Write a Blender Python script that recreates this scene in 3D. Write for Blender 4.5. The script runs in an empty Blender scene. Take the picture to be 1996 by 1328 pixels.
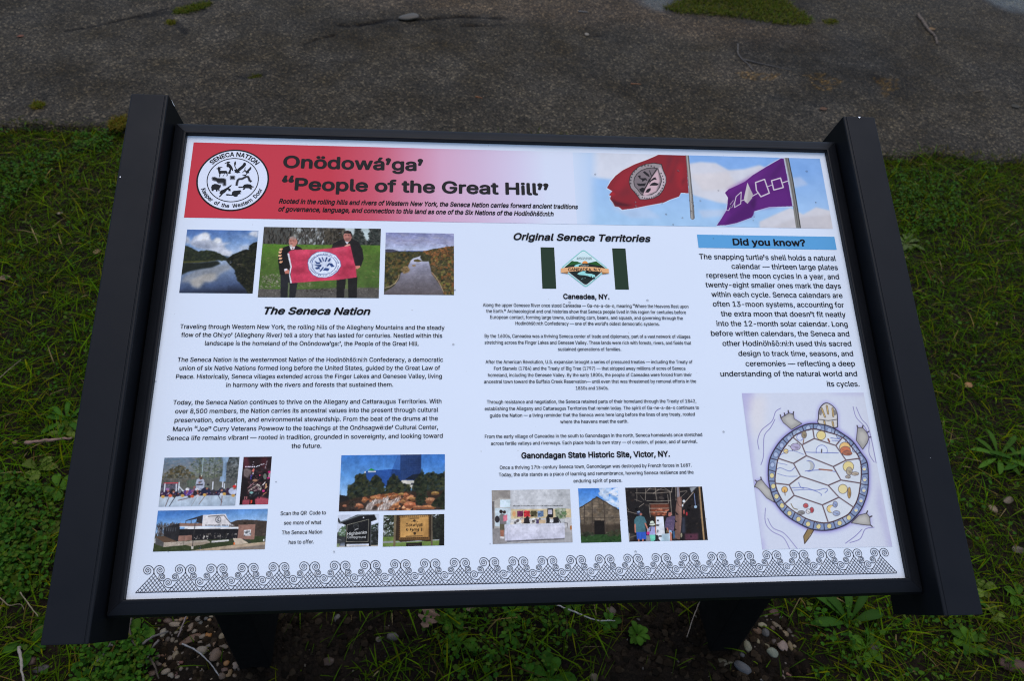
import bpy, bmesh, math, random
import numpy as np
from mathutils import Matrix, Vector
from mathutils.geometry import tessellate_polygon, delaunay_2d_cdt

scene = bpy.context.scene
col = scene.collection
R_ = math.radians

# ------------------------------------------------------------------ camera
# photograph 1996 x 1328, focal length in those pixels; rotation camera (x right, y down, z forward) -> world
FPX = 1465.09
CX, CY = 998.0, 664.0
RW = np.array([[0.9957438048219268, 0.0028239867842729583, 0.09212111732602242],
               [-0.06310919022006714, -0.7075478652762394, 0.7038417779961661],
               [0.0671677397901695, -0.7066597791311453, -0.7043581839446471]])
CAM = np.array([-0.1053501, -0.40244688, 1.55])
PW = 0.895                      # visible width of the printed panel
PH = PW / 1.5145861
TILT = R_(25.8)
PORG = np.array([-PW / 2, 0.0, 0.7460449])      # lower left corner of the visible panel

cam = bpy.data.cameras.new('camera')
cam_ob = bpy.data.objects.new('camera', cam)
col.objects.link(cam_ob)
rb = RW @ np.diag([1, -1, -1])
cam_ob.matrix_world = Matrix([[*rb[0], CAM[0]], [*rb[1], CAM[1]], [*rb[2], CAM[2]], [0, 0, 0, 1]])
cam.sensor_fit = 'HORIZONTAL'
cam.sensor_width = 36
cam.lens = FPX / 1996 * 36
cam.clip_start = 0.05
cam.clip_end = 200
cam.dof.use_dof = True
cam.dof.focus_distance = 0.93
cam.dof.aperture_fstop = 9
scene.camera = cam_ob

# ------------------------------------------------------------------ sky, sun, exposure
SUN_EL, SUN_AZ = R_(78), R_(10)
world = bpy.data.worlds.new('World')
scene.world = world
world.use_nodes = True
wn = world.node_tree.nodes
sky = wn.new('ShaderNodeTexSky')
sky.sky_type = 'NISHITA'
sky.sun_disc = False
sky.sun_elevation = SUN_EL
sky.sun_rotation = SUN_AZ
sky.air_density = 1.0
sky.dust_density = 2.0
world.node_tree.links.new(sky.outputs[0], wn['Background'].inputs[0])
wn['Background'].inputs[1].default_value = 0.15
sl = bpy.data.lights.new('sun', 'SUN')
sl.energy = 0.6
sl.angle = R_(65)
sl.color = (1.0, 0.96, 0.9)
so = bpy.data.objects.new('sun', sl)
col.objects.link(so)
sd = Vector((math.sin(SUN_AZ) * math.cos(SUN_EL), math.cos(SUN_AZ) * math.cos(SUN_EL), math.sin(SUN_EL)))
so.rotation_euler = sd.to_track_quat('Z', 'Y').to_euler()
so.location = sd * 20
scene.view_settings.view_transform = 'Standard'
scene.view_settings.look = 'None'
scene.view_settings.gamma = 1
scene.view_settings.use_curve_mapping = False
scene.view_settings.exposure = 0.5
scene.cycles.filter_width = 1.1
scene.cycles.use_denoising = True
scene.cycles.denoiser = 'OPENIMAGEDENOISE'
scene.cycles.denoising_input_passes = 'RGB_ALBEDO_NORMAL'
scene.cycles.denoising_prefilter = 'NONE'
scene.cycles.use_adaptive_sampling = False

# ------------------------------------------------------------------ coordinates
def ray(px, py):
    return RW @ np.array([(px - CX) / FPX, (py - CY) / FPX, 1.0])

def G(px, py, z=0.0):
    """point of the ground under a point of the photograph"""
    r = ray(px, py)
    k = (z - CAM[2]) / r[2]
    q = CAM + k * r
    return float(q[0]), float(q[1])

PUx = np.array([1.0, 0, 0])
PUy = np.array([0, math.cos(TILT), math.sin(TILT)])
PUz = np.array([0, -math.sin(TILT), math.cos(TILT)])

def P(px, py):
    """(u, v) in metres on the printed panel"""
    r = ray(px, py)
    k = np.dot(PORG - CAM, PUz) / np.dot(r, PUz)
    d = CAM + k * r - PORG
    return float(d @ PUx), float(d @ PUy)

PANEL_M = Matrix([[PUx[i], PUy[i], PUz[i], PORG[i]] for i in range(3)] + [[0, 0, 0, 1]])

def lin(c):
    c = np.asarray(c, float) / 255.0
    return np.where(c <= 0.04045, c / 12.92, ((c + 0.055) / 1.055) ** 2.4)

# ------------------------------------------------------------------ object helpers
def tag(o, label=None, cat=None, group=None, kind=None):
    if label: o['label'] = label
    if cat: o['category'] = cat
    if group: o['group'] = group
    if kind: o['kind'] = kind
    return o

def link(name, me, mat=None, parent=None):
    o = bpy.data.objects.new(name, me)
    col.objects.link(o)
    if mat is not None:
        me.materials.append(mat)
    if parent is not None:
        o.parent = parent
    return o

def empty(name, loc=(0, 0, 0)):
    o = bpy.data.objects.new(name, None)
    o.empty_display_size = 0.05
    o.location = loc
    col.objects.link(o)
    return o

def np_mesh(name, verts, faces, cols=None, smooth=False):
    """verts (n,3); faces list of index tuples or (m,k) array; cols (n,4) linear"""
    me = bpy.data.meshes.new(name)
    verts = np.asarray(verts, np.float32)
    if isinstance(faces, np.ndarray):
        m, k = faces.shape
        lt = np.full(m, k, np.int32)
        fl = faces.ravel().astype(np.int32)
    else:
        lt = np.array([len(f) for f in faces], np.int32)
        fl = np.concatenate([np.asarray(f, np.int32) for f in faces]) if len(faces) else np.zeros(0, np.int32)
    me.vertices.add(len(verts))
    me.vertices.foreach_set('co', verts.ravel())
    me.loops.add(len(fl))
    me.loops.foreach_set('vertex_index', fl)
    me.polygons.add(len(lt))
    ls = np.concatenate([[0], np.cumsum(lt)[:-1]]).astype(np.int32) if len(lt) else lt
    me.polygons.foreach_set('loop_start', ls)
    me.polygons.foreach_set('loop_total', lt)
    me.polygons.foreach_set('use_smooth', np.full(len(lt), bool(smooth)))
    me.update(calc_edges=True)
    if cols is not None:
        a = me.color_attributes.new('Col', 'FLOAT_COLOR', 'POINT')
        a.data.foreach_set('color', np.asarray(cols, np.float32).ravel())
    me.validate()
    return me

# ------------------------------------------------------------------ materials
def mat(name):
    m = bpy.data.materials.new(name)
    m.use_nodes = True
    nt = m.node_tree
    return m, nt, nt.nodes['Principled BSDF']

def N(nt, t, **kw):
    n = nt.nodes.new(t)
    for k, v in kw.items():
        setattr(n, k, v)
    return n

def ramp(nt, fac, stops):
    r = N(nt, 'ShaderNodeValToRGB')
    while len(r.color_ramp.elements) < len(stops):
        r.color_ramp.elements.new(0.5)
    for e, (p, c) in zip(r.color_ramp.elements, stops):
        e.position = p
        e.color = (*c, 1) if len(c) == 3 else c
    nt.links.new(fac, r.inputs[0])
    return r.outputs[0]

def noise(nt, scale, detail=4, rough=0.6, vec=None):
    n = N(nt, 'ShaderNodeTexNoise')
    n.inputs['Scale'].default_value = scale
    n.inputs['Detail'].default_value = detail
    n.inputs['Roughness'].default_value = rough
    if vec is None:
        vec = N(nt, 'ShaderNodeTexCoord').outputs['Object']
    nt.links.new(vec, n.inputs['Vector'])
    return n.outputs['Fac']

def bump(nt, b, h, strength, dist):
    n = N(nt, 'ShaderNodeBump')
    n.inputs['Strength'].default_value = strength
    n.inputs['Distance'].default_value = dist
    nt.links.new(h, n.inputs['Height'])
    nt.links.new(n.outputs[0], b.inputs['Normal'])

def mixc(nt, fac, a, b, mode='MIX'):
    n = N(nt, 'ShaderNodeMix', data_type='RGBA', blend_type=mode)
    for sock, v in ((0, fac), (6, a), (7, b)):
        if isinstance(v, (int, float)):
            n.inputs[sock].default_value = v
        elif isinstance(v, tuple):
            n.inputs[sock].default_value = (*v, 1)
        else:
            nt.links.new(v, n.inputs[sock])
    return n.outputs[2]

WHITE = (214, 227, 250)         # how white paper looks in the photograph's light

M_print, nt, b = mat('printed_ink')
at = N(nt, 'ShaderNodeVertexColor', layer_name='Col')
nt.links.new(at.outputs[0], b.inputs['Base Color'])
b.inputs['Roughness'].default_value = 0.42
b.inputs['Specular IOR Level'].default_value = 0.06

M_panel, nt, b = mat('white_panel')
pc = ramp(nt, noise(nt, 3, 4), [(0.3, (0.735, 0.775, 0.81)), (0.7, (0.76, 0.80, 0.84))])
pc = mixc(nt, 1.0, pc, ramp(nt, noise(nt, 130, 2, 0.4), [(0.20, (0.72, 0.70, 0.66)), (0.235, (1, 1, 1))]), 'MULTIPLY')
nt.links.new(pc, b.inputs['Base Color'])
b.inputs['Roughness'].default_value = 0.42
b.inputs['Specular IOR Level'].default_value = 0.06

M_black, nt, b = mat('black_powder_coat')
nt.links.new(ramp(nt, noise(nt, 9, 5, 0.7), [(0.3, (0.0060, 0.0068, 0.0086)), (0.75, (0.0082, 0.0090, 0.0110))]), b.inputs['Base Color'])
nt.links.new(ramp(nt, noise(nt, 25, 4, 0.6), [(0.3, (0.36,) * 3), (0.75, (0.5,) * 3)]), b.inputs['Roughness'])
b.inputs['Specular IOR Level'].default_value = 0.13
bump(nt, b, noise(nt, 900, 2), 0.10, 0.0004)

M_leg, nt, b = mat('rough_black_post')
nt.links.new(ramp(nt, noise(nt, 60, 6, 0.75), [(0.3, (0.003, 0.003, 0.003)), (0.8, (0.007, 0.0065, 0.006))]), b.inputs['Base Color'])
b.inputs['Roughness'].default_value = 0.9
b.inputs['Specular IOR Level'].default_value = 0.05
bump(nt, b, noise(nt, 400, 4), 0.5, 0.001)

M_metal, nt, b = mat('bare_metal')
b.inputs['Base Color'].default_value = (0.75, 0.75, 0.76, 1)
b.inputs['Roughness'].default_value = 0.5
b.inputs['Metallic'].default_value = 0.3

def attr_mat(name, rough=0.6, spec=0.3, trans=0.0, bscale=0, bstr=0.3, bdist=0.002):
    m, nt, b = mat(name)
    at = N(nt, 'ShaderNodeVertexColor', layer_name='Col')
    nt.links.new(at.outputs[0], b.inputs['Base Color'])
    b.inputs['Roughness'].default_value = rough
    b.inputs['Specular IOR Level'].default_value = spec
    if trans:
        t = N(nt, 'ShaderNodeBsdfTranslucent')
        nt.links.new(at.outputs[0], t.inputs['Color'])
        mx = N(nt, 'ShaderNodeMixShader')
        mx.inputs[0].default_value = trans
        nt.links.new(b.outputs[0], mx.inputs[1])
        nt.links.new(t.outputs[0], mx.inputs[2])
        nt.links.new(mx.outputs[0], nt.nodes['Material Output'].inputs['Surface'])
    if bscale:
        bump(nt, b, noise(nt, bscale, 5), bstr, bdist)
    return m

M_grass = attr_mat('grass_blade', 0.6, 0.02, 0.25)
M_leaf = attr_mat('leaf', 0.5, 0.05, 0.2)
M_moss = attr_mat('moss', 0.8, 0.1, 0.2)
M_stick = attr_mat('bark', 0.8, 0.2, 0, 300, 0.4, 0.001)

M_stone, nt, b = mat('river_stone')
oi = N(nt, 'ShaderNodeObjectInfo')
v = ramp(nt, noise(nt, 45, 6, 0.7), [(0.28, (0.55, 0.53, 0.5)), (0.5, (0.95, 0.95, 0.95)), (0.75, (1.25, 1.2, 1.15))])
nt.links.new(mixc(nt, 1.0, oi.outputs['Color'], v, 'MULTIPLY'), b.inputs['Base Color'])
b.inputs['Roughness'].default_value = 0.55
b.inputs['Specular IOR Level'].default_value = 0.35
bump(nt, b, noise(nt, 120, 5), 0.25, 0.001)

M_soil, nt, b = mat('damp_soil')
c1 = ramp(nt, noise(nt, 7, 6, 0.7), [(0.3, (0.006, 0.0042, 0.0025)), (0.55, (0.013, 0.0085, 0.005)), (0.8, (0.024, 0.016, 0.0095))])
vo = N(nt, 'ShaderNodeTexVoronoi')
vo.inputs['Scale'].default_value = 150
nt.links.new(N(nt, 'ShaderNodeTexCoord').outputs['Object'], vo.inputs['Vector'])
c2 = ramp(nt, noise(nt, 160, 4, 0.8), [(0.35, (0.45, 0.45, 0.45)), (0.65, (1.2, 1.2, 1.2)), (0.82, (2.4, 2.3, 2.2))])
nt.links.new(mixc(nt, 1.0, c1, c2, 'MULTIPLY'), b.inputs['Base Color'])
b.inputs['Roughness'].default_value = 0.9
b.inputs['Specular IOR Level'].default_value = 0.08
bump(nt, b, vo.outputs['Distance'], 0.6, 0.006)

M_asph, nt, b = mat('asphalt')
tc = N(nt, 'ShaderNodeTexCoord').outputs['Object']
at = N(nt, 'ShaderNodeVertexColor', layer_name='Col')
v1 = N(nt, 'ShaderNodeTexVoronoi')
v1.inputs['Scale'].default_value = 150
nt.links.new(tc, v1.inputs['Vector'])
sep = N(nt, 'ShaderNodeSeparateColor')
nt.links.new(v1.outputs['Color'], sep.inputs[0])
agg = ramp(nt, sep.outputs[0], [(0.0, (0.30, 0.30, 0.30)), (0.5, (0.80, 0.80, 0.80)), (0.82, (1.25, 1.22, 1.18)), (0.93, (2.2, 2.1, 1.9)), (1.0, (3.8, 3.6, 3.2))])
big = ramp(nt, noise(nt, 2.2, 5, 0.65), [(0.3, (0.72, 0.72, 0.72)), (0.7, (1.25, 1.22, 1.16))])
base = mixc(nt, 1.0, at.outputs[0], agg, 'MULTIPLY')
base = mixc(nt, 1.0, base, big, 'MULTIPLY')
nt.links.new(base, b.inputs['Base Color'])
rr = ramp(nt, at.outputs[1], [(0.0, (0.85,) * 3), (1.0, (0.16,) * 3)])
nt.links.new(rr, b.inputs['Roughness'])
b.inputs['Specular IOR Level'].default_value = 0.12
bump(nt, b, v1.outputs['Distance'], 0.7, 0.005)

# ------------------------------------------------------------------ painting small rasters
def blur2(a, n):
    for _ in range(3):
        for ax in (0, 1):
            p = np.pad(a, [(n, n) if i == ax else (0, 0) for i in range(a.ndim)], mode='edge')
            cs = np.cumsum(p, axis=ax)
            z = np.zeros_like(np.take(cs, [0], axis=ax))
            cs = np.concatenate([z, cs], axis=ax)
            k = 2 * n + 1
            L = a.shape[ax]
            a = (np.take(cs, range(k, k + L), axis=ax) - np.take(cs, range(0, L), axis=ax)) / k
    return a

def vnoise(h, w, cell, rng, octs=3):
    out = np.zeros((h, w))
    amp, tot = 1.0, 0.0
    for o in range(octs):
        c = max(cell / 2 ** o, 1.0)
        gh, gw = int(h / c) + 3, int(w / c) + 3
        g = rng.random((gh, gw))
        y = np.arange(h) / c
        x = np.arange(w) / c
        yi, xi = y.astype(int), x.astype(int)
        fy, fx = (y - yi)[:, None], (x - xi)[None]
        fy, fx = fy * fy * (3 - 2 * fy), fx * fx * (3 - 2 * fx)
        a = g[yi][:, xi] * (1 - fx) + g[yi][:, xi + 1] * fx
        b2 = g[yi + 1][:, xi] * (1 - fx) + g[yi + 1][:, xi + 1] * fx
        out += amp * (a * (1 - fy) + b2 * fy)
        tot += amp
        amp *= 0.55
    return out / tot

class Zm:
    """maps points read off an enlarged view of the photograph to panel metres"""
    def __init__(s, x0, y0, sc, f=P):
        s.x0, s.y0, s.sc, s.f = x0, y0, sc, f
    def __call__(s, x, y):
        return s.f(s.x0 + x / s.sc, s.y0 + y / s.sc)

def catmull(ps, closed=False, n=6):
    q = [np.array(p, float) for p in ps]
    m = len(q)
    out = []
    for i in range(m if closed else m - 1):
        if closed:
            p0, p1, p2, p3 = q[i - 1], q[i], q[(i + 1) % m], q[(i + 2) % m]
        else:
            p0, p1, p2, p3 = q[max(i - 1, 0)], q[i], q[i + 1], q[min(i + 2, m - 1)]
        for t in np.linspace(0, 1, n, endpoint=False):
            out.append(tuple(0.5 * (2 * p1 + (p2 - p0) * t + (2 * p0 - 5 * p1 + 4 * p2 - p3) * t * t + (3 * p1 - p0 - 3 * p2 + p3) * t ** 3)))
    if not closed:
        out.append(tuple(q[-1]))
    return out

class Canvas:
    SS = 2
    def __init__(s, rect, res, Z, seed=1, bg=(128, 128, 128)):
        s.u0, s.v0, s.u1, s.v1 = rect
        s.w = max(4, int(round((s.u1 - s.u0) / res)))
        s.h = max(4, int(round((s.v1 - s.v0) / res)))
        s.W, s.H = s.w * s.SS, s.h * s.SS
        s.a = np.tile(np.asarray(bg, float), (s.H, s.W, 1))
        s.Z = Z
        s.rng = np.random.default_rng(seed)
    def pt(s, p):
        u, v = s.Z(*p)
        return ((u - s.u0) / (s.u1 - s.u0) * s.W, (s.v1 - v) / (s.v1 - s.v0) * s.H)
    def pts(s, ps):
        return np.array([s.pt(p) for p in ps])
    def k(s, p=(0, 0)):
        a, b2 = s.pt(p), s.pt((p[0] + 10, p[1]))
        return math.hypot(a[0] - b2[0], a[1] - b2[1]) / 10
    def comp(s, m, c, x0, y0):
        h, w = m.shape[:2]
        t = s.a[y0:y0 + h, x0:x0 + w]
        c = np.asarray(c, float)
        s.a[y0:y0 + h, x0:x0 + w] = t + (c - t) * m[..., None]
    def mask(s, q, pad=0):
        x0 = int(max(0, np.floor(q[:, 0].min()) - pad)); x1 = int(min(s.W, np.ceil(q[:, 0].max()) + pad + 1))
        y0 = int(max(0, np.floor(q[:, 1].min()) - pad)); y1 = int(min(s.H, np.ceil(q[:, 1].max()) + pad + 1))
        if x1 <= x0 or y1 <= y0:
            return None
        X = np.arange(x0, x1) + 0.5
        Y = np.arange(y0, y1) + 0.5
        ins = np.zeros((len(Y), len(X)), bool)
        xa, ya = q[-1]
        for xb, yb in q:
            if ya != yb:
                r = (ya > Y) != (yb > Y)
                if r.any():
                    xi = xa + (Y - ya) * (xb - xa) / (yb - ya)
                    ins[r] ^= X[None] < xi[r][:, None]
            xa, ya = xb, yb
        return ins.astype(float), x0, y0
    def poly(s, ps, c, a=1.0, blur=0):
        r = s.mask(s.pts(ps), blur * 3)
        if r is None:
            return
        m, x0, y0 = r
        if blur:
            m = blur2(m, blur)
        s.comp(m * a, c, x0, y0)
    def ell(s, cx, cy, rx, ry, c, a=1.0, rot=0, blur=0):
        cr, sr = math.cos(rot), math.sin(rot)
        s.poly([(cx + rx * math.cos(t) * cr - ry * math.sin(t) * sr, cy + rx * math.cos(t) * sr + ry * math.sin(t) * cr)
                for t in np.linspace(0, 2 * math.pi, 18)[:-1]], c, a, blur)
    def line(s, ps, wd, c, a=1.0):
        q = s.pts(ps)
        hw = max(0.5 * wd * s.k(ps[0]), 0.45)
        x0 = int(max(0, q[:, 0].min() - hw - 2)); x1 = int(min(s.W, q[:, 0].max() + hw + 3))
        y0 = int(max(0, q[:, 1].min() - hw - 2)); y1 = int(min(s.H, q[:, 1].max() + hw + 3))
        if x1 <= x0 or y1 <= y0:
            return
        X, Y = np.meshgrid(np.arange(x0, x1) + 0.5, np.arange(y0, y1) + 0.5)
        d = np.full(X.shape, 1e9)
        for (xa, ya), (xb, yb) in zip(q[:-1], q[1:]):
            L2 = (xb - xa) ** 2 + (yb - ya) ** 2 + 1e-9
            t = np.clip(((X - xa) * (xb - xa) + (Y - ya) * (yb - ya)) / L2, 0, 1)
            d = np.minimum(d, np.hypot(X - xa - t * (xb - xa), Y - ya - t * (yb - ya)))
        s.comp(np.clip(hw + 0.5 - d, 0, 1) * a, c, x0, y0)
    def grad(s, p0, p1, stops, ps=None, blur=0):
        a, b2 = np.array(s.pt(p0)), np.array(s.pt(p1))
        if ps is None:
            m, x0, y0 = np.ones((s.H, s.W)), 0, 0
        else:
            r = s.mask(s.pts(ps), blur * 3)
            if r is None:
                return
            m, x0, y0 = r
            if blur:
                m = blur2(m, blur)
        h, w = m.shape
        X, Y = np.meshgrid(np.arange(x0, x0 + w), np.arange(y0, y0 + h))
        d = b2 - a
        t = np.clip(((X - a[0]) * d[0] + (Y - a[1]) * d[1]) / (d @ d), 0, 1)
        f = [q[0] for q in stops]
        c = np.stack([np.interp(t, f, [q[1][i] for q in stops]) for i in range(3)], -1)
        tt = s.a[y0:y0 + h, x0:x0 + w]
        s.a[y0:y0 + h, x0:x0 + w] = tt + (c - tt) * m[..., None]
    def spl(s, ps, n, r0, r1, cols, asp=1.0, a=0.8, rot=0.0, jit=14):
        q = s.pts(ps)
        r = s.mask(q)
        if r is None:
            return
        m, x0, y0 = r
        ys, xs = np.nonzero(m)
        if len(xs) == 0:
            return
        k = s.k(ps[0])
        for _ in range(n):
            i = s.rng.integers(len(xs))
            rad = (r0 + (r1 - r0) * s.rng.random() ** 1.5) * k
            rx, ry = max(rad, 0.6), max(rad * asp, 0.6)
            cx, cy = xs[i] + x0, ys[i] + y0
            ww = int(max(rx, ry)) + 2
            xa, xb, ya, yb = max(0, cx - ww), min(s.W, cx + ww + 1), max(0, cy - ww), min(s.H, cy + ww + 1)
            X, Y = np.meshgrid(np.arange(xa, xb) - cx, np.arange(ya, yb) - cy)
            ang = rot + s.rng.normal() * 0.25
            Xr, Yr = X * math.cos(ang) + Y * math.sin(ang), -X * math.sin(ang) + Y * math.cos(ang)
            e = np.clip((1.0 - np.sqrt((Xr / rx) ** 2 + (Yr / ry) ** 2)) * max(min(rx, ry), 1), 0, 1)
            c = np.asarray(cols[s.rng.integers(len(cols))], float) + s.rng.normal() * jit
            s.comp(e * a, c, xa, ya)
    def curve(s, ps, wd, c, a=1.0):
        s.line(catmull(ps), wd, c, a)
    def noise(s, cell, amp, ps=None, octs=3):
        n = (vnoise(s.H, s.W, cell * s.SS, s.rng, octs) - 0.5) * 2 * amp
        if ps is not None:
            m = np.zeros((s.H, s.W))
            r = s.mask(s.pts(ps))
            if r is None:
                return
            mm, x0, y0 = r
            m[y0:y0 + mm.shape[0], x0:x0 + mm.shape[1]] = mm
            n = n * m
        s.a = s.a + n[..., None]
    def detail(s):
        """the fine tonal grain every printed photograph has"""
        g = 1 + (vnoise(s.H, s.W, 9, s.rng, 3) - .5) * .2 + (vnoise(s.H, s.W, 28, s.rng, 2) - .5) * .22
        s.a = s.a * g[..., None] + s.rng.normal(size=s.a.shape[:2])[..., None] * 5
    def out(s):
        a = np.clip(s.a, 0, 255).reshape(s.h, s.SS, s.w, s.SS, 3).mean((1, 3))
        return a

# ------------------------------------------------------------------ prints on the panel
def ink(c):
    return np.clip(lin(c) / lin(WHITE) * np.array([0.75, 0.79, 0.83]), 0.004, 0.84)

class Print:
    def __init__(s, name):
        s.name, s.V, s.F, s.C, s.n = name, [], [], [], 0
    def add(s, V, F, c):
        V = np.asarray(V, float)
        s.V.append(V)
        s.F.extend([tuple(int(i) + s.n for i in f) for f in F])
        c = np.asarray(c, float)
        if c.ndim == 1:
            c = np.tile(c, (len(V), 1))
        s.C.append(c)
        s.n += len(V)
    def grid(s, cv, z=0.0003):
        a = ink(cv.out())
        U = np.linspace(cv.u0, cv.u1, cv.w)
        Vv = np.linspace(cv.v1, cv.v0, cv.h)
        X, Y = np.meshgrid(U, Vv)
        I = np.arange(cv.w * cv.h).reshape(cv.h, cv.w)
        F = np.stack([I[1:, :-1], I[1:, 1:], I[:-1, 1:], I[:-1, :-1]], -1).reshape(-1, 4)
        s.add(np.stack([X, Y, np.full_like(X, z)], -1).reshape(-1, 3), F, a.reshape(-1, 3))
    def poly(s, ps, c, z=0.0005):
        vs = [Vector((p[0], p[1], 0)) for p in ps]
        tris = tessellate_polygon([vs])
        out = []
        for t in tris:
            a, b2, c2 = (vs[i] for i in t)
            out.append(t if (b2 - a).cross(c2 - a).z > 0 else (t[0], t[2], t[1]))
        s.add([(p[0], p[1], z) for p in ps], out, ink(c))
    def ring(s, c0, r0, r1, c, z=0.0005, n=96):
        t = np.linspace(0, 2 * np.pi, n, endpoint=False)
        inner = np.stack([c0[0] + r0 * np.cos(t), c0[1] + r0 * np.sin(t), np.full(n, z)], -1)
        outer = np.stack([c0[0] + r1 * np.cos(t), c0[1] + r1 * np.sin(t), np.full(n, z)], -1)
        F = [(i, n + i, n + (i + 1) % n, (i + 1) % n) for i in range(n)]
        s.add(np.concatenate([inner, outer]), F, ink(c))
    def strip(s, ps, w, c, z=0.0005, closed=False):
        q = np.asarray(ps, float)
        d = np.gradient(q, axis=0)
        d /= np.linalg.norm(d, axis=1)[:, None] + 1e-12
        nrm = np.stack([-d[:, 1], d[:, 0]], -1) * w / 2
        A, B = q + nrm, q - nrm
        n = len(q)
        V = np.concatenate([np.c_[A, np.full(n, z)], np.c_[B, np.full(n, z)]])
        s.add(V, [(n + i, n + i + 1, i + 1, i) for i in range(n - 1)], ink(c))
    def build(s, parent):
        V = np.concatenate(s.V)
        C = np.concatenate(s.C)
        me = np_mesh(s.name, V, s.F, np.c_[C, np.ones(len(C))])
        return link(s.name, me, M_print, parent)

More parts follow.
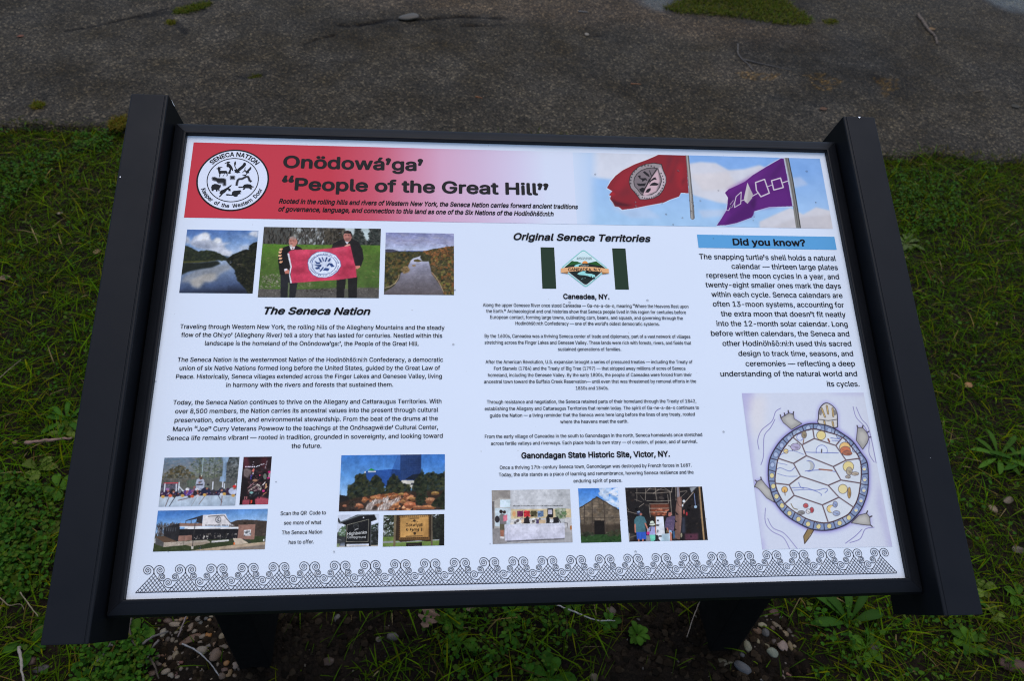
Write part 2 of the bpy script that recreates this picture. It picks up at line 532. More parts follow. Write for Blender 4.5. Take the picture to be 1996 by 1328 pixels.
# outlines of the lettering in 1/400 em: character: (advance, contours as x, y, x, y, ...)
GLYPHS = {
'&': (179, [[79,-3,66,-2,54,1,44,5,35,10,28,17,22,25,17,34,15,43,14,53,14,62,16,69,23,82,34,94,92,138,97,144,102,150,104,158,104,168,102,173,98,178,93,182,87,184,76,184,67,181,61,176,56,169,55,160,56,150,61,141,76,120,175,0,146,0,48,117,39,131,32,144,30,159,31,168,33,176,36,183,41,190,47,195,54,200,62,203,70,205,80,205,90,205,98,203,106,200,113,195,119,190,123,184,127,177,129,170,129,156,126,145,120,135,112,126,54,81,44,70,39,59,39,46,44,35,52,26,63,21,77,19,93,21,108,28,120,38,131,52,137,70,140,90,163,90,161,67,156,50,148,37,133,19,126,12,118,7,108,3,89,-2]]),
'(': (109, [[36,83,38,113,44,146,53,176,64,204,71,216,94,216,82,187,72,156,65,125,61,96,61,70,64,46,71,20,81,-8,94,-38,71,-38,60,-19,51,2,45,22,40,42,37,63]]),
')': (109, [[15,-38,29,-7,39,21,45,47,48,71,48,96,45,125,38,156,28,187,15,216,39,216,51,191,62,161,69,129,73,98,74,83,73,62,70,42,65,21,58,1,49,-19,39,-38]]),
',': (75, [[15,-48,27,28,55,28,34,-48]]),
'-': (181, [[135,98,135,75,46,75,46,98]]),
'.': (75, [[33,-1,25,4,20,12,20,21,22,26,29,32,38,35,47,32,54,26,56,16,54,7,47,1]]),
'0': (181, [[91,-3,76,-1,63,3,52,10,42,19,34,31,28,45,23,62,20,81,19,102,20,122,23,141,28,158,34,172,42,184,52,194,64,201,76,205,91,206,105,205,118,201,129,194,139,184,147,172,154,158,158,141,161,122,162,102,161,81,158,62,154,45,147,31,139,19,129,10,118,3,105,-1],[91,20,100,21,109,24,116,29,123,37,128,46,132,57,135,71,137,85,137,118,135,133,132,146,128,157,123,167,116,174,109,179,100,183,91,184,81,183,73,179,65,174,59,167,53,157,49,146,46,133,44,118,44,85,46,71,49,57,53,46,59,37,65,29,73,24,81,21]]),
'1': (181, [[31,0,31,22,156,22,156,0],[110,203,110,0,85,0,85,179,84,179,34,143,34,171,79,203]]),
'2': (181, [[26,0,26,19,113,113,121,125,126,136,128,149,126,162,119,172,109,180,97,183,82,183,69,179,59,171,53,159,51,145,26,145,27,156,30,167,34,177,41,185,48,193,57,198,67,203,78,205,90,206,102,205,113,203,122,199,131,193,138,186,144,178,149,169,152,159,152,142,148,127,140,112,127,94,107,72,61,24,61,23,156,23,156,0]]),
'3': (181, [[87,-3,75,-2,64,0,53,4,43,9,35,15,28,23,23,32,19,42,17,53,44,53,47,40,55,30,66,24,80,20,95,20,110,24,122,32,126,37,129,43,131,50,131,65,126,78,122,84,117,89,110,93,102,97,92,98,63,99,63,120,115,179,115,181,28,181,28,203,149,203,149,184,85,111,85,116,99,116,112,114,123,110,133,105,142,98,148,89,153,79,156,69,157,58,156,47,153,36,148,26,141,18,133,11,123,5,112,1,100,-2]]),
'4': (181, [[16,42,16,63,99,203,124,203,43,66,43,65,165,65,165,42],[113,0,113,127,137,127,137,0]]),
'5': (181, [[88,-3,77,-2,66,0,56,4,47,10,39,16,33,24,28,33,25,42,24,52,49,52,52,41,59,31,69,24,82,20,96,21,104,23,110,26,116,30,122,35,126,42,129,49,130,57,130,73,129,81,125,88,121,95,116,100,110,105,103,108,95,110,80,110,67,107,56,102,51,98,27,101,38,203,147,203,147,181,60,181,54,121,71,130,85,133,101,133,118,128,132,120,143,108,152,92,156,75,156,65,155,53,152,41,148,30,141,21,133,13,123,6,113,1,101,-2]]),
'6': (181, [[91,-3,78,-2,67,1,57,6,48,12,40,20,34,30,29,40,26,52,25,65,26,75,28,85,32,96,45,121,101,203,129,203,60,104,58,104,63,112,70,118,78,123,88,125,106,125,117,122,126,118,135,112,142,105,148,96,152,86,155,75,156,63,155,51,152,39,147,29,141,20,133,12,124,6,114,1,103,-2],[98,20,105,22,111,25,122,34,129,47,131,63,129,79,122,91,111,101,105,104,98,105,83,106,76,104,70,101,59,92,52,79,50,63,52,48,59,34,64,29,70,25,76,22,83,20]]),
'7': (181, [[39,0,129,179,129,181,25,181,25,203,156,203,156,179,66,0]]),
'8': (181, [[91,-3,77,-2,65,1,54,5,45,10,36,17,30,25,25,34,22,43,21,54,23,70,30,85,40,96,47,101,54,104,61,106,61,107,52,110,44,116,37,123,32,132,29,142,28,152,29,162,32,171,36,180,42,187,50,194,58,199,68,203,79,205,91,206,102,205,113,203,122,199,131,194,138,187,145,180,149,171,152,162,153,152,152,142,149,132,144,123,137,116,129,110,120,107,120,106,134,101,146,91,155,78,160,63,160,54,159,43,156,34,151,25,145,17,136,10,127,5,116,1,104,-2],[99,20,114,24,125,32,129,37,132,42,134,49,134,63,132,69,129,75,119,85,106,92,91,94,75,92,61,85,52,75,49,69,47,63,47,49,49,42,52,37,56,32,67,24,82,20],[97,116,110,120,119,127,126,138,128,150,126,163,120,173,110,180,98,183,83,183,71,180,61,173,55,163,53,150,55,138,61,127,71,120,84,116]]),
'9': (181, [[90,206,103,205,114,202,124,198,133,191,141,183,147,174,152,163,155,151,156,139,155,129,153,119,149,108,136,83,80,0,52,0,121,99,123,99,118,92,111,85,103,81,93,78,75,79,65,81,55,86,46,92,39,99,33,108,29,118,26,129,25,141,26,153,29,164,34,175,40,184,48,191,57,198,67,202,78,205],[83,183,76,182,70,178,59,169,52,156,50,141,52,125,59,112,64,107,70,103,76,100,83,98,98,98,105,100,111,103,117,107,126,118,129,125,131,140,129,156,122,169,112,178,105,182,98,183]]),
':': (75, [[33,-1,25,4,20,12,20,21,22,26,29,32,38,35,47,32,54,26,56,16,54,7,47,1],[33,109,25,114,20,122,20,131,22,136,29,142,38,145,47,142,54,136,56,126,54,117,47,111]]),
';': (75, [[15,-48,27,28,55,28,34,-48],[37,109,28,114,24,122,24,131,25,136,32,142,41,145,51,142,57,136,60,126,57,117,51,111]]),
'?': (143, [[53,61,53,75,57,92,63,103,72,112,83,119,94,128,102,140,104,146,104,160,100,170,93,178,83,183,71,185,60,183,50,178,42,170,38,159,37,151,11,151,12,162,15,172,20,181,26,188,33,195,41,200,50,203,60,205,71,206,82,205,93,203,102,199,110,194,117,188,122,180,126,172,129,163,130,153,129,142,126,133,122,124,117,117,110,110,88,94,82,87,78,77,77,61],[61,-1,56,1,50,7,47,16,50,25,56,32,66,35,75,32,81,25,84,16,81,7,75,1]]),
'A': (192, [[7,0,81,203,110,203,185,0,158,0,106,149,93,191,98,191,82,138,34,0],[44,57,44,79,148,79,148,57]]),
'B': (182, [[24,0,24,203,96,203,110,203,121,200,132,196,140,191,147,184,152,177,156,168,158,159,159,141,155,128,147,118,137,111,126,107,126,105,139,102,151,94,161,81,164,73,166,65,167,54,166,45,164,35,160,27,154,19,147,13,138,7,127,3,114,1,99,0],[50,23,98,23,112,24,124,27,132,32,138,38,141,46,142,55,140,68,133,79,122,87,115,90,99,92,50,92],[50,114,102,115,115,118,125,126,132,136,134,149,133,157,130,165,125,172,118,177,108,180,96,181,50,181]]),
'C': (204, [[107,-3,90,-1,74,3,60,10,47,20,37,32,28,46,21,63,17,81,16,102,17,122,21,141,28,157,37,172,47,184,60,193,74,201,90,205,107,206,127,204,145,198,161,188,174,175,183,159,189,139,163,139,159,152,152,163,143,171,132,177,120,181,107,182,95,181,84,178,73,173,64,166,56,157,50,146,45,133,42,118,41,102,42,85,45,71,50,58,57,47,64,38,74,31,84,25,95,22,113,21,126,24,138,29,148,36,156,46,161,58,163,64,189,64,184,45,174,28,161,15,145,5,127,-1]]),
'D': (201, [[88,0,38,0,38,23,86,23,102,24,115,27,127,32,137,40,145,49,152,60,156,72,159,86,160,102,159,118,156,132,152,144,145,155,138,164,128,171,116,176,103,180,88,181,37,181,37,203,90,203,109,202,126,198,141,191,154,182,165,170,173,156,180,140,183,122,185,102,183,82,180,64,173,47,165,33,154,22,140,12,125,5,107,1],[50,203,50,0,24,0,24,203]]),
'E': (167, [[24,0,24,203,149,203,149,181,50,181,50,114,142,114,142,91,50,91,50,23,150,23,150,0]]),
'F': (164, [[24,0,24,203,148,203,148,181,50,181,50,111,138,111,138,88,50,88,50,0]]),
'G': (208, [[107,-3,90,-1,74,3,60,10,47,20,36,32,28,46,21,63,17,81,16,102,17,122,21,141,28,157,36,172,47,184,60,193,74,201,89,205,106,206,127,204,145,198,161,188,174,174,184,158,190,139,163,139,158,152,151,162,142,171,132,177,120,181,106,182,94,181,83,178,73,173,64,166,56,157,50,146,45,133,42,118,41,102,42,85,45,71,50,58,57,47,64,38,74,31,84,25,95,22,107,21,119,22,129,24,138,28,146,34,153,41,158,49,163,59,165,69,166,81,174,80,113,80,113,102,191,102,191,80,190,64,186,49,180,36,172,25,162,15,151,8,137,2,123,-2]]),
'H': (207, [[24,0,24,203,50,203,50,116,157,116,157,203,183,203,183,0,157,0,157,93,50,93,50,0]]),
'I': (120, [[12,0,12,23,47,23,47,181,12,181,12,203,108,203,108,181,73,181,73,23,108,23,108,0]]),
'J': (159, [[74,-3,57,-1,43,4,30,13,21,25,15,40,13,58,13,69,39,69,40,47,43,37,49,30,56,24,64,21,74,20,84,21,92,24,99,30,104,37,108,47,109,58,109,203,135,203,135,58,133,40,127,25,118,13,105,4,91,-1]]),
'K': (187, [[42,58,42,86,60,110,145,203,179,203,92,110,91,110],[24,0,24,203,50,203,50,0],[149,0,75,104,91,124,179,0]]),
'L': (157, [[24,0,24,203,50,203,50,23,144,23,144,0]]),
'M': (251, [[24,0,24,203,61,203,115,64,129,20,123,20,135,59,191,203,227,203,227,0,202,0,203,183,205,183,189,134,137,0,114,0,64,128,45,183,48,183,49,137,49,0]]),
'N': (209, [[24,0,24,203,54,203,145,60,166,22,162,21,160,74,160,203,185,203,185,0,155,0,71,132,43,181,48,181,50,120,50,0]]),
'O': (213, [[107,-3,90,-1,74,3,60,10,48,20,37,32,28,46,21,63,17,81,16,102,17,122,21,141,28,157,37,172,48,184,60,193,74,201,90,205,107,206,124,205,139,201,153,193,166,184,177,172,186,157,192,141,196,122,197,102,196,81,192,63,186,46,177,32,166,20,153,10,139,3,124,-1],[107,21,119,22,130,25,140,30,149,38,157,47,163,58,168,71,171,85,172,102,171,118,168,133,163,146,157,157,149,166,140,173,130,178,119,181,107,182,95,181,84,178,74,173,64,166,57,157,50,146,45,133,42,118,41,102,42,85,45,71,50,58,57,47,64,38,74,30,84,25,95,22]]),
'P': (178, [[24,0,24,203,94,203,109,203,122,200,133,195,142,189,150,181,156,172,160,162,163,151,163,139,163,127,160,116,156,106,150,97,142,89,133,83,122,78,109,75,94,74,44,74,44,97,103,98,112,99,119,102,125,107,130,112,133,117,137,131,137,147,133,161,130,166,125,171,119,175,111,178,103,180,50,181,50,0]]),
'Q': (213, [[98,64,125,64,187,-19,160,-19],[107,-3,90,-1,74,3,60,10,48,20,37,32,28,46,21,63,17,81,16,102,17,122,21,141,28,157,37,172,48,184,60,193,74,201,90,205,107,206,124,205,139,201,153,193,166,184,177,172,186,157,192,141,196,122,197,102,196,81,192,63,186,46,177,32,166,20,153,10,139,3,124,-1],[107,21,119,22,130,25,140,30,149,38,157,47,163,58,168,71,171,85,172,102,171,118,168,133,163,146,157,157,149,166,140,173,130,178,119,181,107,182,95,181,84,178,74,173,64,166,57,157,50,146,45,133,42,118,41,102,42,85,45,71,50,58,57,47,64,38,74,30,84,25,95,22]]),
'R': (180, [[24,0,24,203,94,203,109,203,122,200,133,195,143,189,150,182,156,173,160,163,163,153,164,141,163,129,160,118,156,109,150,100,143,93,133,87,122,83,109,80,94,79,39,79,39,102,103,103,112,104,119,107,125,110,130,115,133,120,138,133,138,149,133,162,130,167,125,172,119,176,112,179,93,181,50,181,50,0],[141,0,92,92,121,92,171,0]]),
'S': (179, [[89,-4,75,-3,63,0,51,4,41,9,32,16,26,24,20,33,17,43,15,55,42,55,43,47,46,41,49,35,60,26,74,21,89,20,107,22,121,27,127,32,132,37,135,42,137,49,138,56,138,62,136,67,129,75,118,82,105,87,58,101,45,108,34,116,27,125,22,136,21,149,22,160,25,170,30,179,37,187,45,194,55,199,66,203,78,205,91,206,104,205,116,203,126,199,136,194,144,187,151,179,156,171,159,161,160,151,135,151,133,161,128,169,121,175,112,180,102,182,90,183,74,181,61,176,51,167,48,162,47,156,46,150,47,144,49,138,57,129,68,123,79,119,118,108,131,103,143,95,154,85,161,72,163,64,163,55,162,45,159,35,155,25,148,17,139,10,129,4,118,0,104,-3]]),
'T': (179, [[13,181,13,203,167,203,167,181,103,181,103,0,77,0,77,181]]),
'U': (207, [[104,-3,88,-2,74,1,62,6,51,13,41,22,34,32,28,43,25,56,24,69,24,203,50,203,50,71,50,62,53,53,56,45,61,38,67,32,75,27,83,24,93,21,104,21,114,21,124,24,132,27,140,32,146,38,151,45,154,53,156,62,157,71,157,203,183,203,183,69,182,56,178,43,173,32,166,22,156,13,145,6,133,1,119,-2]]),
'V': (192, [[82,0,7,203,34,203,86,55,99,12,94,12,110,66,158,203,185,203,111,0]]),
'W': (274, [[62,0,7,203,33,203,70,58,79,16,76,16,88,72,122,203,152,203,190,58,199,16,195,16,207,72,241,203,268,203,212,0,182,0,145,138,134,190,140,190,132,148,92,0]]),
'X': (190, [[7,0,87,114,87,95,12,203,42,203,82,144,97,117,93,117,103,136,149,203,178,203,104,96,104,115,182,0,153,0,107,66,92,92,98,92,88,75,37,0]]),
'Y': (189, [[81,0,81,83,7,203,36,203,89,117,100,92,89,92,97,110,112,138,152,203,182,203,107,83,107,0]]),
'Z': (175, [[17,0,17,19,122,172,136,190,139,182,106,181,16,181,16,203,159,203,159,185,54,32,39,13,36,22,69,23,160,23,160,0]]),
'a': (156, [[55,-3,46,-1,38,2,30,6,24,11,19,18,15,25,13,34,12,43,13,51,14,58,17,64,26,74,37,80,50,84,103,93,108,96,110,102,110,109,107,119,100,126,91,131,78,132,65,131,55,126,47,120,40,110,16,116,20,125,25,132,31,138,45,147,61,152,78,154,89,153,102,150,114,144,120,140,129,128,132,120,134,111,135,0,111,0,111,21,109,21,104,14,97,6,86,0,72,-3],[77,19,84,21,91,23,102,32,108,43,110,55,110,76,107,74,93,70,59,65,49,61,41,56,39,52,37,42,39,33,44,26,52,21,62,18]]),
'b': (170, [[92,-3,75,-1,63,5,55,12,47,23,45,23,45,0,21,0,21,203,45,203,45,128,47,128,59,142,69,149,75,152,92,154,104,153,115,150,125,144,134,137,142,128,148,117,152,105,155,91,156,76,155,60,152,46,148,34,142,23,134,14,125,6,115,1,104,-2],[88,19,97,20,105,22,112,26,118,32,123,39,126,47,131,65,131,86,126,104,123,112,118,119,112,125,105,129,97,131,88,132,79,131,71,129,64,125,59,119,54,113,50,105,46,87,46,65,47,55,50,46,54,38,59,31,65,26,72,22,79,20]]),
'c': (158, [[70,-2,58,1,47,7,37,14,29,23,22,34,18,46,15,60,14,75,15,90,18,104,22,116,29,127,37,137,47,144,58,149,70,153,90,153,104,151,116,146,127,138,136,129,142,117,145,111,121,105,118,112,114,119,108,124,101,128,92,131,83,132,73,131,65,128,58,124,52,118,47,111,43,103,39,85,39,65,43,47,47,39,52,32,58,26,65,22,73,19,88,19,97,21,105,24,111,29,117,35,122,47,145,41,140,28,132,17,122,9,111,2,97,-2]]),
'd': (170, [[78,-3,66,-2,55,1,45,6,36,14,28,23,22,34,17,46,15,60,14,76,15,91,17,105,22,117,28,128,36,137,45,144,55,150,66,153,78,154,95,152,107,146,115,138,122,128,124,128,124,203,149,203,149,0,125,0,125,23,123,23,111,9,101,2,95,-1],[82,19,91,20,98,22,105,26,111,31,116,38,120,46,124,65,124,87,120,105,116,113,111,119,105,125,98,129,91,131,82,132,73,131,65,129,58,125,52,119,47,112,43,104,39,86,39,65,43,47,47,39,52,32,58,26,65,22,73,20]]),
'e': (162, [[85,-3,71,-2,58,1,47,7,37,14,29,23,22,34,17,46,15,60,14,75,15,90,17,103,22,116,29,127,37,136,46,144,57,149,69,153,82,154,98,152,114,146,128,136,134,130,139,122,143,113,146,102,148,91,148,68,30,68,30,88,135,88,124,81,122,99,119,107,115,115,111,121,105,126,98,129,91,131,82,132,73,131,65,129,59,125,53,120,48,115,41,100,38,84,39,60,41,51,44,42,49,35,54,29,60,25,68,21,76,19,91,19,101,21,110,26,117,33,122,42,146,36,143,29,139,22,128,10,113,2,95,-3]]),
'f': (101, [[91,152,91,131,3,131,3,152],[32,0,33,181,35,188,38,194,48,204,61,210,75,212,92,210,97,208,91,187,84,189,71,189,66,187,62,184,59,180,57,174,57,0]]),
'g': (170, [[72,-60,54,-56,39,-49,28,-39,20,-28,41,-16,52,-30,62,-35,75,-39,83,-39,94,-38,104,-35,113,-30,119,-23,123,-14,125,-2,125,27,122,27,111,13,101,6,87,2,78,2,66,3,55,6,45,11,36,17,28,26,22,36,17,48,15,61,14,76,15,91,17,105,22,117,28,128,36,137,45,144,55,150,66,153,78,154,95,152,107,146,115,138,123,128,125,128,125,152,149,152,149,-4,148,-16,145,-27,140,-36,134,-44,126,-50,116,-54,106,-58,95,-60],[82,24,91,24,99,26,105,30,111,35,116,41,120,48,123,57,125,77,123,97,120,106,116,113,111,120,106,125,99,129,91,131,82,132,73,131,65,129,58,125,52,119,47,113,43,105,39,87,39,67,41,57,43,49,47,42,52,35,58,30,65,27,73,24]]),
'h': (164, [[45,0,21,0,21,203,45,203,45,115,41,115,46,128,53,138,61,145,70,150,80,153,91,154,101,153,110,151,118,147,125,142,131,136,136,128,140,119,142,108,143,96,143,0,118,0,118,94,117,105,114,114,109,122,102,127,94,131,84,132,70,130,59,123,51,113,48,107]]),
'i': (67, [[21,0,21,152,45,152,45,0],[29,178,22,182,17,189,17,198,22,205,29,209,38,209,46,205,50,198,50,189,46,182,38,178]]),
'j': (67, [[21,152,45,152,45,-21,43,-29,41,-36,37,-42,32,-48,26,-52,19,-55,11,-56,-4,-57,-4,-35,7,-34,12,-32,16,-29,19,-24,21,-12],[29,178,21,182,17,189,17,198,21,205,29,209,38,209,45,205,50,198,50,189,45,182,38,178]]),
'k': (152, [[44,55,44,85,48,85,114,152,144,152,74,80,71,80],[21,0,21,203,45,203,45,0],[118,0,59,74,76,91,149,0]]),
'l': (76, [[45,0,36,3,30,8,25,15,22,23,21,34,21,203,45,203,46,33,48,25,50,23,58,21,68,22,72,1,62,-1]]),
'm': (244, [[21,0,21,152,45,152,45,118,43,118,49,133,58,143,69,150,81,154,88,154,98,153,107,150,115,144,121,137,126,128,128,118,125,118,131,131,140,142,152,150,167,154,183,154,191,152,199,149,206,144,211,138,216,131,220,123,222,113,223,102,223,0,198,0,198,101,197,111,194,119,189,125,182,129,175,131,161,132,150,128,141,121,136,111,134,99,134,0,110,0,110,104,109,112,106,119,101,124,95,129,88,131,74,132,63,128,54,121,48,110,45,95,45,0]]),
'n': (164, [[45,0,21,0,21,152,45,152,45,115,41,115,46,128,53,138,61,145,70,150,80,153,91,154,101,153,110,151,118,147,125,142,131,136,136,128,140,119,142,108,143,96,143,0,118,0,118,94,117,105,114,114,109,122,102,127,94,131,84,132,70,130,59,123,51,113,48,107]]),
'o': (166, [[83,-3,70,-2,58,1,47,7,37,14,29,23,22,34,18,46,15,60,14,75,15,90,18,104,22,116,29,127,37,137,47,144,58,149,70,153,83,154,96,153,108,149,119,144,129,137,137,127,144,116,149,104,151,90,152,75,151,60,149,46,144,34,137,23,129,14,119,7,108,1,96,-2],[83,19,92,19,101,22,108,26,114,32,119,39,123,47,127,65,127,85,123,103,119,111,114,118,108,124,101,128,92,131,83,132,73,131,65,128,58,124,52,118,47,111,43,103,39,85,39,65,43,47,47,39,52,32,58,26,65,22,73,19]]),
'p': (170, [[21,-57,21,152,45,152,45,128,47,128,59,142,69,149,75,152,92,154,104,153,115,150,125,144,134,137,142,128,148,117,152,105,155,91,156,76,155,60,152,46,148,34,142,23,134,14,125,6,115,1,104,-2,92,-3,75,-1,64,5,55,12,47,23,45,23,45,-57],[88,19,97,20,105,22,112,26,118,32,123,39,126,47,131,65,131,86,126,104,123,112,118,119,112,125,105,129,97,131,88,132,79,131,71,129,64,125,59,119,54,113,50,105,46,87,46,65,47,55,50,46,54,38,59,31,65,26,72,22,79,20]]),
'q': (170, [[149,-57,124,-57,124,23,122,23,111,9,101,2,95,-1,78,-3,66,-2,55,1,45,6,36,14,28,23,22,34,17,46,15,60,14,76,15,91,17,105,22,117,28,128,36,137,45,144,55,150,66,153,78,154,95,152,107,146,115,138,123,128,125,128,125,152,149,152],[82,19,91,20,98,22,105,26,111,31,116,38,120,46,124,65,124,87,120,105,116,113,111,119,105,125,98,129,91,131,82,132,73,131,65,129,58,125,52,119,47,112,43,104,39,86,39,65,43,47,47,39,52,32,58,26,65,22,73,20]]),
'r': (104, [[21,0,21,152,45,152,45,128,46,128,50,136,55,142,61,147,68,151,76,153,97,153,97,129,83,130,70,128,58,122,50,113,46,102,45,0]]),
's': (146, [[63,-3,45,1,37,5,30,10,25,15,20,22,17,29,14,38,38,43,40,35,44,29,50,24,56,21,64,19,73,18,82,19,91,21,98,25,103,30,106,35,107,41,107,46,105,50,102,54,92,60,47,72,37,77,29,83,23,91,20,100,19,110,20,118,22,126,26,133,31,139,38,144,46,148,55,151,64,153,85,153,102,149,114,141,124,130,130,116,107,111,101,122,97,126,91,130,84,132,75,133,66,132,59,130,52,127,47,122,44,117,43,111,44,106,46,101,50,97,61,91,104,80,115,75,122,69,128,61,131,52,132,43,132,34,129,26,125,19,119,12,112,7,104,3,94,-1,84,-3]]),
't': (91, [[82,152,82,131,3,131,3,152],[26,188,50,188,51,33,52,28,54,25,58,22,68,20,81,21,85,1,74,-1,55,-1,45,3,37,9,31,16,27,26,26,37]]),
'u': (164, [[73,-2,63,-1,54,1,46,4,39,9,33,16,28,23,24,33,22,43,21,56,21,152,45,152,45,58,47,47,50,37,55,30,62,24,70,21,80,20,94,22,105,28,113,39,116,45,118,61,118,152,143,152,143,0,119,0,119,37,123,37,118,24,111,14,103,7,94,2,84,-1]]),
'v': (156, [[65,0,7,152,34,152,69,53,82,8,74,8,84,44,122,152,149,152,91,0]]),
'w': (227, [[55,0,9,152,35,152,62,55,70,17,66,17,77,65,101,152,127,152,153,54,161,17,157,17,168,65,192,152,218,152,172,0,147,0,122,90,111,135,116,135,101,76,79,0]]),
'x': (151, [[8,0,69,87,68,68,11,152,40,152,83,82,70,82,85,108,113,152,141,152,83,67,83,86,143,0,115,0,69,73,82,73,68,48,37,0]]),
'y': (156, [[19,-55,25,-34,33,-36,42,-36,49,-32,55,-26,65,-1,7,152,34,152,69,53,82,8,73,8,84,44,122,152,149,152,78,-31,71,-43,61,-51,50,-56,37,-58]]),
'z': (152, [[17,0,17,18,102,128,102,129,19,129,19,152,133,152,133,132,50,24,50,23,135,23,135,0]]),
'Ö': (213, [[107,-3,90,-1,74,3,60,10,48,20,37,32,28,46,21,63,17,81,16,102,17,122,21,141,28,157,37,172,48,184,60,193,74,201,90,205,107,206,124,205,139,201,153,193,166,184,177,172,186,157,192,141,196,122,197,102,196,81,192,63,186,46,177,32,166,20,153,10,139,3,124,-1],[107,21,119,22,130,25,140,30,149,38,157,47,163,58,168,71,171,85,172,102,171,118,168,133,163,146,157,157,149,166,140,173,130,178,119,181,107,182,95,181,84,178,74,173,64,166,57,157,50,146,45,133,42,118,41,102,42,85,45,71,50,58,57,47,64,38,74,30,84,25,95,22],[131,229,124,234,120,241,120,249,124,256,131,261,140,261,147,256,151,249,151,241,147,234,140,229],[74,229,67,234,62,241,62,249,67,256,74,261,82,261,90,256,94,249,94,241,90,234,82,229]]),
'á': (156, [[55,-3,46,-1,38,2,30,6,24,11,19,18,15,25,13,34,12,43,13,51,14,58,17,64,26,74,37,80,50,84,103,93,108,96,110,102,110,109,107,119,100,126,91,131,78,132,65,131,55,126,47,120,40,110,16,116,20,125,25,132,31,138,45,147,61,152,78,154,89,153,102,150,114,144,120,140,129,128,132,120,134,111,135,0,111,0,111,21,109,21,104,14,97,6,86,0,72,-3],[77,19,84,21,91,23,102,32,108,43,110,55,110,76,107,74,93,70,59,65,49,61,41,56,39,52,37,42,39,33,44,26,52,21,62,18],[65,172,84,212,111,212,85,172]]),
'ë': (162, [[85,-3,71,-2,58,1,47,7,37,14,29,23,22,34,17,46,15,60,14,75,15,90,17,103,22,116,29,127,37,136,46,144,57,149,69,153,82,154,98,152,114,146,128,136,134,130,139,122,143,113,146,102,148,91,148,68,30,68,30,88,135,88,124,81,122,99,119,107,115,115,111,121,105,126,98,129,91,131,82,132,73,131,65,129,59,125,53,120,48,115,41,100,38,84,39,60,41,51,44,42,49,35,54,29,60,25,68,21,76,19,91,19,101,21,110,26,117,33,122,42,146,36,143,29,139,22,128,10,113,2,95,-3],[106,178,99,182,95,189,95,197,99,205,106,209,115,209,122,205,126,197,126,189,122,182,115,178],[49,178,41,182,37,189,37,197,41,205,49,209,57,209,64,205,68,197,68,189,64,182,57,178]]),
'í': (67, [[21,0,21,152,45,152,45,0],[23,172,42,212,69,212,43,172]]),
'ö': (166, [[83,-3,70,-2,58,1,47,7,37,14,29,23,22,34,18,46,15,60,14,75,15,90,18,104,22,116,29,127,37,137,47,144,58,149,70,153,83,154,96,153,108,149,119,144,129,137,137,127,144,116,149,104,151,90,152,75,151,60,149,46,144,34,137,23,129,14,119,7,108,1,96,-2],[83,19,92,19,101,22,108,26,114,32,119,39,123,47,127,65,127,85,123,103,119,111,114,118,108,124,101,128,92,131,83,132,73,131,65,128,58,124,52,118,47,111,43,103,39,85,39,65,43,47,47,39,52,32,58,26,65,22,73,19],[107,178,100,182,96,189,96,197,100,205,107,209,116,209,123,205,127,197,127,189,123,182,116,178],[50,178,43,182,38,189,38,197,43,205,50,209,58,209,66,205,70,197,70,189,66,182,58,178]]),
'š': (146, [[63,-3,45,1,37,5,30,10,25,15,20,22,17,29,14,38,38,43,40,35,44,29,50,24,56,21,64,19,73,18,82,19,91,21,98,25,103,30,106,35,107,41,107,46,105,50,102,54,92,60,47,72,37,77,29,83,23,91,20,100,19,110,20,118,22,126,26,133,31,139,38,144,46,148,55,151,64,153,85,153,102,149,114,141,124,130,130,116,107,111,101,122,97,126,91,130,84,132,75,133,66,132,59,130,52,127,47,122,44,117,43,111,44,106,46,101,50,97,61,91,104,80,115,75,122,69,128,61,131,52,132,43,132,34,129,26,125,19,119,12,112,7,104,3,94,-1,84,-3],[55,212,74,188,94,212,118,212,118,211,86,174,63,174,31,211,31,212]]),
'—': (280, [[280,98,280,75,0,75,0,98]]),
'‘': (71, [[21,127,42,203,60,203,48,127]]),
'’': (71, [[21,127,33,203,60,203,39,127]]),
'“': (120, [[21,127,42,203,60,203,48,127],[70,127,91,203,110,203,98,127]]),
'”': (120, [[21,127,33,203,60,203,39,127],[70,127,82,203,110,203,89,127]])}
CAPH = 0.5087
def _quote(x, up):
    c = [(x + 25 * math.cos(t), 180 + 25 * math.sin(t)) for t in np.linspace(0, 2 * math.pi, 15)[:-1]]
    d = [(x - 6, 172), (x - 18, 98), (x - 2, 96), (x + 25, 176), (x + 8, 196)]
    if up:
        c = [(2 * x - a, 340 - b2) for a, b2 in c]
        d = [(2 * x - a, 340 - b2) for a, b2 in d]
    return [[v for p_ in c for v in p_], [v for p_ in d for v in p_]]
GLYPHS['’'] = (74, _quote(34, False))
GLYPHS['‘'] = (74, _quote(38, True))
GLYPHS['”'] = (148, _quote(34, False) + _quote(110, False))
GLYPHS['“'] = (148, _quote(38, True) + _quote(114, True))
FONT = {}
for ch, (adv, cons) in GLYPHS.items():
    FONT[ch] = [adv / 400.0, [[(c[i] / 400.0, c[i + 1] / 400.0) for i in range(0, len(c), 2)] for c in cons], None]

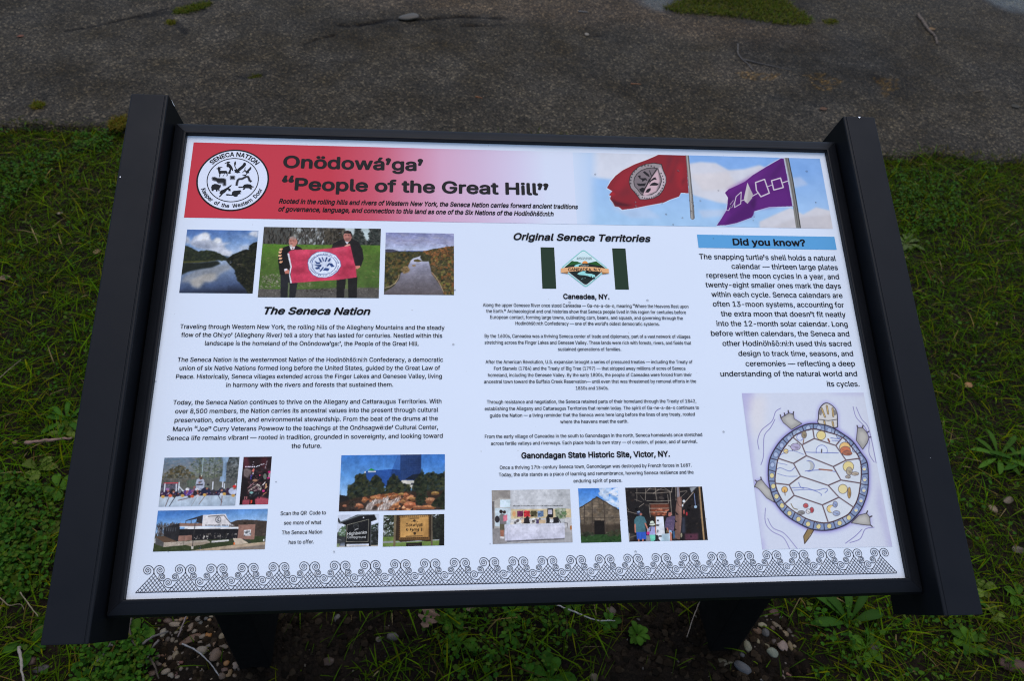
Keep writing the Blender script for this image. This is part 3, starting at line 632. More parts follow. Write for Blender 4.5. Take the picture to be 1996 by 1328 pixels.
def glyph(ch):
    """triangles of one character, overlapping contours united by the non-zero rule"""
    e = FONT[ch]
    if e[2] is None:
        vs, ed = [], []
        for c in e[1]:
            b0 = len(vs)
            vs += [Vector(p) for p in c]
            ed += [(b0 + i, b0 + (i + 1) % len(c)) for i in range(len(c))]
        r = delaunay_2d_cdt(vs, ed, [], 0, 1e-6)
        V = np.array([v[:] for v in r[0]])
        F = []
        for t in r[2]:
            cx_, cy_ = V[list(t)].mean(0)
            wn_ = 0
            for c in e[1]:
                for i in range(len(c)):
                    (xa, ya), (xb, yb) = c[i - 1], c[i]
                    if (ya <= cy_) != (yb <= cy_):
                        if xa + (cy_ - ya) * (xb - xa) / (yb - ya) > cx_:
                            wn_ += 1 if yb > ya else -1
            if wn_ != 0:
                F.append(tuple(t))
        e[2] = (V, F)
    return e[0], e[2]

_tc = {}
def glyphs(body, shear):
    key = (body, shear)
    if key not in _tc:
        V, F, x, n = [], [], 0.0, 0
        for ch in body:
            if ch not in FONT:
                x += 0.188
                continue
            adv, (v, f) = glyph(ch)
            if ch == '-':
                adv -= 0.05
            V.append(v + np.array([x - (0.03 if ch == '-' else 0), 0]))
            F += [tuple(i + n for i in t) for t in f]
            n += len(v)
            x += adv
        V = np.concatenate(V)
        V[:, 0] += shear * V[:, 1]
        _tc[key] = (V, F)
    return _tc[key]

def text(pr, body, p0, p1, cap, c=(20, 22, 26), off=0.007, shear=0.0, z=0.0006, bend=None, perp=None):
    """a line from baseline point p0 to p1 (panel metres); bend=(centre, r, a0, a1) wraps it round a circle.
    Heavier weights are the same outlines laid side by side, each a hair above the last."""
    off *= 0.75
    v0, f = glyphs(body, shear)
    sh_ = [(0, 0)]
    if off > 0.0105:
        sh_ += [(math.cos(a) * off, math.sin(a) * off) for a in np.linspace(0, 2 * math.pi, 9)[:-1]]
    elif off > 0:
        sh_ = [(-off, 0), (off, 0)]
    x0, x1 = v0[:, 0].min() - off, v0[:, 0].max() + off
    for i, (sx, sy) in enumerate(sh_):
        _text(pr, v0 + np.array([sx, sy]), f, x0, x1, p0, p1, cap, c, z + i * 0.000012, bend, perp)

def _text(pr, v, f, x0, x1, p0, p1, cap, c, z, bend, perp):
    t = (v[:, 0] - x0) / (x1 - x0)
    y = v[:, 1] / CAPH * cap
    if bend:
        (cx, cy), r, a0, a1 = bend
        ang = a0 + (a1 - a0) * t
        rr_ = r + (y if a1 < a0 else -y)
        V = np.stack([cx + rr_ * np.cos(ang), cy + rr_ * np.sin(ang), np.full(len(v), z)], -1)
    else:
        p0, p1 = np.array(p0), np.array(p1)
        d = p1 - p0
        pp = np.array([-d[1], d[0]]) / np.linalg.norm(d) if perp is None else np.array(perp)
        V = p0 + t[:, None] * d + y[:, None] * pp
        V = np.c_[V, np.full(len(v), z)]
    pr.add(V, f, ink(c))

# ------------------------------------------------------------------ ground and road
def hnoise(x, y, seed=0, sc=1.0):
    rs = np.random.RandomState(seed)
    out = np.zeros_like(x)
    for i in range(10):
        a = rs.rand() * 6.283
        f = sc * (0.7 + 1.9 * i)
        out += np.sin((x * math.cos(a) + y * math.sin(a)) * f + rs.rand() * 6.28) / (1.2 + i)
    return out / 2.2

ROAD_Y = 2.215
def road_edge(x):
    return ROAD_Y + 0.030 * np.sin(3.1 * x + 1) + 0.022 * np.sin(7.7 * x) + 0.014 * np.sin(19 * x + 2) - 0.015 * np.clip(x, -1, 3)

def ground_z(x, y):
    x, y = np.asarray(x, float), np.asarray(y, float)
    z = 0.010 * hnoise(x, y, 3, 2.0)
    # soil is dug and a little heaped round the posts
    for cx_, cy_, a in ((-0.5, 0.27, 0.012), (0.47, 0.24, 0.010)):
        z = z + a * np.exp(-(((x - cx_) / 0.16) ** 2 + ((y - cy_) / 0.13) ** 2))
    return z - 0.006

# the near lawn and soil: one fine sheet inside a large coarse one
nx, ny = 330, 250
gx = np.linspace(-3.2, 4.4, nx)
gy = np.linspace(-1.6, 2.5, ny)
X, Y = np.meshgrid(gx, gy)
Z = ground_z(X, Y)
soft = np.random.RandomState(5).rand(ny, nx) * 0.006
Z = Z + soft
Z = np.where(Y > road_edge(X) + 0.10, -0.05, Z)
I = np.arange(nx * ny).reshape(ny, nx)
F = np.stack([I[:-1, :-1], I[:-1, 1:], I[1:, 1:], I[1:, :-1]], -1).reshape(-1, 4)
ground = link('ground', np_mesh('ground', np.stack([X, Y, Z], -1).reshape(-1, 3), F, smooth=True), M_soil)
tag(ground, kind='structure')
far = link('terrain', np_mesh('terrain', [(-60, -60, -.06), (60, -60, -.06), (60, 60, -.06), (-60, 60, -.06)], [(0, 1, 2, 3)]), M_soil)
tag(far, kind='structure')

# road surface with its cracks, damp hollows and silt, drawn on the asphalt itself
RX0, RX1, RY0, RY1 = -3.6, 5.4, 2.12, 5.2
cv = Canvas((RX0, RY0, RX1, RY1), 0.0125, Zm(0, 0, 1, G), 7, (0, 0, 0))
cv.SS = 1
cv.W, cv.H = cv.w, cv.h
cv.a = np.tile(np.array([36.0, 30.2, 21.5]), (cv.H, cv.W, 1))
wet = Canvas((RX0, RY0, RX1, RY1), 0.0125, Zm(0, 0, 1, G), 8, (0, 0, 0))
wet.SS = 1
wet.W, wet.H = wet.w, wet.h
wet.a = np.zeros((wet.H, wet.W, 3))
# values are linear reflectance x 1000
silt = (70, 53, 37)
for q, a in (([(640, 0), (1330, 0), (1300, 45), (1150, 55), (1000, 40), (800, 25), (700, 20)], 0.8),
             ([(1250, 40), (1420, 45), (1600, 70), (1640, 90), (1500, 95), (1330, 80)], 0.75),
             ([(1330, 130), (1520, 135), (1560, 165), (1400, 160)], 0.4)):
    cv.poly(q, silt, a, blur=5)
for q, a in (([(1380, 75), (1560, 60), (1700, 80), (1800, 160), (1760, 200), (1560, 180), (1420, 110)], 0.55),
             ([(1850, 120), (1996, 150), (1996, 180), (1900, 160)], 0.6), ([(1500, 180), (1640, 175), (1660, 215), (1560, 215)], 0.5),
             ([(700, 50), (980, 35), (985, 45), (850, 55), (720, 62)], 0.9)):
    cv.poly(q, (17, 15, 12), a, blur=4)
for ps, wd, a in (([(135, 68), (200, 56), (260, 42), (330, 24), (400, 10), (470, -4)], 5, 0.9), ([(330, 45), (350, 56), (366, 72)], 8, 0.8),
                  ([(0, 45), (60, 36), (130, 26)], 4, 0.5), ([(590, 95), (620, 82), (650, 75)], 4, 0.6),
                  ([(700, 55), (760, 45), (830, 44), (900, 38), (980, 42)], 7, 0.9), ([(280, 40), (330, 32), (400, 26)], 15, 0.6),
                  ([(470, 155), (490, 158), (510, 152)], 12, 0.7), ([(665, 55), (680, 57)], 8, 0.8), ([(900, 57), (985, 55)], 6, 0.5),
                  ([(1500, 195), (1560, 205), (1600, 215)], 8, 0.4), ([(1160, 75), (1180, 76)], 6, 0.7)):
    cv.line(ps, wd, (4, 3.6, 3.2), a)
    cv.line(ps, wd * 2.2, (9, 8.4, 7.4), a * 0.6)
for q in ([(1560, 148), (1600, 146), (1640, 160), (1620, 185), (1590, 180)], [(1700, 156), (1745, 155), (1750, 175), (1720, 195)], [(1420, 142), (1520, 150), (1500, 162), (1430, 158)]):
    cv.spl(q, 90, 2, 6, [(80, 46, 12), (54, 34, 11), (34, 24, 11), (96, 60, 20)], 0.5, 0.8, jit=3)
cv.noise(14, 11)
cv.noise(5, 7)
cv.noise(40, 9)
# standing wet film at the far right
for q in ([(1235, 12), (1290, -5), (1330, 4), (1310, 26), (1340, 32), (1290, 30)], [(1200, 0), (1240, -8), (1300, -6), (1270, 8)],
          [(1900, 0), (2000, -10), (2010, 34), (1960, 30), (1930, 16)], [(1400, 40), (1480, 42), (1580, 60), (1500, 52)]):
    wet.poly(q, (1, 1, 1), 0.9, blur=2)
    cv.poly(q, (17, 17, 18), 0.7, blur=2)
wn_ = vnoise(wet.H, wet.W, 7, wet.rng, 3)
wt = np.clip(wet.a[..., 0] * (0.35 + 1.3 * wn_) - 0.15, 0, 1)
C = np.clip(cv.a, 3, 160) / 1000.0
nyc, nxc = cv.h, cv.w
U = np.linspace(RX0, RX1, nxc)
Vv = np.linspace(RY1, RY0, nyc)
X, Y = np.meshgrid(U, Vv)
Z = 0.016 + 0.004 * hnoise(X, Y, 9, 1.6) + np.random.RandomState(2).rand(nyc, nxc) * 0.002
Z -= np.clip(0.018 - C.mean(-1), 0, 0.02) * 0.5
Z = Z + np.clip((Y - 3.6), 0, 5) * 0.004
Z = np.where(Y < road_edge(X), -0.045, Z)
I = np.arange(nxc * nyc).reshape(nyc, nxc)
F = np.stack([I[1:, :-1], I[1:, 1:], I[:-1, 1:], I[:-1, :-1]], -1).reshape(-1, 4)
road = link('road', np_mesh('road', np.stack([X, Y, Z], -1).reshape(-1, 3), F, np.dstack([C, wt[..., None]]).reshape(-1, 4), smooth=True), M_asph)
tag(road, kind='structure')
def road_z(x, y):
    return 0.017 + 0.004 * float(hnoise(np.array([x]), np.array([y]), 9, 1.6)[0]) + max(0, y - 3.6) * 0.004
# the rest of the car park beyond the detailed stretch
rv = [(-40, 2.3, -.03), (40, 2.3, -.03), (40, 40, .012), (-40, 40, .012)]
rv = [(-40, 2.24, .010), (RX0 + .02, 2.24, .010), (RX0 + .02, 45, .02), (-40, 45, .02), (RX1 - .02, 2.24, .010), (40, 2.24, .010), (40, 45, .02), (RX1 - .02, 45, .02),
      (RX0 + .02, RY1 - .02, .012), (RX1 - .02, RY1 - .02, .012)]
far_road = link('car_park', np_mesh('car_park', rv, [(0, 1, 2, 3), (4, 5, 6, 7), (8, 9, 7, 2)], np.tile([0.036, 0.0302, 0.0215, 0.0], (10, 1))), M_asph)
tag(far_road, kind='structure')
# ------------------------------------------------------------------ the sign: bars, frame, panel, posts
sign = empty('information_sign', (0, 0.3, 0))
tag(sign, 'black framed outdoor information board with a slanted white printed panel on two posts', 'information sign')
SIGN_I = Matrix.Translation((0, -0.3, 0))

def on_sign(o, panel_space=True):
    o.parent = sign
    o.matrix_local = SIGN_I @ PANEL_M if panel_space else SIGN_I
    return o

def round_poly(ps, r, n=4):
    out = []
    L = len(ps)
    for i in range(L):
        p, a, b2 = (np.array(ps[j % L], float) for j in (i, i - 1, i + 1))
        ri = r[i] if isinstance(r, (list, tuple)) else r
        da, db = (a - p) / np.linalg.norm(a - p), (b2 - p) / np.linalg.norm(b2 - p)
        if ri <= 0:
            out.append(tuple(p))
            continue
        A, B = p + da * ri, p + db * ri
        for t in np.linspace(0, 1, n + 1):
            out.append(tuple((1 - t) ** 2 * A + 2 * t * (1 - t) * p + t * t * B))
    return out

def prism_y(prof, y0, y1, cap_in=0.0015):
    """profile in (x, z) pushed along y, the two ends slightly chamfered"""
    n = len(prof)
    pr = np.array(prof)
    c = pr.mean(0)
    V, F = [], []
    def ring(y, sc):
        q = c + (pr - c) * sc
        V.append(np.c_[q[:, 0], np.full(n, y), q[:, 1]])
    ring(y0, 0.985); ring(y0 + cap_in, 1); ring(y1 - cap_in, 1); ring(y1, 0.985)
    for k in range(3):
        for i in range(n):
            j = (i + 1) % n
            F.append((k * n + i, k * n + j, (k + 1) * n + j, (k + 1) * n + i))
    F.append(tuple(reversed(range(n))))
    F.append(tuple(range(3 * n, 4 * n)))
    return np.concatenate(V), F

BX0, BX1, BY0, BY1, BZ0, BZ1 = -0.0672, -0.0195, -0.0426, 0.6324, -0.0737, 0.0312
# the inner front edge carries a fine groove
prof = round_poly([(BX0, BZ0), (BX1, BZ0), (BX1, BZ1), (BX1 - 0.0032, BZ1), (BX1 - 0.0037, BZ1 - 0.0008), (BX1 - 0.0045, BZ1 - 0.0008),
                   (BX1 - 0.0050, BZ1), (BX0, BZ1)], [0.003, 0.003, 0.0026, 0.0004, 0, 0, 0.0006, 0.0022])
V, F = prism_y(prof, BY0, BY1)
bar_me = np_mesh('side_bar', V, F)
o = on_sign(link('side_bar', bar_me, M_black))
Vm = V.copy()
Vm[:, 0] = PW - V[:, 0]
bar_me2 = np_mesh('side_bar', Vm, [tuple(reversed(f)) for f in F])
o2 = on_sign(link('side_bar', bar_me2, M_black))
for q in (o, o2):
    w = q.modifiers.new('soft_edges', 'WEIGHTED_NORMAL')
    w.keep_sharp = True
    q.data.polygons.foreach_set('use_smooth', np.ones(len(q.data.polygons), bool))
    q.data.set_sharp_from_angle(angle=R_(35))

# paint chips that show bare metal: on the top edge of the right bar, on the inner top edge of the left bar
def blob(name, pts3, mt, parent):
    me = np_mesh(name, pts3, [tuple(range(len(pts3)))])
    return on_sign(link(name, me, mt))
cx = PW + 0.0434
blob('chip_or_glint', [(cx - .0022, BY1 - .0002, BZ1 + .0003), (cx, BY1 - .0030, BZ1 + .0004), (cx + .0022, BY1 - .0002, BZ1 + .0003), (cx + .0010, BY1 + .0004, BZ1 - .0004), (cx - .0012, BY1 + .0004, BZ1 - .0004)], M_metal, sign)
blob('chip_or_glint', [(BX1 + .0003, BY1 + .0003, BZ1 - .010), (BX1 + .0005, BY1 - .0015, BZ1 - .013), (BX1 + .0006, BY1 - .002, BZ1 - .020), (BX1 + .0003, BY1 + .0004, BZ1 - .026)], M_metal, sign)
# a drop on the outer edge of the left bar
def uv_blob(c, r, sq=0.5):
    bm = bmesh.new()
    bmesh.ops.create_icosphere(bm, subdivisions=2, radius=r)
    v = np.array([q.co[:] for q in bm.verts]) * [1, 1, sq] + np.array(c)
    f = [tuple(q.index for q in fc.verts) for fc in bm.faces]
    bm.free()
    return v, f
M_water, nt, b = mat('water')
b.inputs['Transmission Weight'].default_value = 1.0
b.inputs['IOR'].default_value = 1.33
b.inputs['Roughness'].default_value = 0.0

for px, py, z_, r_ in ((234.5, 345, BZ1, .0011), (1813, 893, BZ1, .0004)):  # first fleck: a drop's bright sky glint, put in as pale metal colour
    r = ray(px, py)
    k = np.dot(PORG + PUz * z_ - CAM, PUz) / np.dot(r, PUz)
    d = CAM + k * r - PORG
    blob('chip_or_glint', [(d @ PUx + r_ * math.cos(a) * 0.7, d @ PUy + r_ * math.sin(a), z_ + .0003) for a in np.linspace(0, 6.283, 7)[:-1]], M_metal, sign)

def frame_rail(a, b2, na, name='frame_rail'):
    """mitred rail along the panel edge a->b2 (panel metres), na = outward normal"""
    prof = [(0.0, -0.004), (0.0, 0.0062), (0.0006, 0.0071), (0.0017, 0.0074), (0.0045, 0.0070), (0.0052, 0.0066), (0.0125, 0.0058),
            (0.0160, 0.0040), (0.0180, -0.0010), (0.0189, -0.0050), (0.0190, -0.0260)]
    a, b2, na = np.array(a), np.array(b2), np.array(na)
    t = (b2 - a) / np.linalg.norm(b2 - a)
    V, F = [], []
    for d, z in prof:
        for e, s_ in ((a, -1), (b2, 1)):
            q = e + na * d + t * s_ * (d - 0.00018)
            V.append((q[0], q[1], z))
    n = len(prof)
    for i in range(n - 1):
        F.append((2 * i, 2 * i + 1, 2 * i + 3, 2 * i + 2))
    F.append(tuple(2 * i for i in range(n)))
    F.append(tuple(2 * i + 1 for i in reversed(range(n))))
    F.append((2 * n - 2, 2 * n - 1, 1, 0))
    me = np_mesh(name, V, F, smooth=True)
    me.set_sharp_from_angle(angle=R_(32))
    return on_sign(link(name, me, M_black))
frame_rail((0, PH), (PW, PH), (0, 1))
frame_rail((PW, 0), (0, 0), (0, -1))
frame_rail((0, 0), (0, PH), (-1, 0))
frame_rail((PW, PH), (PW, 0), (1, 0))

# panel: a 4 mm sheet that reaches under the frame
e = 0.012
pv = [(-e, -e, -0.004), (PW + e, -e, -0.004), (PW + e, PH + e, -0.004), (-e, PH + e, -0.004),
      (-e, -e, 0), (PW + e, -e, 0), (PW + e, PH + e, 0), (-e, PH + e, 0)]
panel = on_sign(link('panel', np_mesh('panel', pv, [(3, 2, 1, 0), (4, 5, 6, 7), (0, 1, 5, 4), (1, 2, 6, 5), (2, 3, 7, 6), (3, 0, 4, 7)]), M_panel))
tag(panel, 'white panel printed with red and blue header, photographs and text columns')
# rain drops left on the printed face
rd = np.random.default_rng(12)
spots = [(1290, 396), (1298, 418), (1330, 425), (1365, 392), (1312, 438), (1400, 372), (1425, 402), (1470, 423), (1468, 430), (1322, 333), (1572, 334), (1590, 395), (1240, 402), (1160, 340), (1110, 590), (1255, 612), (1262, 586)]
spots += [(rd.uniform(300, 1700), rd.uniform(300, 1120)) for _ in range(22)]
for px, py in spots:
    u, v = P(px, py)
    vv, ff = uv_blob((u, v, 0.0007), rd.uniform(.0006, .0016), .35)
    o = link('rain_drop', np_mesh('rain_drop', vv, ff, smooth=True), M_water, panel)
# stiffening sheet behind it
bv = [(x, y, z) for z in (-0.022, -0.008) for x, y in ((-.0188, -.018), (PW + .0188, -.018), (PW + .0188, PH + .018), (-.0188, PH + .018))]
on_sign(link('backing_sheet', np_mesh('backing_sheet', bv, [(3, 2, 1, 0), (4, 5, 6, 7), (0, 1, 5, 4), (1, 2, 6, 5), (2, 3, 7, 6), (3, 0, 4, 7)]), M_black))

# posts
def leg(x0, x1, y0=0.22, y1=0.355):
    ps = round_poly([(x0, y0), (x1, y0), (x1, y1), (x0, y1)], 0.004)
    n = len(ps)
    V = [(x, y, -0.15) for x, y in ps] + [(x, y, PORG[2] + y * math.tan(TILT) - 0.032) for x, y in ps]
    F = [(i, (i + 1) % n, n + (i + 1) % n, n + i) for i in range(n)] + [tuple(range(n, 2 * n)), tuple(reversed(range(n)))]
    me = np_mesh('leg', V, F, smooth=True)
    me.set_sharp_from_angle(angle=R_(40))
    return on_sign(link('leg', me, M_leg), False)
leg(-0.506, -0.444)
leg(0.455, 0.517)
# ------------------------------------------------------------------ what is printed on the panel
def rect_of(tl, tr, br, bl, Z=P):
    a, b2, c, d = Z(*tl), Z(*tr), Z(*br), Z(*bl)
    return ((a[0] + d[0]) / 2, (c[1] + d[1]) / 2, (b2[0] + c[0]) / 2, (a[1] + b2[1]) / 2)

def photo(name, Z, quad, seed, bg, res=0.00065):
    return Canvas(rect_of(*quad, Z=Z), res, Z, seed, bg), Print(name)

# ---- header banner: red to white to sky, two flags
hx0, hy0 = P(368, 352)[0], P(990, 435)[1]
hx1, hy1 = P(1611, 380)[0], P(990, 293.5)[1]
def head_col(px):
    st = [(360, (192, 58, 74)), (630, (191, 60, 78)), (720, (196, 88, 112)), (780, (203, 128, 158)), (850, (208, 166, 198)), (920, (206, 182, 214)),
          (1000, (208, 202, 232)), (1060, (210, 220, 244)), (1130, (200, 216, 243)), (1180, (176, 202, 238))]
    return [(a, c) for a, c in st]
pr = Print('banner')
xs = P(1120, 360)[0]
cv = Canvas((hx0, hy0, xs, hy1), 0.004, P, 3)
lo = [((a - 368) / (1120 - 368), c) for a, c in head_col(0) if a < 1130]
cv.grad((368, 355), (1120, 362), lo)
pr.grid(cv)
cv = Canvas((xs, hy0, hx1, hy1), 0.00062, P, 4, (150, 188, 236))
cv.grad((1300, 300), (1300, 440), [(0, (128, 172, 232)), (0.5, (152, 190, 236)), (1, (160, 198, 236))])
cl = (208, 210, 222)
for q, c, a, bl in (([(1150, 296), (1290, 300), (1290, 345), (1240, 340), (1190, 350), (1150, 345)], (216, 218, 230), .9, 6),
                    ([(1340, 320), (1365, 316), (1395, 318), (1420, 332), (1450, 330), (1480, 322), (1500, 330), (1440, 400), (1400, 395), (1350, 380)], cl, .95, 4),
                    ([(1345, 340), (1420, 335), (1440, 370), (1370, 372)], (212, 208, 214), .8, 7),
                    ([(1480, 432), (1510, 418), (1540, 405), (1565, 418), (1590, 404), (1625, 412), (1625, 450), (1480, 450)], (206, 206, 216), .95, 3),
                    ([(1545, 425), (1620, 418), (1620, 446), (1500, 446)], (190, 188, 196), .6, 5),
                    ([(1500, 352), (1560, 345), (1575, 360), (1530, 370)], (190, 202, 228), .6, 5), ([(1360, 410), (1420, 408), (1420, 420), (1370, 425)], (190, 200, 222), .6, 5),
                    ([(1190, 405), (1260, 404), (1290, 425), (1230, 425)], (186, 200, 228), .5, 6)):
    cv.poly(q, c, a, bl)
cv.noise(26, 9)
cv.grad((1120, 360), (1215, 362), [(0, (201, 217, 243)), (1, (160, 196, 238))], [(1100, 280), (1160, 280), (1155, 450), (1100, 450)], 14)
fl = Zm(1180, 295, 11.067)
cv.Z = fl
flag = [(1150, 75), (1740, 92), (1760, 400), (1795, 905), (1630, 895), (1590, 975), (1400, 1040), (1260, 1105), (900, 1170), (580, 1235), (365, 1260), (290, 1200), (205, 1185),
        (170, 1110), (100, 1025), (125, 960), (80, 945), (150, 860), (35, 790), (110, 660), (220, 530), (380, 410), (640, 280), (900, 185)]
cv.poly([(x + (-14 if x < 700 else 0), y + (-16 if y < 700 else 14)) for x, y in flag], (226, 230, 240), .7, 1)
cv.poly(flag, (134, 38, 50))
for q, c, a, bl in (([(350, 470), (700, 300), (560, 560), (300, 900), (150, 800)], (152, 40, 54), .7, 8), ([(1500, 300), (1700, 250), (1700, 850), (1560, 800)], (160, 40, 52), .7, 8),
                    ([(1320, 120), (1480, 110), (1300, 500), (1330, 250)], (108, 40, 54), .6, 5), ([(1560, 130), (1600, 130), (1420, 700), (1360, 680)], (104, 40, 52), .5, 5),
                    ([(120, 1010), (240, 1080), (520, 1150), (700, 1120), (480, 1190), (210, 1180)], (70, 28, 40), .8, 4), ([(170, 870), (220, 930), (150, 960), (90, 940)], (176, 38, 50), .8, 3),
                    ([(560, 1060), (1000, 1060), (1240, 1060), (900, 1150), (600, 1200)], (150, 38, 52), .6, 7), ([(1640, 650), (1700, 560), (1720, 620), (1650, 770)], (90, 32, 46), .5, 4),
                    ([(300, 880), (520, 760), (560, 900), (330, 1000)], (112, 40, 52), .5, 8)):
    cv.poly(q, c, a, bl)
eo = [(1215, 275), (1250, 400), (1310, 540), (1318, 660), (1260, 830), (1170, 950), (1040, 1020), (880, 1045), (745, 1045), (690, 970), (620, 880), (540, 790), (508, 660), (530, 540), (600, 430), (720, 330), (880, 270), (1050, 250)]
cv.poly(eo, (30, 28, 34))
ctr = np.mean(eo, 0)
sh = lambda k: [tuple(ctr + (np.array(p) - ctr) * k) for p in eo]
cv.poly(sh(.965), (150, 142, 148))
cv.poly([(1190, 330), (1300, 560), (1300, 680), (1200, 880), (1000, 1010), (780, 1030), (740, 960), (1000, 960), (1180, 760), (1190, 500), (1140, 380)], (196, 182, 192), .9, 2)
cv.poly(sh(.755), (32, 30, 36))
cv.poly(sh(.72), (122, 112, 120))
cv.poly([(1130, 400), (1175, 640), (1100, 860), (860, 970), (800, 930), (940, 640)], (206, 176, 188), .95, 2)
cv.line([(950, 600), (800, 940)], 14, (32, 30, 36))
cv.line([(1100, 400), (1000, 550), (880, 760), (790, 890)], 22, (36, 34, 40))
for q in ([(700, 530), (760, 520), (760, 580), (880, 580), (910, 640), (860, 620), (800, 660), (790, 620), (740, 590)], [(810, 450), (850, 430), (940, 500), (960, 560), (900, 530), (850, 490)], [(670, 690), (760, 700), (880, 690), (850, 750), (720, 750)],
          [(730, 820), (800, 780), (850, 800), (820, 880), (760, 870)], [(860, 890), (900, 820), (970, 790), (985, 830), (930, 890)], [(950, 745), (1000, 690), (1060, 670), (1150, 700), (1120, 740), (1020, 740)],
          [(945, 710), (960, 640), (1040, 570), (1080, 560), (1110, 620), (1060, 610), (985, 650)], [(940, 400), (960, 420), (1000, 520), (985, 540)]):
    cv.poly(q, (34, 33, 40))
for i, t in enumerate(np.linspace(0.02, 1, 22)):       # the worn lettering of the cloth emblem
    a = math.radians(190 - 235 * t)
    x, y = ctr[0] - 5 + 355 * math.cos(a), ctr[1] - 350 * math.sin(a)
    if i not in (6, 13):
        cv.poly([(x - 14, y - 16), (x + 14, y - 14), (x + 12, y + 16), (x - 12, y + 14)], (44, 42, 48), .75)
for i, t in enumerate(np.linspace(0, 1, 15)):
    a = math.radians(-142 + 118 * t)
    x, y = ctr[0] + 345 * math.cos(a), ctr[1] - 352 * math.sin(a)
    if i not in (3,):
        cv.poly([(x - 12, y - 14), (x + 13, y - 14), (x + 11, y + 14), (x - 12, y + 13)], (48, 44, 50), .75)
for dx, w_, c in ((0, 70, (120, 118, 120)), (-8, 30, (166, 164, 162)), (32, 12, (76, 74, 76)), (-32, 8, (98, 96, 98))):
    cv.line([(1764 + dx * .75, 88), (1798 + dx * .85, 420), (1832 + dx, 800), (1862 + dx * 1.2, 1180), (1878 + dx * 1.3, 1440)], w_, c)
cv.spl([(1800, 850), (1870, 850), (1920, 1330), (1830, 1330)], 40, 5, 16, [(60, 58, 60), (100, 98, 98), (160, 158, 156)], 1.8, .5)
cv.Z = Zm(1390, 300, 9.161)
fl2 = [(1205, 85), (1255, 85), (1320, 420), (1415, 935), (1250, 940), (1000, 945), (730, 1025), (715, 1090), (680, 1135), (420, 1230), (230, 1270), (60, 1278), (130, 1180), (235, 1010), (255, 900), (262, 780), (208, 695), (270, 635), (560, 500), (700, 385), (950, 230)]
cv.poly([(x + (-14 if x < 900 else 0), y + (-14 if y < 760 else 14)) for x, y in fl2], (224, 226, 240), .7, 1)
cv.poly(fl2, (88, 32, 116))
for q, c, a, bl in (([(260, 640), (1000, 230), (760, 520), (420, 640), (280, 760)], (106, 40, 134), .7, 8), ([(1000, 420), (1240, 100), (1260, 200), (1100, 450)], (72, 28, 98), .6, 6),
                    ([(600, 880), (720, 960), (700, 1110), (380, 1230), (200, 1250)], (74, 26, 100), .7, 7), ([(720, 860), (1000, 700), (1300, 640), (1380, 900), (800, 990)], (98, 38, 126), .6, 7),
                    ([(640, 870), (760, 760), (760, 900), (720, 1000)], (60, 22, 82), .7, 5), ([(100, 1250), (240, 1010), (320, 1060), (200, 1230)], (110, 40, 138), .6, 5),
                    ([(260, 860), (300, 760), (340, 820), (270, 1000)], (62, 24, 84), .6, 4)):
    cv.poly(q, c, a, bl)
wl = (206, 198, 212)
for ps, wd in (([(1040, 480), (1200, 432), (1250, 600), (1080, 645), (1040, 480)], 22), ([(755, 512), (915, 455), (1000, 700), (850, 765), (770, 650), (755, 512)], 22), ([(1240, 515), (1330, 485)], 18), ([(970, 585), (1060, 550)], 14),
               ([(500, 680), (490, 890), (380, 955), (385, 860), (410, 760), (500, 680)], 14), ([(495, 840), (560, 815)], 14), ([(690, 760), (760, 720), (800, 700)], 16), ([(330, 960), (380, 860)], 9), ([(300, 905), (360, 830)], 7), ([(235, 1005), (275, 1010), (300, 960)], 12)):
    cv.line(ps, wd, wl)
cv.poly([(610, 510), (660, 630), (705, 720), (690, 790), (610, 890), (555, 840), (550, 780), (585, 620)], (196, 192, 198))
cv.poly([(640, 600), (705, 720), (690, 790), (610, 890), (600, 860)], (166, 160, 168), .7, 2)
for dx, w_, c in ((0, 82, (128, 128, 126)), (34, 18, (58, 58, 58)), (-4, 10, (88, 88, 88))):
    cv.line([(1305 + dx, 80), (1385 + dx, 470), (1462 + dx, 935), (1535 + dx, 1425)], w_, c)
cv.line([(1266, 82), (1345, 470), (1402, 800), (1420, 920)], 22, (182, 188, 208))
pr.grid(cv)
banner = pr.build(panel)

# ---- headings, sub-title
def lines(name, first, last, rows, cap_px, off=0.0125, shear=0.0, c=(20, 22, 27)):
    pr = Print(name)
    v0, v1 = P(*first)[1], P(*last)[1]
    n = max(1, len(rows) - 1)
    for i, (t, xl, xr) in enumerate(rows):
        f = i / n
        v = v0 + (v1 - v0) * f
        py = first[1] + (last[1] - first[1]) * f
        xm = (xl + xr) / 2
        cap = (P(xm, py - cap_px)[1] - P(xm, py)[1]) * 1.0
        text(pr, t, (P(xl, py)[0], v), (P(xr, py)[0], v), cap, c, off, shear)
    return pr.build(panel)

lines('title', (690, 329.7), (810, 375), [('Onödowá’ga’', 551.1, 824.6), ('“People of the Great Hill”', 547.9, 1069.8)], 22.0, 0.034, c=(32, 33, 38))
lines('subtitle', (834, 402), (810, 416.7), [('Rooted in the rolling hills and rivers of Western New York, the Seneca Nation carries forward ancient traditions', 543.1, 1126.4),
      ('of governance, language, and connection to this land as one of the Six Nations of the Hodínöhšö:ni:h', 542, 1079.2)], 8.6, 0.034, 0.22, c=(26, 27, 32))
lines('heading', (618, 613.2), (618, 613.2), [('The Seneca Nation', 514.7, 722.1)], 13.2, 0.036, 0.24)
lines('heading', (1135, 469.7), (1135, 469.7), [('Original Seneca Territories', 1001.1, 1268.5)], 12.6, 0.036, 0.24)
lines('heading', (1143, 583.2), (1143, 583.2), [('Caneadea, NY.', 1097.9, 1188)], 9.3, 0.036)
lines('heading', (1161, 892.4), (1161, 892.4), [('Ganondagan State Historic Site, Victor, NY.', 1016.2, 1306)], 10.8, 0.036)
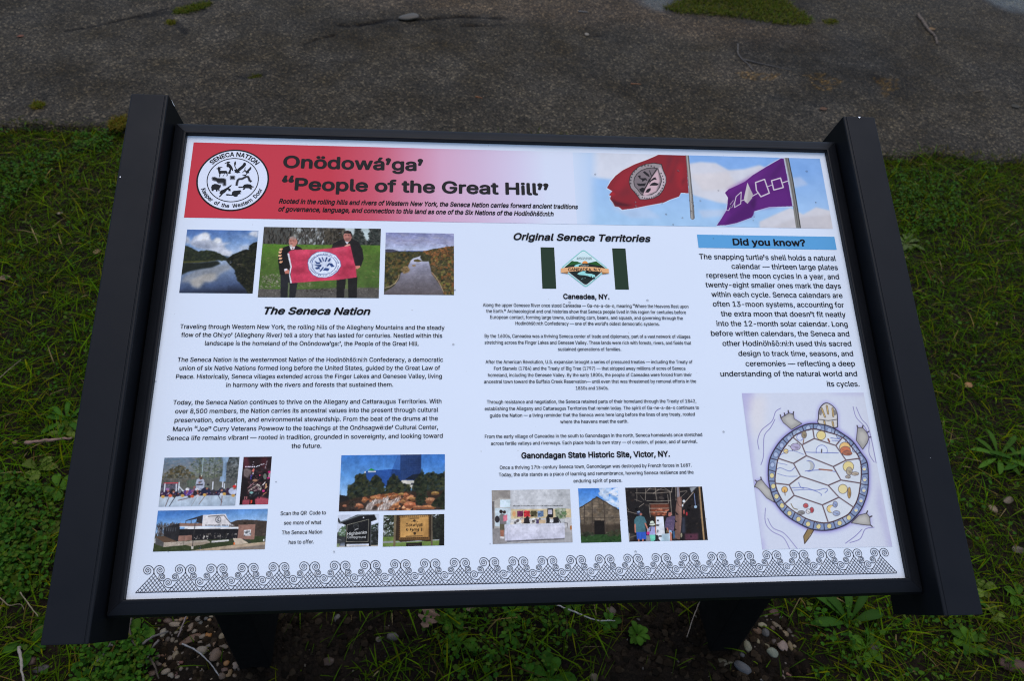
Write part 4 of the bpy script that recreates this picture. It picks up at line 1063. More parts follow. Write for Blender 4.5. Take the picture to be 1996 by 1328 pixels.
lines('paragraph', (600, 642), (600, 674), [('Traveling through Western New York, the rolling hills of the Allegheny Mountains and the steady', 350.9, 866.6),
      ('flow of the Ohi:yo’ (Allegheny River) tell a story that has lasted for centuries. Nestled within this', 352.9, 862),
      ('landscape is the homeland of the Onöndowa’ga:’, the People of the Great Hill.', 399.3, 816.2)], 8.4)
lines('paragraph', (600, 705.7), (600, 754.6), [('The Seneca Nation is the westernmost Nation of the Hodínöhšö:ni:h Confederacy, a democratic', 345.8, 863.6),
      ('union of six Native Nations formed long before the United States, guided by the Great Law of', 349.8, 857.9),
      ('Peace. Historically, Seneca villages extended across the Finger Lakes and Genesee Valley, living', 343.1, 861.3),
      ('in harmony with the rivers and forests that sustained them.', 440.8, 766.4)], 8.4)
lines('paragraph', (600, 788), (597, 874), [('Today, the Seneca Nation continues to thrive on the Allegany and Cattaraugus Territories. With', 337.6, 860.5),
      ('over 8,500 members, the Nation carries its ancestral values into the present through cultural', 341.5, 854.2),
      ('preservation, education, and environmental stewardship. From the beat of the drums at the', 340.4, 853.4),
      ('Marvin “Joe” Curry Veterans Powwow to the teachings at the Onöhsagwë:de’ Cultural Center,', 337.2, 853.8),
      ('Seneca life remains vibrant — rooted in tradition, grounded in sovereignty, and looking toward', 325.5, 863), ('the future.', 568.1, 626.6)], 8.6)
lines('paragraph', (1140, 599.5), (1145, 634.5), [('Along the upper Genesee River once stood Caneadea — Ga-ne-a-de-o, meaning “Where the Heavens Rest upon', 941.2, 1341.8),
      ('the Earth.” Archaeological and oral histories show that Seneca people lived in this region for centuries before', 947.7, 1337.1),
      ('European contact, forming large towns, cultivating corn, beans, and squash, and governing through the', 955.7, 1330.9),
      ('Hodínöhšö:ni:h Confederacy — one of the world’s oldest democratic systems.', 1004.8, 1285.7)], 6.6)
lines('paragraph', (1145, 659.2), (1150, 684.3), [('By the 1600s, Caneadea was a thriving Seneca center of trade and diplomacy, part of a vast network of villages', 944.7, 1345.7),
      ('stretching across the Finger Lakes and Genesee Valley. These lands were rich with forests, rivers, and fields that', 944.7, 1347.1),
      ('sustained generations of families.', 1087.8, 1210.9)], 6.6)
lines('paragraph', (1148, 709.2), (1154, 760.2), [('After the American Revolution, U.S. expansion brought a series of pressured treaties — including the Treaty of', 946.5, 1350),
      ('Fort Stanwix (1784) and the Treaty of Big Tree (1797) — that stripped away millions of acres of Seneca', 962.8, 1336),
      ('homeland, including the Genesee Valley. By the early 1800s, the people of Caneadea were forced from their', 951.3, 1348.6),
      ('ancestral town toward the Buffalo Creek Reservation— until even that was threatened by removal efforts in the', 943.6, 1357.2), ('1830s and 1840s.', 1122.5, 1186.2)], 6.6)
lines('paragraph', (1150, 786.5), (1158, 825.5), [('Through resistance and negotiation, the Seneca retained parts of their homeland through the Treaty of 1842,', 948.9, 1357.2),
      ('establishing the Allegany and Cattaraugus Territories that remain today. The spirit of Ga-ne-a-de-o continues to', 944.8, 1362.8),
      ('guide the Nation — a living reminder that the Seneca were here long before the lines of any treaty, rooted', 954.9, 1354.6),
      ('where the heavens meet the earth.', 1092, 1224.5)], 6.7)
lines('paragraph', (1155, 853), (1155, 866.4), [('From the early village of Caneadea in the south to Ganondagan in the north, Seneca homelands once stretched', 945, 1369),
      ('across fertile valleys and riverways. Each place holds its own story — of creation, of peace, and of survival.', 957, 1359.4)], 6.7)
lines('paragraph', (1160, 913), (1165, 940.8), [('Once a thriving 17th-century Seneca town, Ganondagan was destroyed by French forces in 1687.', 974.1, 1348.4),
      ('Today, the site stands as a place of learning and remembrance, honoring Seneca resilience and the', 972.2, 1352.2), ('enduring spirit of peace.', 1117.9, 1212.9)], 6.8)
lines('paragraph', (1496, 507), (1645, 753.8), [('The snapping turtle’s shell holds a natural', 1363.6, 1629.4), ('calendar — thirteen large plates', 1426.5, 1633.2), ('represent the moon cycles in a year, and', 1377.8, 1635.9),
      ('twenty-eight smaller ones mark the days', 1376, 1639.6), ('within each cycle. Seneca calendars are', 1387.7, 1642.9), ('often 13-moon systems, accounting for', 1390.4, 1645.8),
      ('the extra moon that doesn’t fit neatly', 1406.1, 1649.3), ('into the 12-month solar calendar. Long', 1397.4, 1653), ('before written calendars, the Seneca and', 1386.7, 1656.3),
      ('other Hodínöhšö:ni:h used this sacred', 1409, 1660), ('design to track time, seasons, and', 1439.9, 1663.7), ('ceremonies — reflecting a deep', 1453.8, 1667.2),
      ('understanding of the natural world and', 1404.6, 1671.2), ('its cycles.', 1612.5, 1675.4)], 10.2)
lines('caption', (590, 1004.4), (588, 1060.7), [('Scan the QR  Code to', 546.8, 635.2), ('see more of what', 553.4, 626.1), ('The Seneca Nation', 549.3, 627.9), ('has to offer.', 562.8, 612)], 7.4)
pr = Print('heading')
r = rect_of((1358.1, 456.7), (1626.5, 462.4), (1630.7, 487.7), (1361.6, 482.5))
pr.poly([(r[0], r[1]), (r[2], r[1]), (r[2], r[3]), (r[0], r[3])], (90, 160, 218), 0.0003)
v = P(1500, 478.9)[1]
text(pr, 'Did you know?', (P(1428.7, 478)[0], v), (P(1570.3, 479.8)[0], v), P(1500, 466.7)[1] - v, (18, 20, 26), 0.036)
pr.build(panel)

# ---- round emblem on the red
Zr = Zm(400, 300, 13.28)
pr = Print('emblem')
ul, ur = P(382.1, 352)[0], P(525.2, 352)[0]
vt, vb = P(455, 292.2)[1], P(452, 411.3)[1]
ec = ((ul + ur) / 2, (vt + vb) / 2)
er = ((ur - ul) + (vt - vb)) / 4
pr.ring(ec, 0.0, er * 0.97, (216, 226, 250), 0.0005)
pr.ring(ec, er * 0.955, er, (28, 30, 35), 0.0006)
il, ir = Zr(42, 690)[0], Zr(1390, 690)[0]
ri = (ir - il) / 2
pr.ring(ec, ri * 0.965, ri, (28, 30, 35), 0.0007)
ink_c = (34, 37, 44)
for q in ([(292, 378), (330, 370), (345, 330), (352, 345), (420, 340), (462, 355), (400, 365), (395, 380), (420, 395), (385, 405), (395, 440), (550, 440), (580, 470), (585, 560), (560, 582), (550, 575), (565, 545), (550, 510), (520, 505), (470, 585), (452, 580), (505, 520), (490, 510), (420, 512), (395, 530), (385, 605), (365, 603), (370, 530), (345, 480), (330, 405), (300, 392)],
          [(500, 255), (560, 215), (590, 200), (630, 205), (662, 235), (625, 235), (605, 252), (640, 262), (690, 320), (720, 380), (725, 450), (700, 435), (678, 400), (670, 440), (660, 490), (680, 515), (655, 510), (620, 528), (598, 515), (595, 490), (625, 440), (640, 390), (600, 340), (575, 350), (555, 330), (558, 270), (575, 240), (520, 258)],
          [(775, 185), (800, 210), (800, 260), (780, 310), (800, 370), (830, 410), (850, 385), (960, 300), (1005, 230), (1030, 225), (1060, 250), (1055, 300), (1000, 360), (930, 420), (880, 460), (915, 490), (870, 495), (835, 508), (790, 485), (760, 500), (775, 465), (750, 425), (800, 400), (760, 330), (748, 250)],
          [(1050, 340), (1036, 400), (1060, 450), (1100, 420), (1180, 335), (1200, 350), (1190, 400), (1130, 465), (1150, 495), (1100, 505), (1060, 560), (1030, 578), (1010, 565), (960, 550), (970, 540), (1040, 540), (1075, 515), (1050, 480), (1030, 450), (945, 500), (1018, 425), (1025, 370)],
          [(155, 870), (180, 810), (250, 780), (330, 790), (365, 810), (410, 805), (405, 860), (385, 880), (370, 920), (380, 965), (345, 965), (340, 930), (322, 935), (320, 975), (285, 975), (278, 930), (230, 930), (210, 965), (175, 965), (165, 910)],
          [(692, 795), (670, 850), (615, 885), (660, 920), (665, 970), (640, 965), (610, 970), (600, 930), (570, 940), (520, 1000), (460, 1040), (400, 1110), (370, 1125), (360, 1105), (410, 1050), (370, 1030), (385, 990), (405, 950), (470, 930), (560, 880), (600, 855)],
          [(530, 1062), (560, 1040), (690, 1060), (695, 1000), (740, 960), (830, 955), (880, 945), (920, 945), (945, 985), (900, 1000), (935, 1040), (880, 1045), (845, 1070), (850, 1095), (800, 1115), (760, 1110), (720, 1085), (560, 1080)],
          [(850, 865), (880, 850), (970, 850), (1010, 800), (1090, 785), (1180, 795), (1220, 840), (1270, 855), (1240, 872), (1200, 870), (1225, 910), (1180, 928), (1140, 895), (1040, 890), (1030, 920), (980, 935), (975, 910), (1000, 885), (970, 875), (900, 888)]):
    pr.poly([Zr(*p) for p in q], ink_c, 0.0007)
grey = (126, 130, 146)
for q, q2 in (([(165, 640), (180, 600), (250, 595), (330, 625), (500, 630), (550, 660), (552, 820), (520, 840), (460, 835), (445, 780), (340, 775), (290, 720), (230, 710), (180, 690)],
               [(190, 640), (210, 612), (260, 612), (330, 645), (490, 648), (532, 675), (532, 815), (478, 815), (475, 745), (330, 745), (280, 695), (210, 680)]),
              ([(640, 575), (655, 563), (765, 563), (780, 575), (780, 665), (765, 676), (655, 676), (640, 665)], [(667, 585), (755, 585), (755, 650), (667, 650)])):
    pr.poly([Zr(*p) for p in q], grey, 0.00065)
    pr.poly([Zr(*p) for p in q2], ink_c, 0.0008)
sn = [(815, 825), (828, 740), (850, 680), (880, 655), (960, 650), (1010, 620), (1060, 595), (1110, 595), (1135, 640), (1150, 690), (1200, 725)]
ku = (Zr(100, 600)[0] - Zr(0, 600)[0]) / 100
pr.strip([Zr(*p) for p in sn], 72 * ku, grey, 0.00065)
pr.strip([Zr(*p) for p in sn], 40 * ku, ink_c, 0.0008)
def pang(p):
    return math.atan2(p[1] - ec[1], p[0] - ec[0])
a0, a1 = pang(Zr(150, 250)), pang(Zr(1350, 270))
text(pr, 'SENECA NATION', None, None, er * 0.135, ink_c, 0.034, 0, 0.0007, (ec, er * 0.775, a0, a1))
Zq = Zm(340, 260, 4.752)
a0, a1 = pang(Zq(255, 515)), pang(Zq(818, 520))
if a0 > 0: a0 -= 2 * math.pi
text(pr, 'Keeper  of  the  Western  Door', None, None, er * 0.115, ink_c, 0.028, 0, 0.0007, (ec, er * 0.895, -math.pi - (math.pi + a0) if False else a0, a1))
pr.build(panel)

# ---- green bars and the diamond badge
pr = Print('badge')
Zd = Zm(1060, 470, 9.98)
for qd, c in (((1053.7, 482.2), (1080.2, 482.4), (1084.1, 563.2), (1057.1, 562.8)), 0), (((1193.1, 484.2), (1219.1, 484.5), (1225.8, 564.7), (1199.3, 564.7)), 0):
    r = rect_of(*qd)
    pr.poly([(r[0], r[1]), (r[2], r[1]), (r[2], r[3]), (r[0], r[3])], (37, 57, 46), 0.0003)
dl, dr, dt, db = Zd(355, 530)[0], Zd(1228, 548)[0], Zd(775, 182)[1], Zd(815, 888)[1]
dc = ((dl + dr) / 2, (dt + db) / 2)
def dia(k, rr_=0.07, n=6):
    a, b2 = (dr - dl) / 2 * k, (dt - db) / 2 * k
    return [(dc[0] + x, dc[1] + y) for x, y in round_poly([(a * 1.06, 0), (0, b2 * 1.06), (-a * 1.06, 0), (0, -b2 * 1.06)], rr_ * (dr - dl), n)]
pr.poly(dia(1.0), (132, 202, 202), 0.0004)
pr.poly(dia(0.93), (224, 240, 248), 0.0005)
inner = dia(0.89)
pr.poly(inner, (205, 232, 242), 0.0006)
def clip(ps, yline):
    """keep the polygon below v = yline"""
    out = []
    for i in range(len(ps)):
        a, b2 = ps[i], ps[(i + 1) % len(ps)]
        if a[1] <= yline: out.append(a)
        if (a[1] <= yline) != (b2[1] <= yline):
            t = (yline - a[1]) / (b2[1] - a[1])
            out.append((a[0] + t * (b2[0] - a[0]), yline))
    return out
pr.poly([Zd(*p) for p in [(395, 520), (545, 388), (600, 400), (650, 402), (740, 440), (800, 445), (870, 430), (1020, 396), (1195, 530), (800, 560)]], (38, 92, 46), 0.0007)
pr.poly([Zd(745 + 55 + 55 * math.cos(t), 440 - 48 * math.sin(t)) for t in np.linspace(0, math.pi, 16)], (238, 146, 74), 0.00075)
pr.poly(clip(inner, Zd(800, 512)[1]), (30, 42, 42), 0.0008)
pr.poly([Zd(*p) for p in [(395, 520), (480, 480), (640, 460), (700, 445), (880, 445), (980, 470), (1130, 490), (1195, 530), (800, 580)]], (30, 42, 42), 0.0008)
pr.poly([Zd(*p) for p in [(590, 505), (600, 480), (640, 460), (700, 448), (760, 450), (700, 465), (672, 490), (690, 515)]], (150, 218, 222), 0.0009)
pr.poly([Zd(*p) for p in [(750, 590), (825, 590), (790, 620), (830, 635), (930, 645), (990, 665), (1002, 700), (960, 735), (900, 700), (800, 672), (680, 662), (650, 645), (680, 620)]], (150, 218, 222), 0.0009)
for x, y, h in ((855, 712, 45), (920, 725, 50), (972, 728, 38), (830, 715, 25), (890, 722, 20), (945, 740, 25)):
    pr.poly([Zd(x - 24, y + 12), Zd(x + 24, y + 12), Zd(x, y - h)], (26, 34, 38), 0.001)
for x, y in ((757, 735), (800, 720), (735, 745)):
    pr.poly([Zd(x - 6, y + 10), Zd(x + 6, y + 10), Zd(x, y - 12)], (150, 200, 205), 0.001)
pr.poly([Zd(*p) for p in [(330, 620), (465, 600), (465, 640)]], (164, 116, 66), 0.0010)
pr.poly([Zd(*p) for p in [(1265, 632), (1130, 610), (1140, 650)]], (164, 116, 66), 0.0010)
top = [(330, 538), (480, 518), (640, 506), (800, 505), (960, 512), (1110, 528), (1258, 550)]
pr.poly([Zd(*p) for p in top + [(1265, 632), (1110, 608), (960, 592), (800, 586), (640, 590), (480, 602), (332, 625)]], (226, 174, 128), 0.0011)
text(pr, 'CANEADEA, N.Y.', Zd(470, 582), Zd(1125, 590), Zd(800, 520)[1] - Zd(800, 572)[1], (30, 36, 34), 0.022, 0, 0.0013)
text(pr, 'WHERE THE HEAVENS', Zd(640, 340), Zd(930, 338), Zd(800, 318)[1] - Zd(800, 337)[1], (44, 70, 72), 0.006, 0, 0.0010)
text(pr, 'REST UPON THE EARTH', Zd(640, 366), Zd(935, 368), Zd(800, 345)[1] - Zd(800, 364)[1], (44, 70, 72), 0.006, 0, 0.0010)
text(pr, 'TOWN OF', Zd(705, 493), Zd(875, 493), Zd(800, 472)[1] - Zd(800, 492)[1], (214, 226, 226), 0.004, 0, 0.0010)
pr.build(panel)

# ---- border of lattice triangles and scrolls along the foot
pr = Print('border_pattern')
Zb = Zm(260, 1090, 14.26)
b0 = P(264.4, 1156.2)
b1 = P(1748.1, 1117.7)
NP = 26
per = (b1[0] - b0[0]) / NP
o0 = np.array(Zb(60, 942))
hgt = Zb(568, 412)[1] - o0[1]
foot = np.array([per, 0])
apex = np.array([per * 0.5, hgt])
kx = per / (Zb(945, 912)[0] - o0[0])
lw = 0.00060
lc = (34, 36, 48)
def sp(cx_, cy_, tab, mirror=None):
    a = np.array([t[0] for t in tab], float)
    r = np.array([t[1] for t in tab], float)
    aa = np.linspace(a[0], a[-1], 60) if a[-1] > a[0] else np.linspace(a[0], a[-1], 60)
    rr_ = np.interp(aa if a[-1] > a[0] else -aa, a if a[-1] > a[0] else -a, r)
    rr_ = np.convolve(np.pad(rr_, 3, mode='edge'), np.ones(7) / 7, 'valid')
    x = cx_ + rr_ * np.cos(np.radians(aa))
    y = cy_ - rr_ * np.sin(np.radians(aa))
    if mirror is not None:
        x = 2 * mirror - x
    q = np.array([Zb(i, j) for i, j in zip(x, y)]) - o0
    q[:, 0] *= kx
    return q
TOP = [(-30, 195), (0, 166), (30, 152), (90, 138), (180, 108), (270, 105), (360, 92), (450, 72), (540, 54), (630, 45), (720, 40), (810, 26), (900, 10)]
SA = [(-45, 125), (-93, 115), (-167, 94), (-265, 80), (-353, 72), (-450, 62), (-540, 49), (-630, 45), (-720, 35), (-810, 24), (-900, 10)]
MC = [(-24, 200), (-40, 170), (-56, 150), (-88, 137), (-165, 119), (-270, 107), (-354, 100), (-450, 70), (-540, 57), (-630, 50), (-720, 43), (-810, 25), (-900, 10)]
scr = [sp(395, 325, TOP), sp(395, 325, TOP, 568)]
mid = [sp(797, 500, SA), sp(797, 500, SA, 973), sp(955, 660, MC)]
for k in range(NP):
    s0 = np.array(b0) + foot * k
    L, A, Rr = s0, s0 + apex, s0 + foot
    pr.strip([L, A], lw, lc); pr.strip([A, Rr], lw, lc)
    for i in range(1, 8):
        f = i / 8
        pl, pb = L + (A - L) * f, L + (Rr - L) * f
        pr.strip([pl, pb], lw * 0.9, lc)
        p2, q2 = Rr + (A - Rr) * f, Rr + (L - Rr) * f
        pr.strip([p2, q2], lw * 0.9, lc, 0.00052)
    for q in scr + (mid if k < NP - 1 else []):
        pr.strip(q + s0, lw, lc, 0.00054)
pr.strip([np.array(b0), np.array(b1)], lw * 1.3, lc, 0.00056)
pr.build(panel)
# ---- the printed photographs
DK = (30, 32, 34)

# lake between wooded hills
Z = Zm(340, 430, 6.639)
cv, pr = photo('lake_photo', Z, ((165, 118), (1088, 130), (1012, 945), (63, 938)), 11, (96, 130, 178))
cv.grad((500, 120), (500, 470), [(0, (78, 112, 172)), (.5, (112, 146, 196)), (1, (176, 194, 222))])
for q, c, bl in (([(205, 290), (260, 210), (330, 180), (400, 155), (450, 175), (465, 240), (500, 265), (540, 225), (600, 235), (620, 290), (740, 290), (640, 320), (660, 360), (740, 420), (700, 460), (560, 420), (430, 375), (300, 355), (220, 320)], (188, 194, 210), 3),
                 ([(290, 260), (330, 190), (400, 160), (450, 180), (460, 250), (380, 260)], (222, 226, 234), 3), ([(510, 260), (545, 228), (600, 240), (610, 290), (550, 300)], (222, 226, 232), 3),
                 ([(210, 290), (330, 290), (520, 340), (420, 375), (270, 335)], (136, 146, 168), 4), ([(150, 200), (200, 230), (210, 300), (150, 300)], (190, 196, 210), 4),
                 ([(950, 185), (1000, 140), (1085, 135), (1075, 230), (1020, 210)], (202, 206, 216), 3), ([(780, 180), (1040, 220), (1060, 260), (900, 220)], (150, 174, 208), 5),
                 ([(840, 340), (960, 310), (980, 350), (860, 400)], (190, 202, 222), 5), ([(600, 400), (760, 400), (700, 470), (600, 450)], (206, 212, 226), 4)):
    cv.poly(q, c, .9, bl)
cv.grad((500, 560), (500, 940), [(0, (140, 158, 186)), (.35, (104, 124, 158)), (.75, (66, 82, 116)), (1, (34, 40, 56))], [(60, 510), (1060, 515), (1020, 950), (60, 950)])
for q, c, bl in (([(130, 730), (300, 640), (540, 590), (700, 565), (740, 620), (600, 690), (540, 770), (470, 800), (400, 790), (330, 880), (240, 860), (190, 800), (90, 800)], (132, 138, 148), 4),
                 ([(210, 770), (400, 690), (540, 680), (530, 760), (450, 790), (380, 790), (310, 870), (240, 840)], (176, 174, 172), 4)):
    cv.poly(q, c, .85, bl)
h1 = [(100, 320), (180, 335), (320, 405), (420, 385), (520, 400), (640, 460), (690, 490), (680, 520), (560, 515), (330, 540), (90, 545)]
cv.poly([(600, 460), (640, 455), (710, 465), (690, 490), (620, 480)], (76, 96, 120), 1, 1)
cv.poly(h1, (38, 46, 38), 1, 1)
cv.spl(h1, 260, 8, 22, [(30, 40, 28), (44, 54, 36), (54, 60, 40), (24, 32, 28)], .7, .6, 0, 6)
cv.poly([(80, 532), (330, 525), (530, 512), (540, 520), (320, 545), (80, 556)], (88, 88, 46), .9, 1)
cv.poly([(70, 548), (330, 545), (560, 520), (600, 560), (480, 610), (330, 630), (190, 660), (60, 720)], (26, 32, 28), .95, 2)
rt = [(680, 490), (780, 430), (920, 375), (965, 380), (965, 330), (1020, 290), (1090, 270), (1050, 960), (950, 960), (930, 900), (830, 790), (790, 700), (780, 640), (700, 560), (670, 520)]
cv.poly(rt, (24, 28, 24), 1, 1)
cv.spl(rt, 420, 8, 26, [(20, 24, 20), (34, 40, 26), (52, 54, 34), (30, 32, 26), (62, 60, 44)], .7, .55, .3, 6)
cv.spl([(800, 560), (900, 560), (880, 600), (820, 590)], 12, 8, 30, [(120, 112, 96), (90, 84, 70)], .25, .7, .4)
cv.noise(3, 6)
cv.detail(); pr.grid(cv); pr.build(panel)

# two men holding a red flag
Z = Zm(500, 440, 8.147)
cv, pr = photo('flag_presentation_photo', Z, ((120, 22), (1978, 48), (1938, 1153), (20, 1140)), 12, (70, 72, 72))
wood = [(60, 0), (2000, 0), (2000, 330), (60, 310)]
cv.poly(wood, (74, 76, 74))
cv.poly([(1390, 30), (1560, 40), (1545, 170), (1480, 110), (1420, 90)], (196, 212, 218), .95, 2)
cv.poly([(1640, 40), (1800, 50), (1780, 280), (1720, 200), (1680, 120)], (188, 206, 212), .95, 2)
cv.spl([(560, 40), (1080, 40), (1080, 300), (640, 300)], 150, 5, 22, [(186, 194, 200), (150, 158, 162), (120, 124, 122)], 1.6, .7)
cv.spl([(100, 30), (1080, 30), (1080, 300), (100, 300)], 320, 5, 14, [(44, 42, 40), (58, 54, 50), (84, 80, 74), (34, 32, 30)], 4.5, .7)
cv.spl([(1080, 40), (1400, 50), (1380, 310), (1060, 310)], 260, 8, 26, [(52, 50, 44), (70, 66, 58), (84, 78, 68), (40, 38, 34)], 1.8, .6)
for q in ([(1570, 45), (1660, 45), (1700, 150), (1720, 310), (1500, 310), (1530, 200), (1560, 130)], [(1790, 45), (1990, 50), (1980, 320), (1740, 320), (1780, 200)]):
    cv.spl(q, 260, 8, 28, [(40, 48, 46), (56, 64, 62), (28, 34, 34)], .6, .8, .3, 5)
grass = [(40, 290), (600, 305), (1200, 310), (1990, 315), (1990, 1010), (30, 1010)]
cv.grad((1000, 300), (1000, 950), [(0, (84, 126, 44)), (.3, (78, 106, 46)), (1, (72, 98, 48))], grass)
cv.spl(grass, 900, 10, 34, [(74, 114, 40), (92, 110, 52), (110, 112, 66), (58, 88, 36), (118, 116, 76), (80, 120, 44)], .35, .5, .15, 8)
cv.spl([(100, 780), (380, 760), (400, 960), (60, 1000)], 260, 6, 18, [(150, 144, 134), (110, 106, 96), (84, 82, 74), (168, 160, 150)], .6, .7)
cv.spl([(700, 900), (900, 900), (940, 980), (640, 990)], 140, 6, 16, [(140, 134, 120), (112, 118, 84), (90, 96, 70)], .6, .6)
gr = [(20, 1000), (600, 1025), (1280, 985), (1990, 985), (1960, 1170), (0, 1170)]
cv.poly(gr, (88, 86, 84), 1, 2)
cv.spl(gr, 700, 5, 13, [(120, 118, 114), (74, 72, 70), (58, 56, 54), (140, 136, 130)], .7, .7)
cv.spl([(560, 1010), (1260, 990), (1260, 1040), (560, 1060)], 120, 6, 18, [(52, 46, 40), (40, 36, 32)], .5, .7)
cv.poly([(385, 700), (530, 700), (560, 900), (655, 905), (615, 1150), (385, 1150)], (36, 38, 44))
cv.poly([(505, 900), (530, 905), (522, 1150), (495, 1150)], (96, 110, 80), .9)
cv.poly([(345, 560), (360, 420), (420, 350), (520, 315), (640, 320), (720, 360), (745, 420), (720, 600), (540, 780), (375, 780)], (28, 28, 30))
cv.poly([(1270, 850), (1600, 810), (1590, 1150), (1270, 1150)], (32, 32, 34))
cv.poly([(1418, 845), (1450, 842), (1455, 1150), (1390, 1150)], (98, 116, 70), .9)
cv.poly([(1390, 1000), (1450, 1000), (1452, 1150), (1390, 1150)], (88, 86, 84), .8)
cv.poly([(1190, 360), (1215, 290), (1300, 240), (1400, 205), (1520, 210), (1620, 260), (1680, 380), (1700, 520), (1660, 640), (1580, 680), (1300, 640)], (32, 31, 34))
cv.poly([(1340, 250), (1420, 210), (1470, 330), (1400, 330)], (44, 42, 46), .8, 2)
cv.poly([(1400, 250), (1470, 250), (1440, 300)], (216, 222, 236))
cv.ell(580, 258, 64, 88, (186, 128, 116))
cv.ell(583, 195, 56, 26, (140, 134, 132), .9)
cv.poly([(520, 250), (560, 240), (640, 245), (640, 262), (540, 262)], (150, 96, 90), .7, 1)
cv.ell(548, 322, 26, 18, (176, 168, 164), .9)
cv.ell(560, 288, 20, 10, (136, 84, 80), .7)
cv.ell(640, 262, 12, 26, (190, 130, 116))
cv.poly([(530, 340), (615, 335), (600, 380), (550, 385)], (220, 218, 226))
cv.poly([(560, 350), (590, 348), (580, 380)], (120, 80, 84))
cv.ell(1445, 170, 66, 92, (182, 122, 112))
cv.poly([(1380, 150), (1390, 100), (1440, 82), (1500, 95), (1518, 150), (1505, 180), (1490, 130), (1400, 130)], (34, 32, 34))
cv.poly([(1390, 150), (1500, 150), (1500, 170), (1390, 170)], (126, 80, 78), .7, 1)
cv.poly([(1395, 200), (1490, 195), (1480, 250), (1420, 255)], (120, 88, 84), .7, 2)
for x, y in ((548, 244), (584, 243)):
    cv.ell(x, y, 9, 4, (84, 54, 52), .9); cv.line([(x - 14, y - 11), (x + 12, y - 12)], 5, (110, 80, 74), .8)
for x, y in ((1415, 158), (1458, 156)):
    cv.ell(x, y, 10, 5, (64, 44, 46), .9); cv.line([(x - 15, y - 12), (x + 14, y - 12)], 6, (60, 44, 44), .8)
cv.poly([(560, 248), (572, 246), (576, 276), (556, 278)], (208, 150, 136), .7, 1); cv.poly([(600, 215), (640, 230), (640, 300), (610, 320)], (150, 98, 92), .4, 3); cv.ell(572, 205, 40, 14, (206, 150, 136), .5, 0, 2)
cv.poly([(1430, 160), (1443, 160), (1448, 190), (1426, 192)], (204, 146, 134), .7, 1); cv.poly([(1470, 130), (1510, 150), (1500, 220), (1470, 240)], (140, 90, 86), .5, 3); cv.line([(1418, 214), (1452, 213)], 7, (128, 74, 74), .8); cv.ell(1425, 135, 36, 12, (200, 142, 130), .5, 0, 2)
for x, y in ((390, 380), (375, 425), (372, 478), (380, 525), (388, 580)):
    cv.ell(x, y, 24, 17, (232, 178, 140)); cv.ell(x + 22, y - 8, 10, 12, (214, 150, 112))
fl = [(510, 420), (560, 390), (700, 384), (960, 382), (1200, 362), (1490, 322), (1530, 500), (1570, 650), (1590, 820), (1300, 860), (900, 885), (560, 912), (545, 780), (560, 640), (530, 520)]
cv.poly(fl, (196, 62, 92))
for q, c, a, bl in (([(560, 395), (1000, 385), (1450, 335), (1400, 420), (700, 460)], (206, 78, 106), .7, 6), ([(560, 660), (700, 640), (820, 700), (700, 760), (560, 740)], (150, 44, 68), .7, 6),
                    ([(1320, 620), (1570, 640), (1580, 680), (1330, 720)], (150, 42, 66), .7, 5), ([(560, 470), (760, 560), (800, 620), (600, 560)], (170, 50, 78), .6, 5),
                    ([(1350, 720), (1580, 700), (1580, 760), (1330, 830)], (172, 50, 78), .7, 5), ([(600, 800), (900, 860), (700, 890), (560, 880)], (176, 52, 80), .6, 5),
                    ([(1480, 340), (1540, 560), (1480, 540), (1440, 400)], (178, 52, 80), .6, 4)):
    cv.poly(q, c, a, bl)
cv.poly([(492, 440), (520, 440), (562, 650), (535, 780), (565, 910), (540, 915), (520, 780), (540, 650)], (226, 230, 242))
cv.poly([(440, 700), (490, 685), (525, 715), (520, 765), (460, 765)], (176, 112, 100))
cv.poly([(440, 690), (480, 680), (500, 700), (450, 725)], (214, 214, 226))
cv.poly([(1390, 330), (1430, 300), (1480, 292), (1492, 315), (1420, 335)], (206, 150, 140))
cv.poly([(1570, 640), (1640, 635), (1645, 660), (1600, 690), (1570, 680)], (206, 130, 118))
es = [(1345, 640), (1330, 560), (1260, 470), (1160, 425), (1060, 410), (960, 420), (880, 465), (820, 540), (812, 600), (830, 700), (890, 780), (980, 825), (1100, 828), (1200, 800), (1290, 730)]
cv.poly(es, (60, 80, 140))
cE = np.array((1075, 622))
sh = lambda k: [tuple(cE + (np.array(p) - cE) * k) for p in es]
cv.poly(sh(.97), (214, 224, 246))
cv.poly(sh(.755), (52, 72, 130)); cv.poly(sh(.72), (208, 220, 244))
nb = (44, 68, 124)
for q in ([(920, 550), (960, 580), (1010, 580), (1010, 610), (950, 610)], [(980, 500), (1010, 520), (1045, 580), (1010, 580)], [(1030, 500), (1050, 500), (1075, 560), (1060, 570)], [(1080, 570), (1110, 500), (1130, 510), (1100, 580)],
          [(1130, 560), (1170, 510), (1180, 540), (1150, 580)], [(920, 620), (1030, 620), (1030, 660), (950, 640)], [(930, 670), (1000, 650), (1010, 690), (950, 695)], [(1000, 720), (1060, 650), (1070, 670), (1020, 730)],
          [(1050, 710), (1090, 670), (1160, 680), (1140, 720)], [(1110, 640), (1150, 595), (1200, 600), (1240, 650), (1190, 660), (1160, 620), (1130, 650)]):
    cv.poly(q, nb)
for i, t in enumerate(np.linspace(0, 1, 24)):
    a = math.radians(168 - 158 * t)
    if i not in (6, 14, 17):
        x, y = cE[0] + 226 * math.cos(a), cE[1] - 172 * math.sin(a)
        cv.ell(x, y, 8, 10, (84, 102, 150), .9)
for i, t in enumerate(np.linspace(0, 1, 24)):
    a = math.radians(202 + 150 * t)
    if i not in (6, 9, 13, 20):
        x, y = cE[0] + 226 * math.cos(a), cE[1] - 172 * math.sin(a)
        cv.ell(x, y, 8, 9, (70, 90, 142), .9)
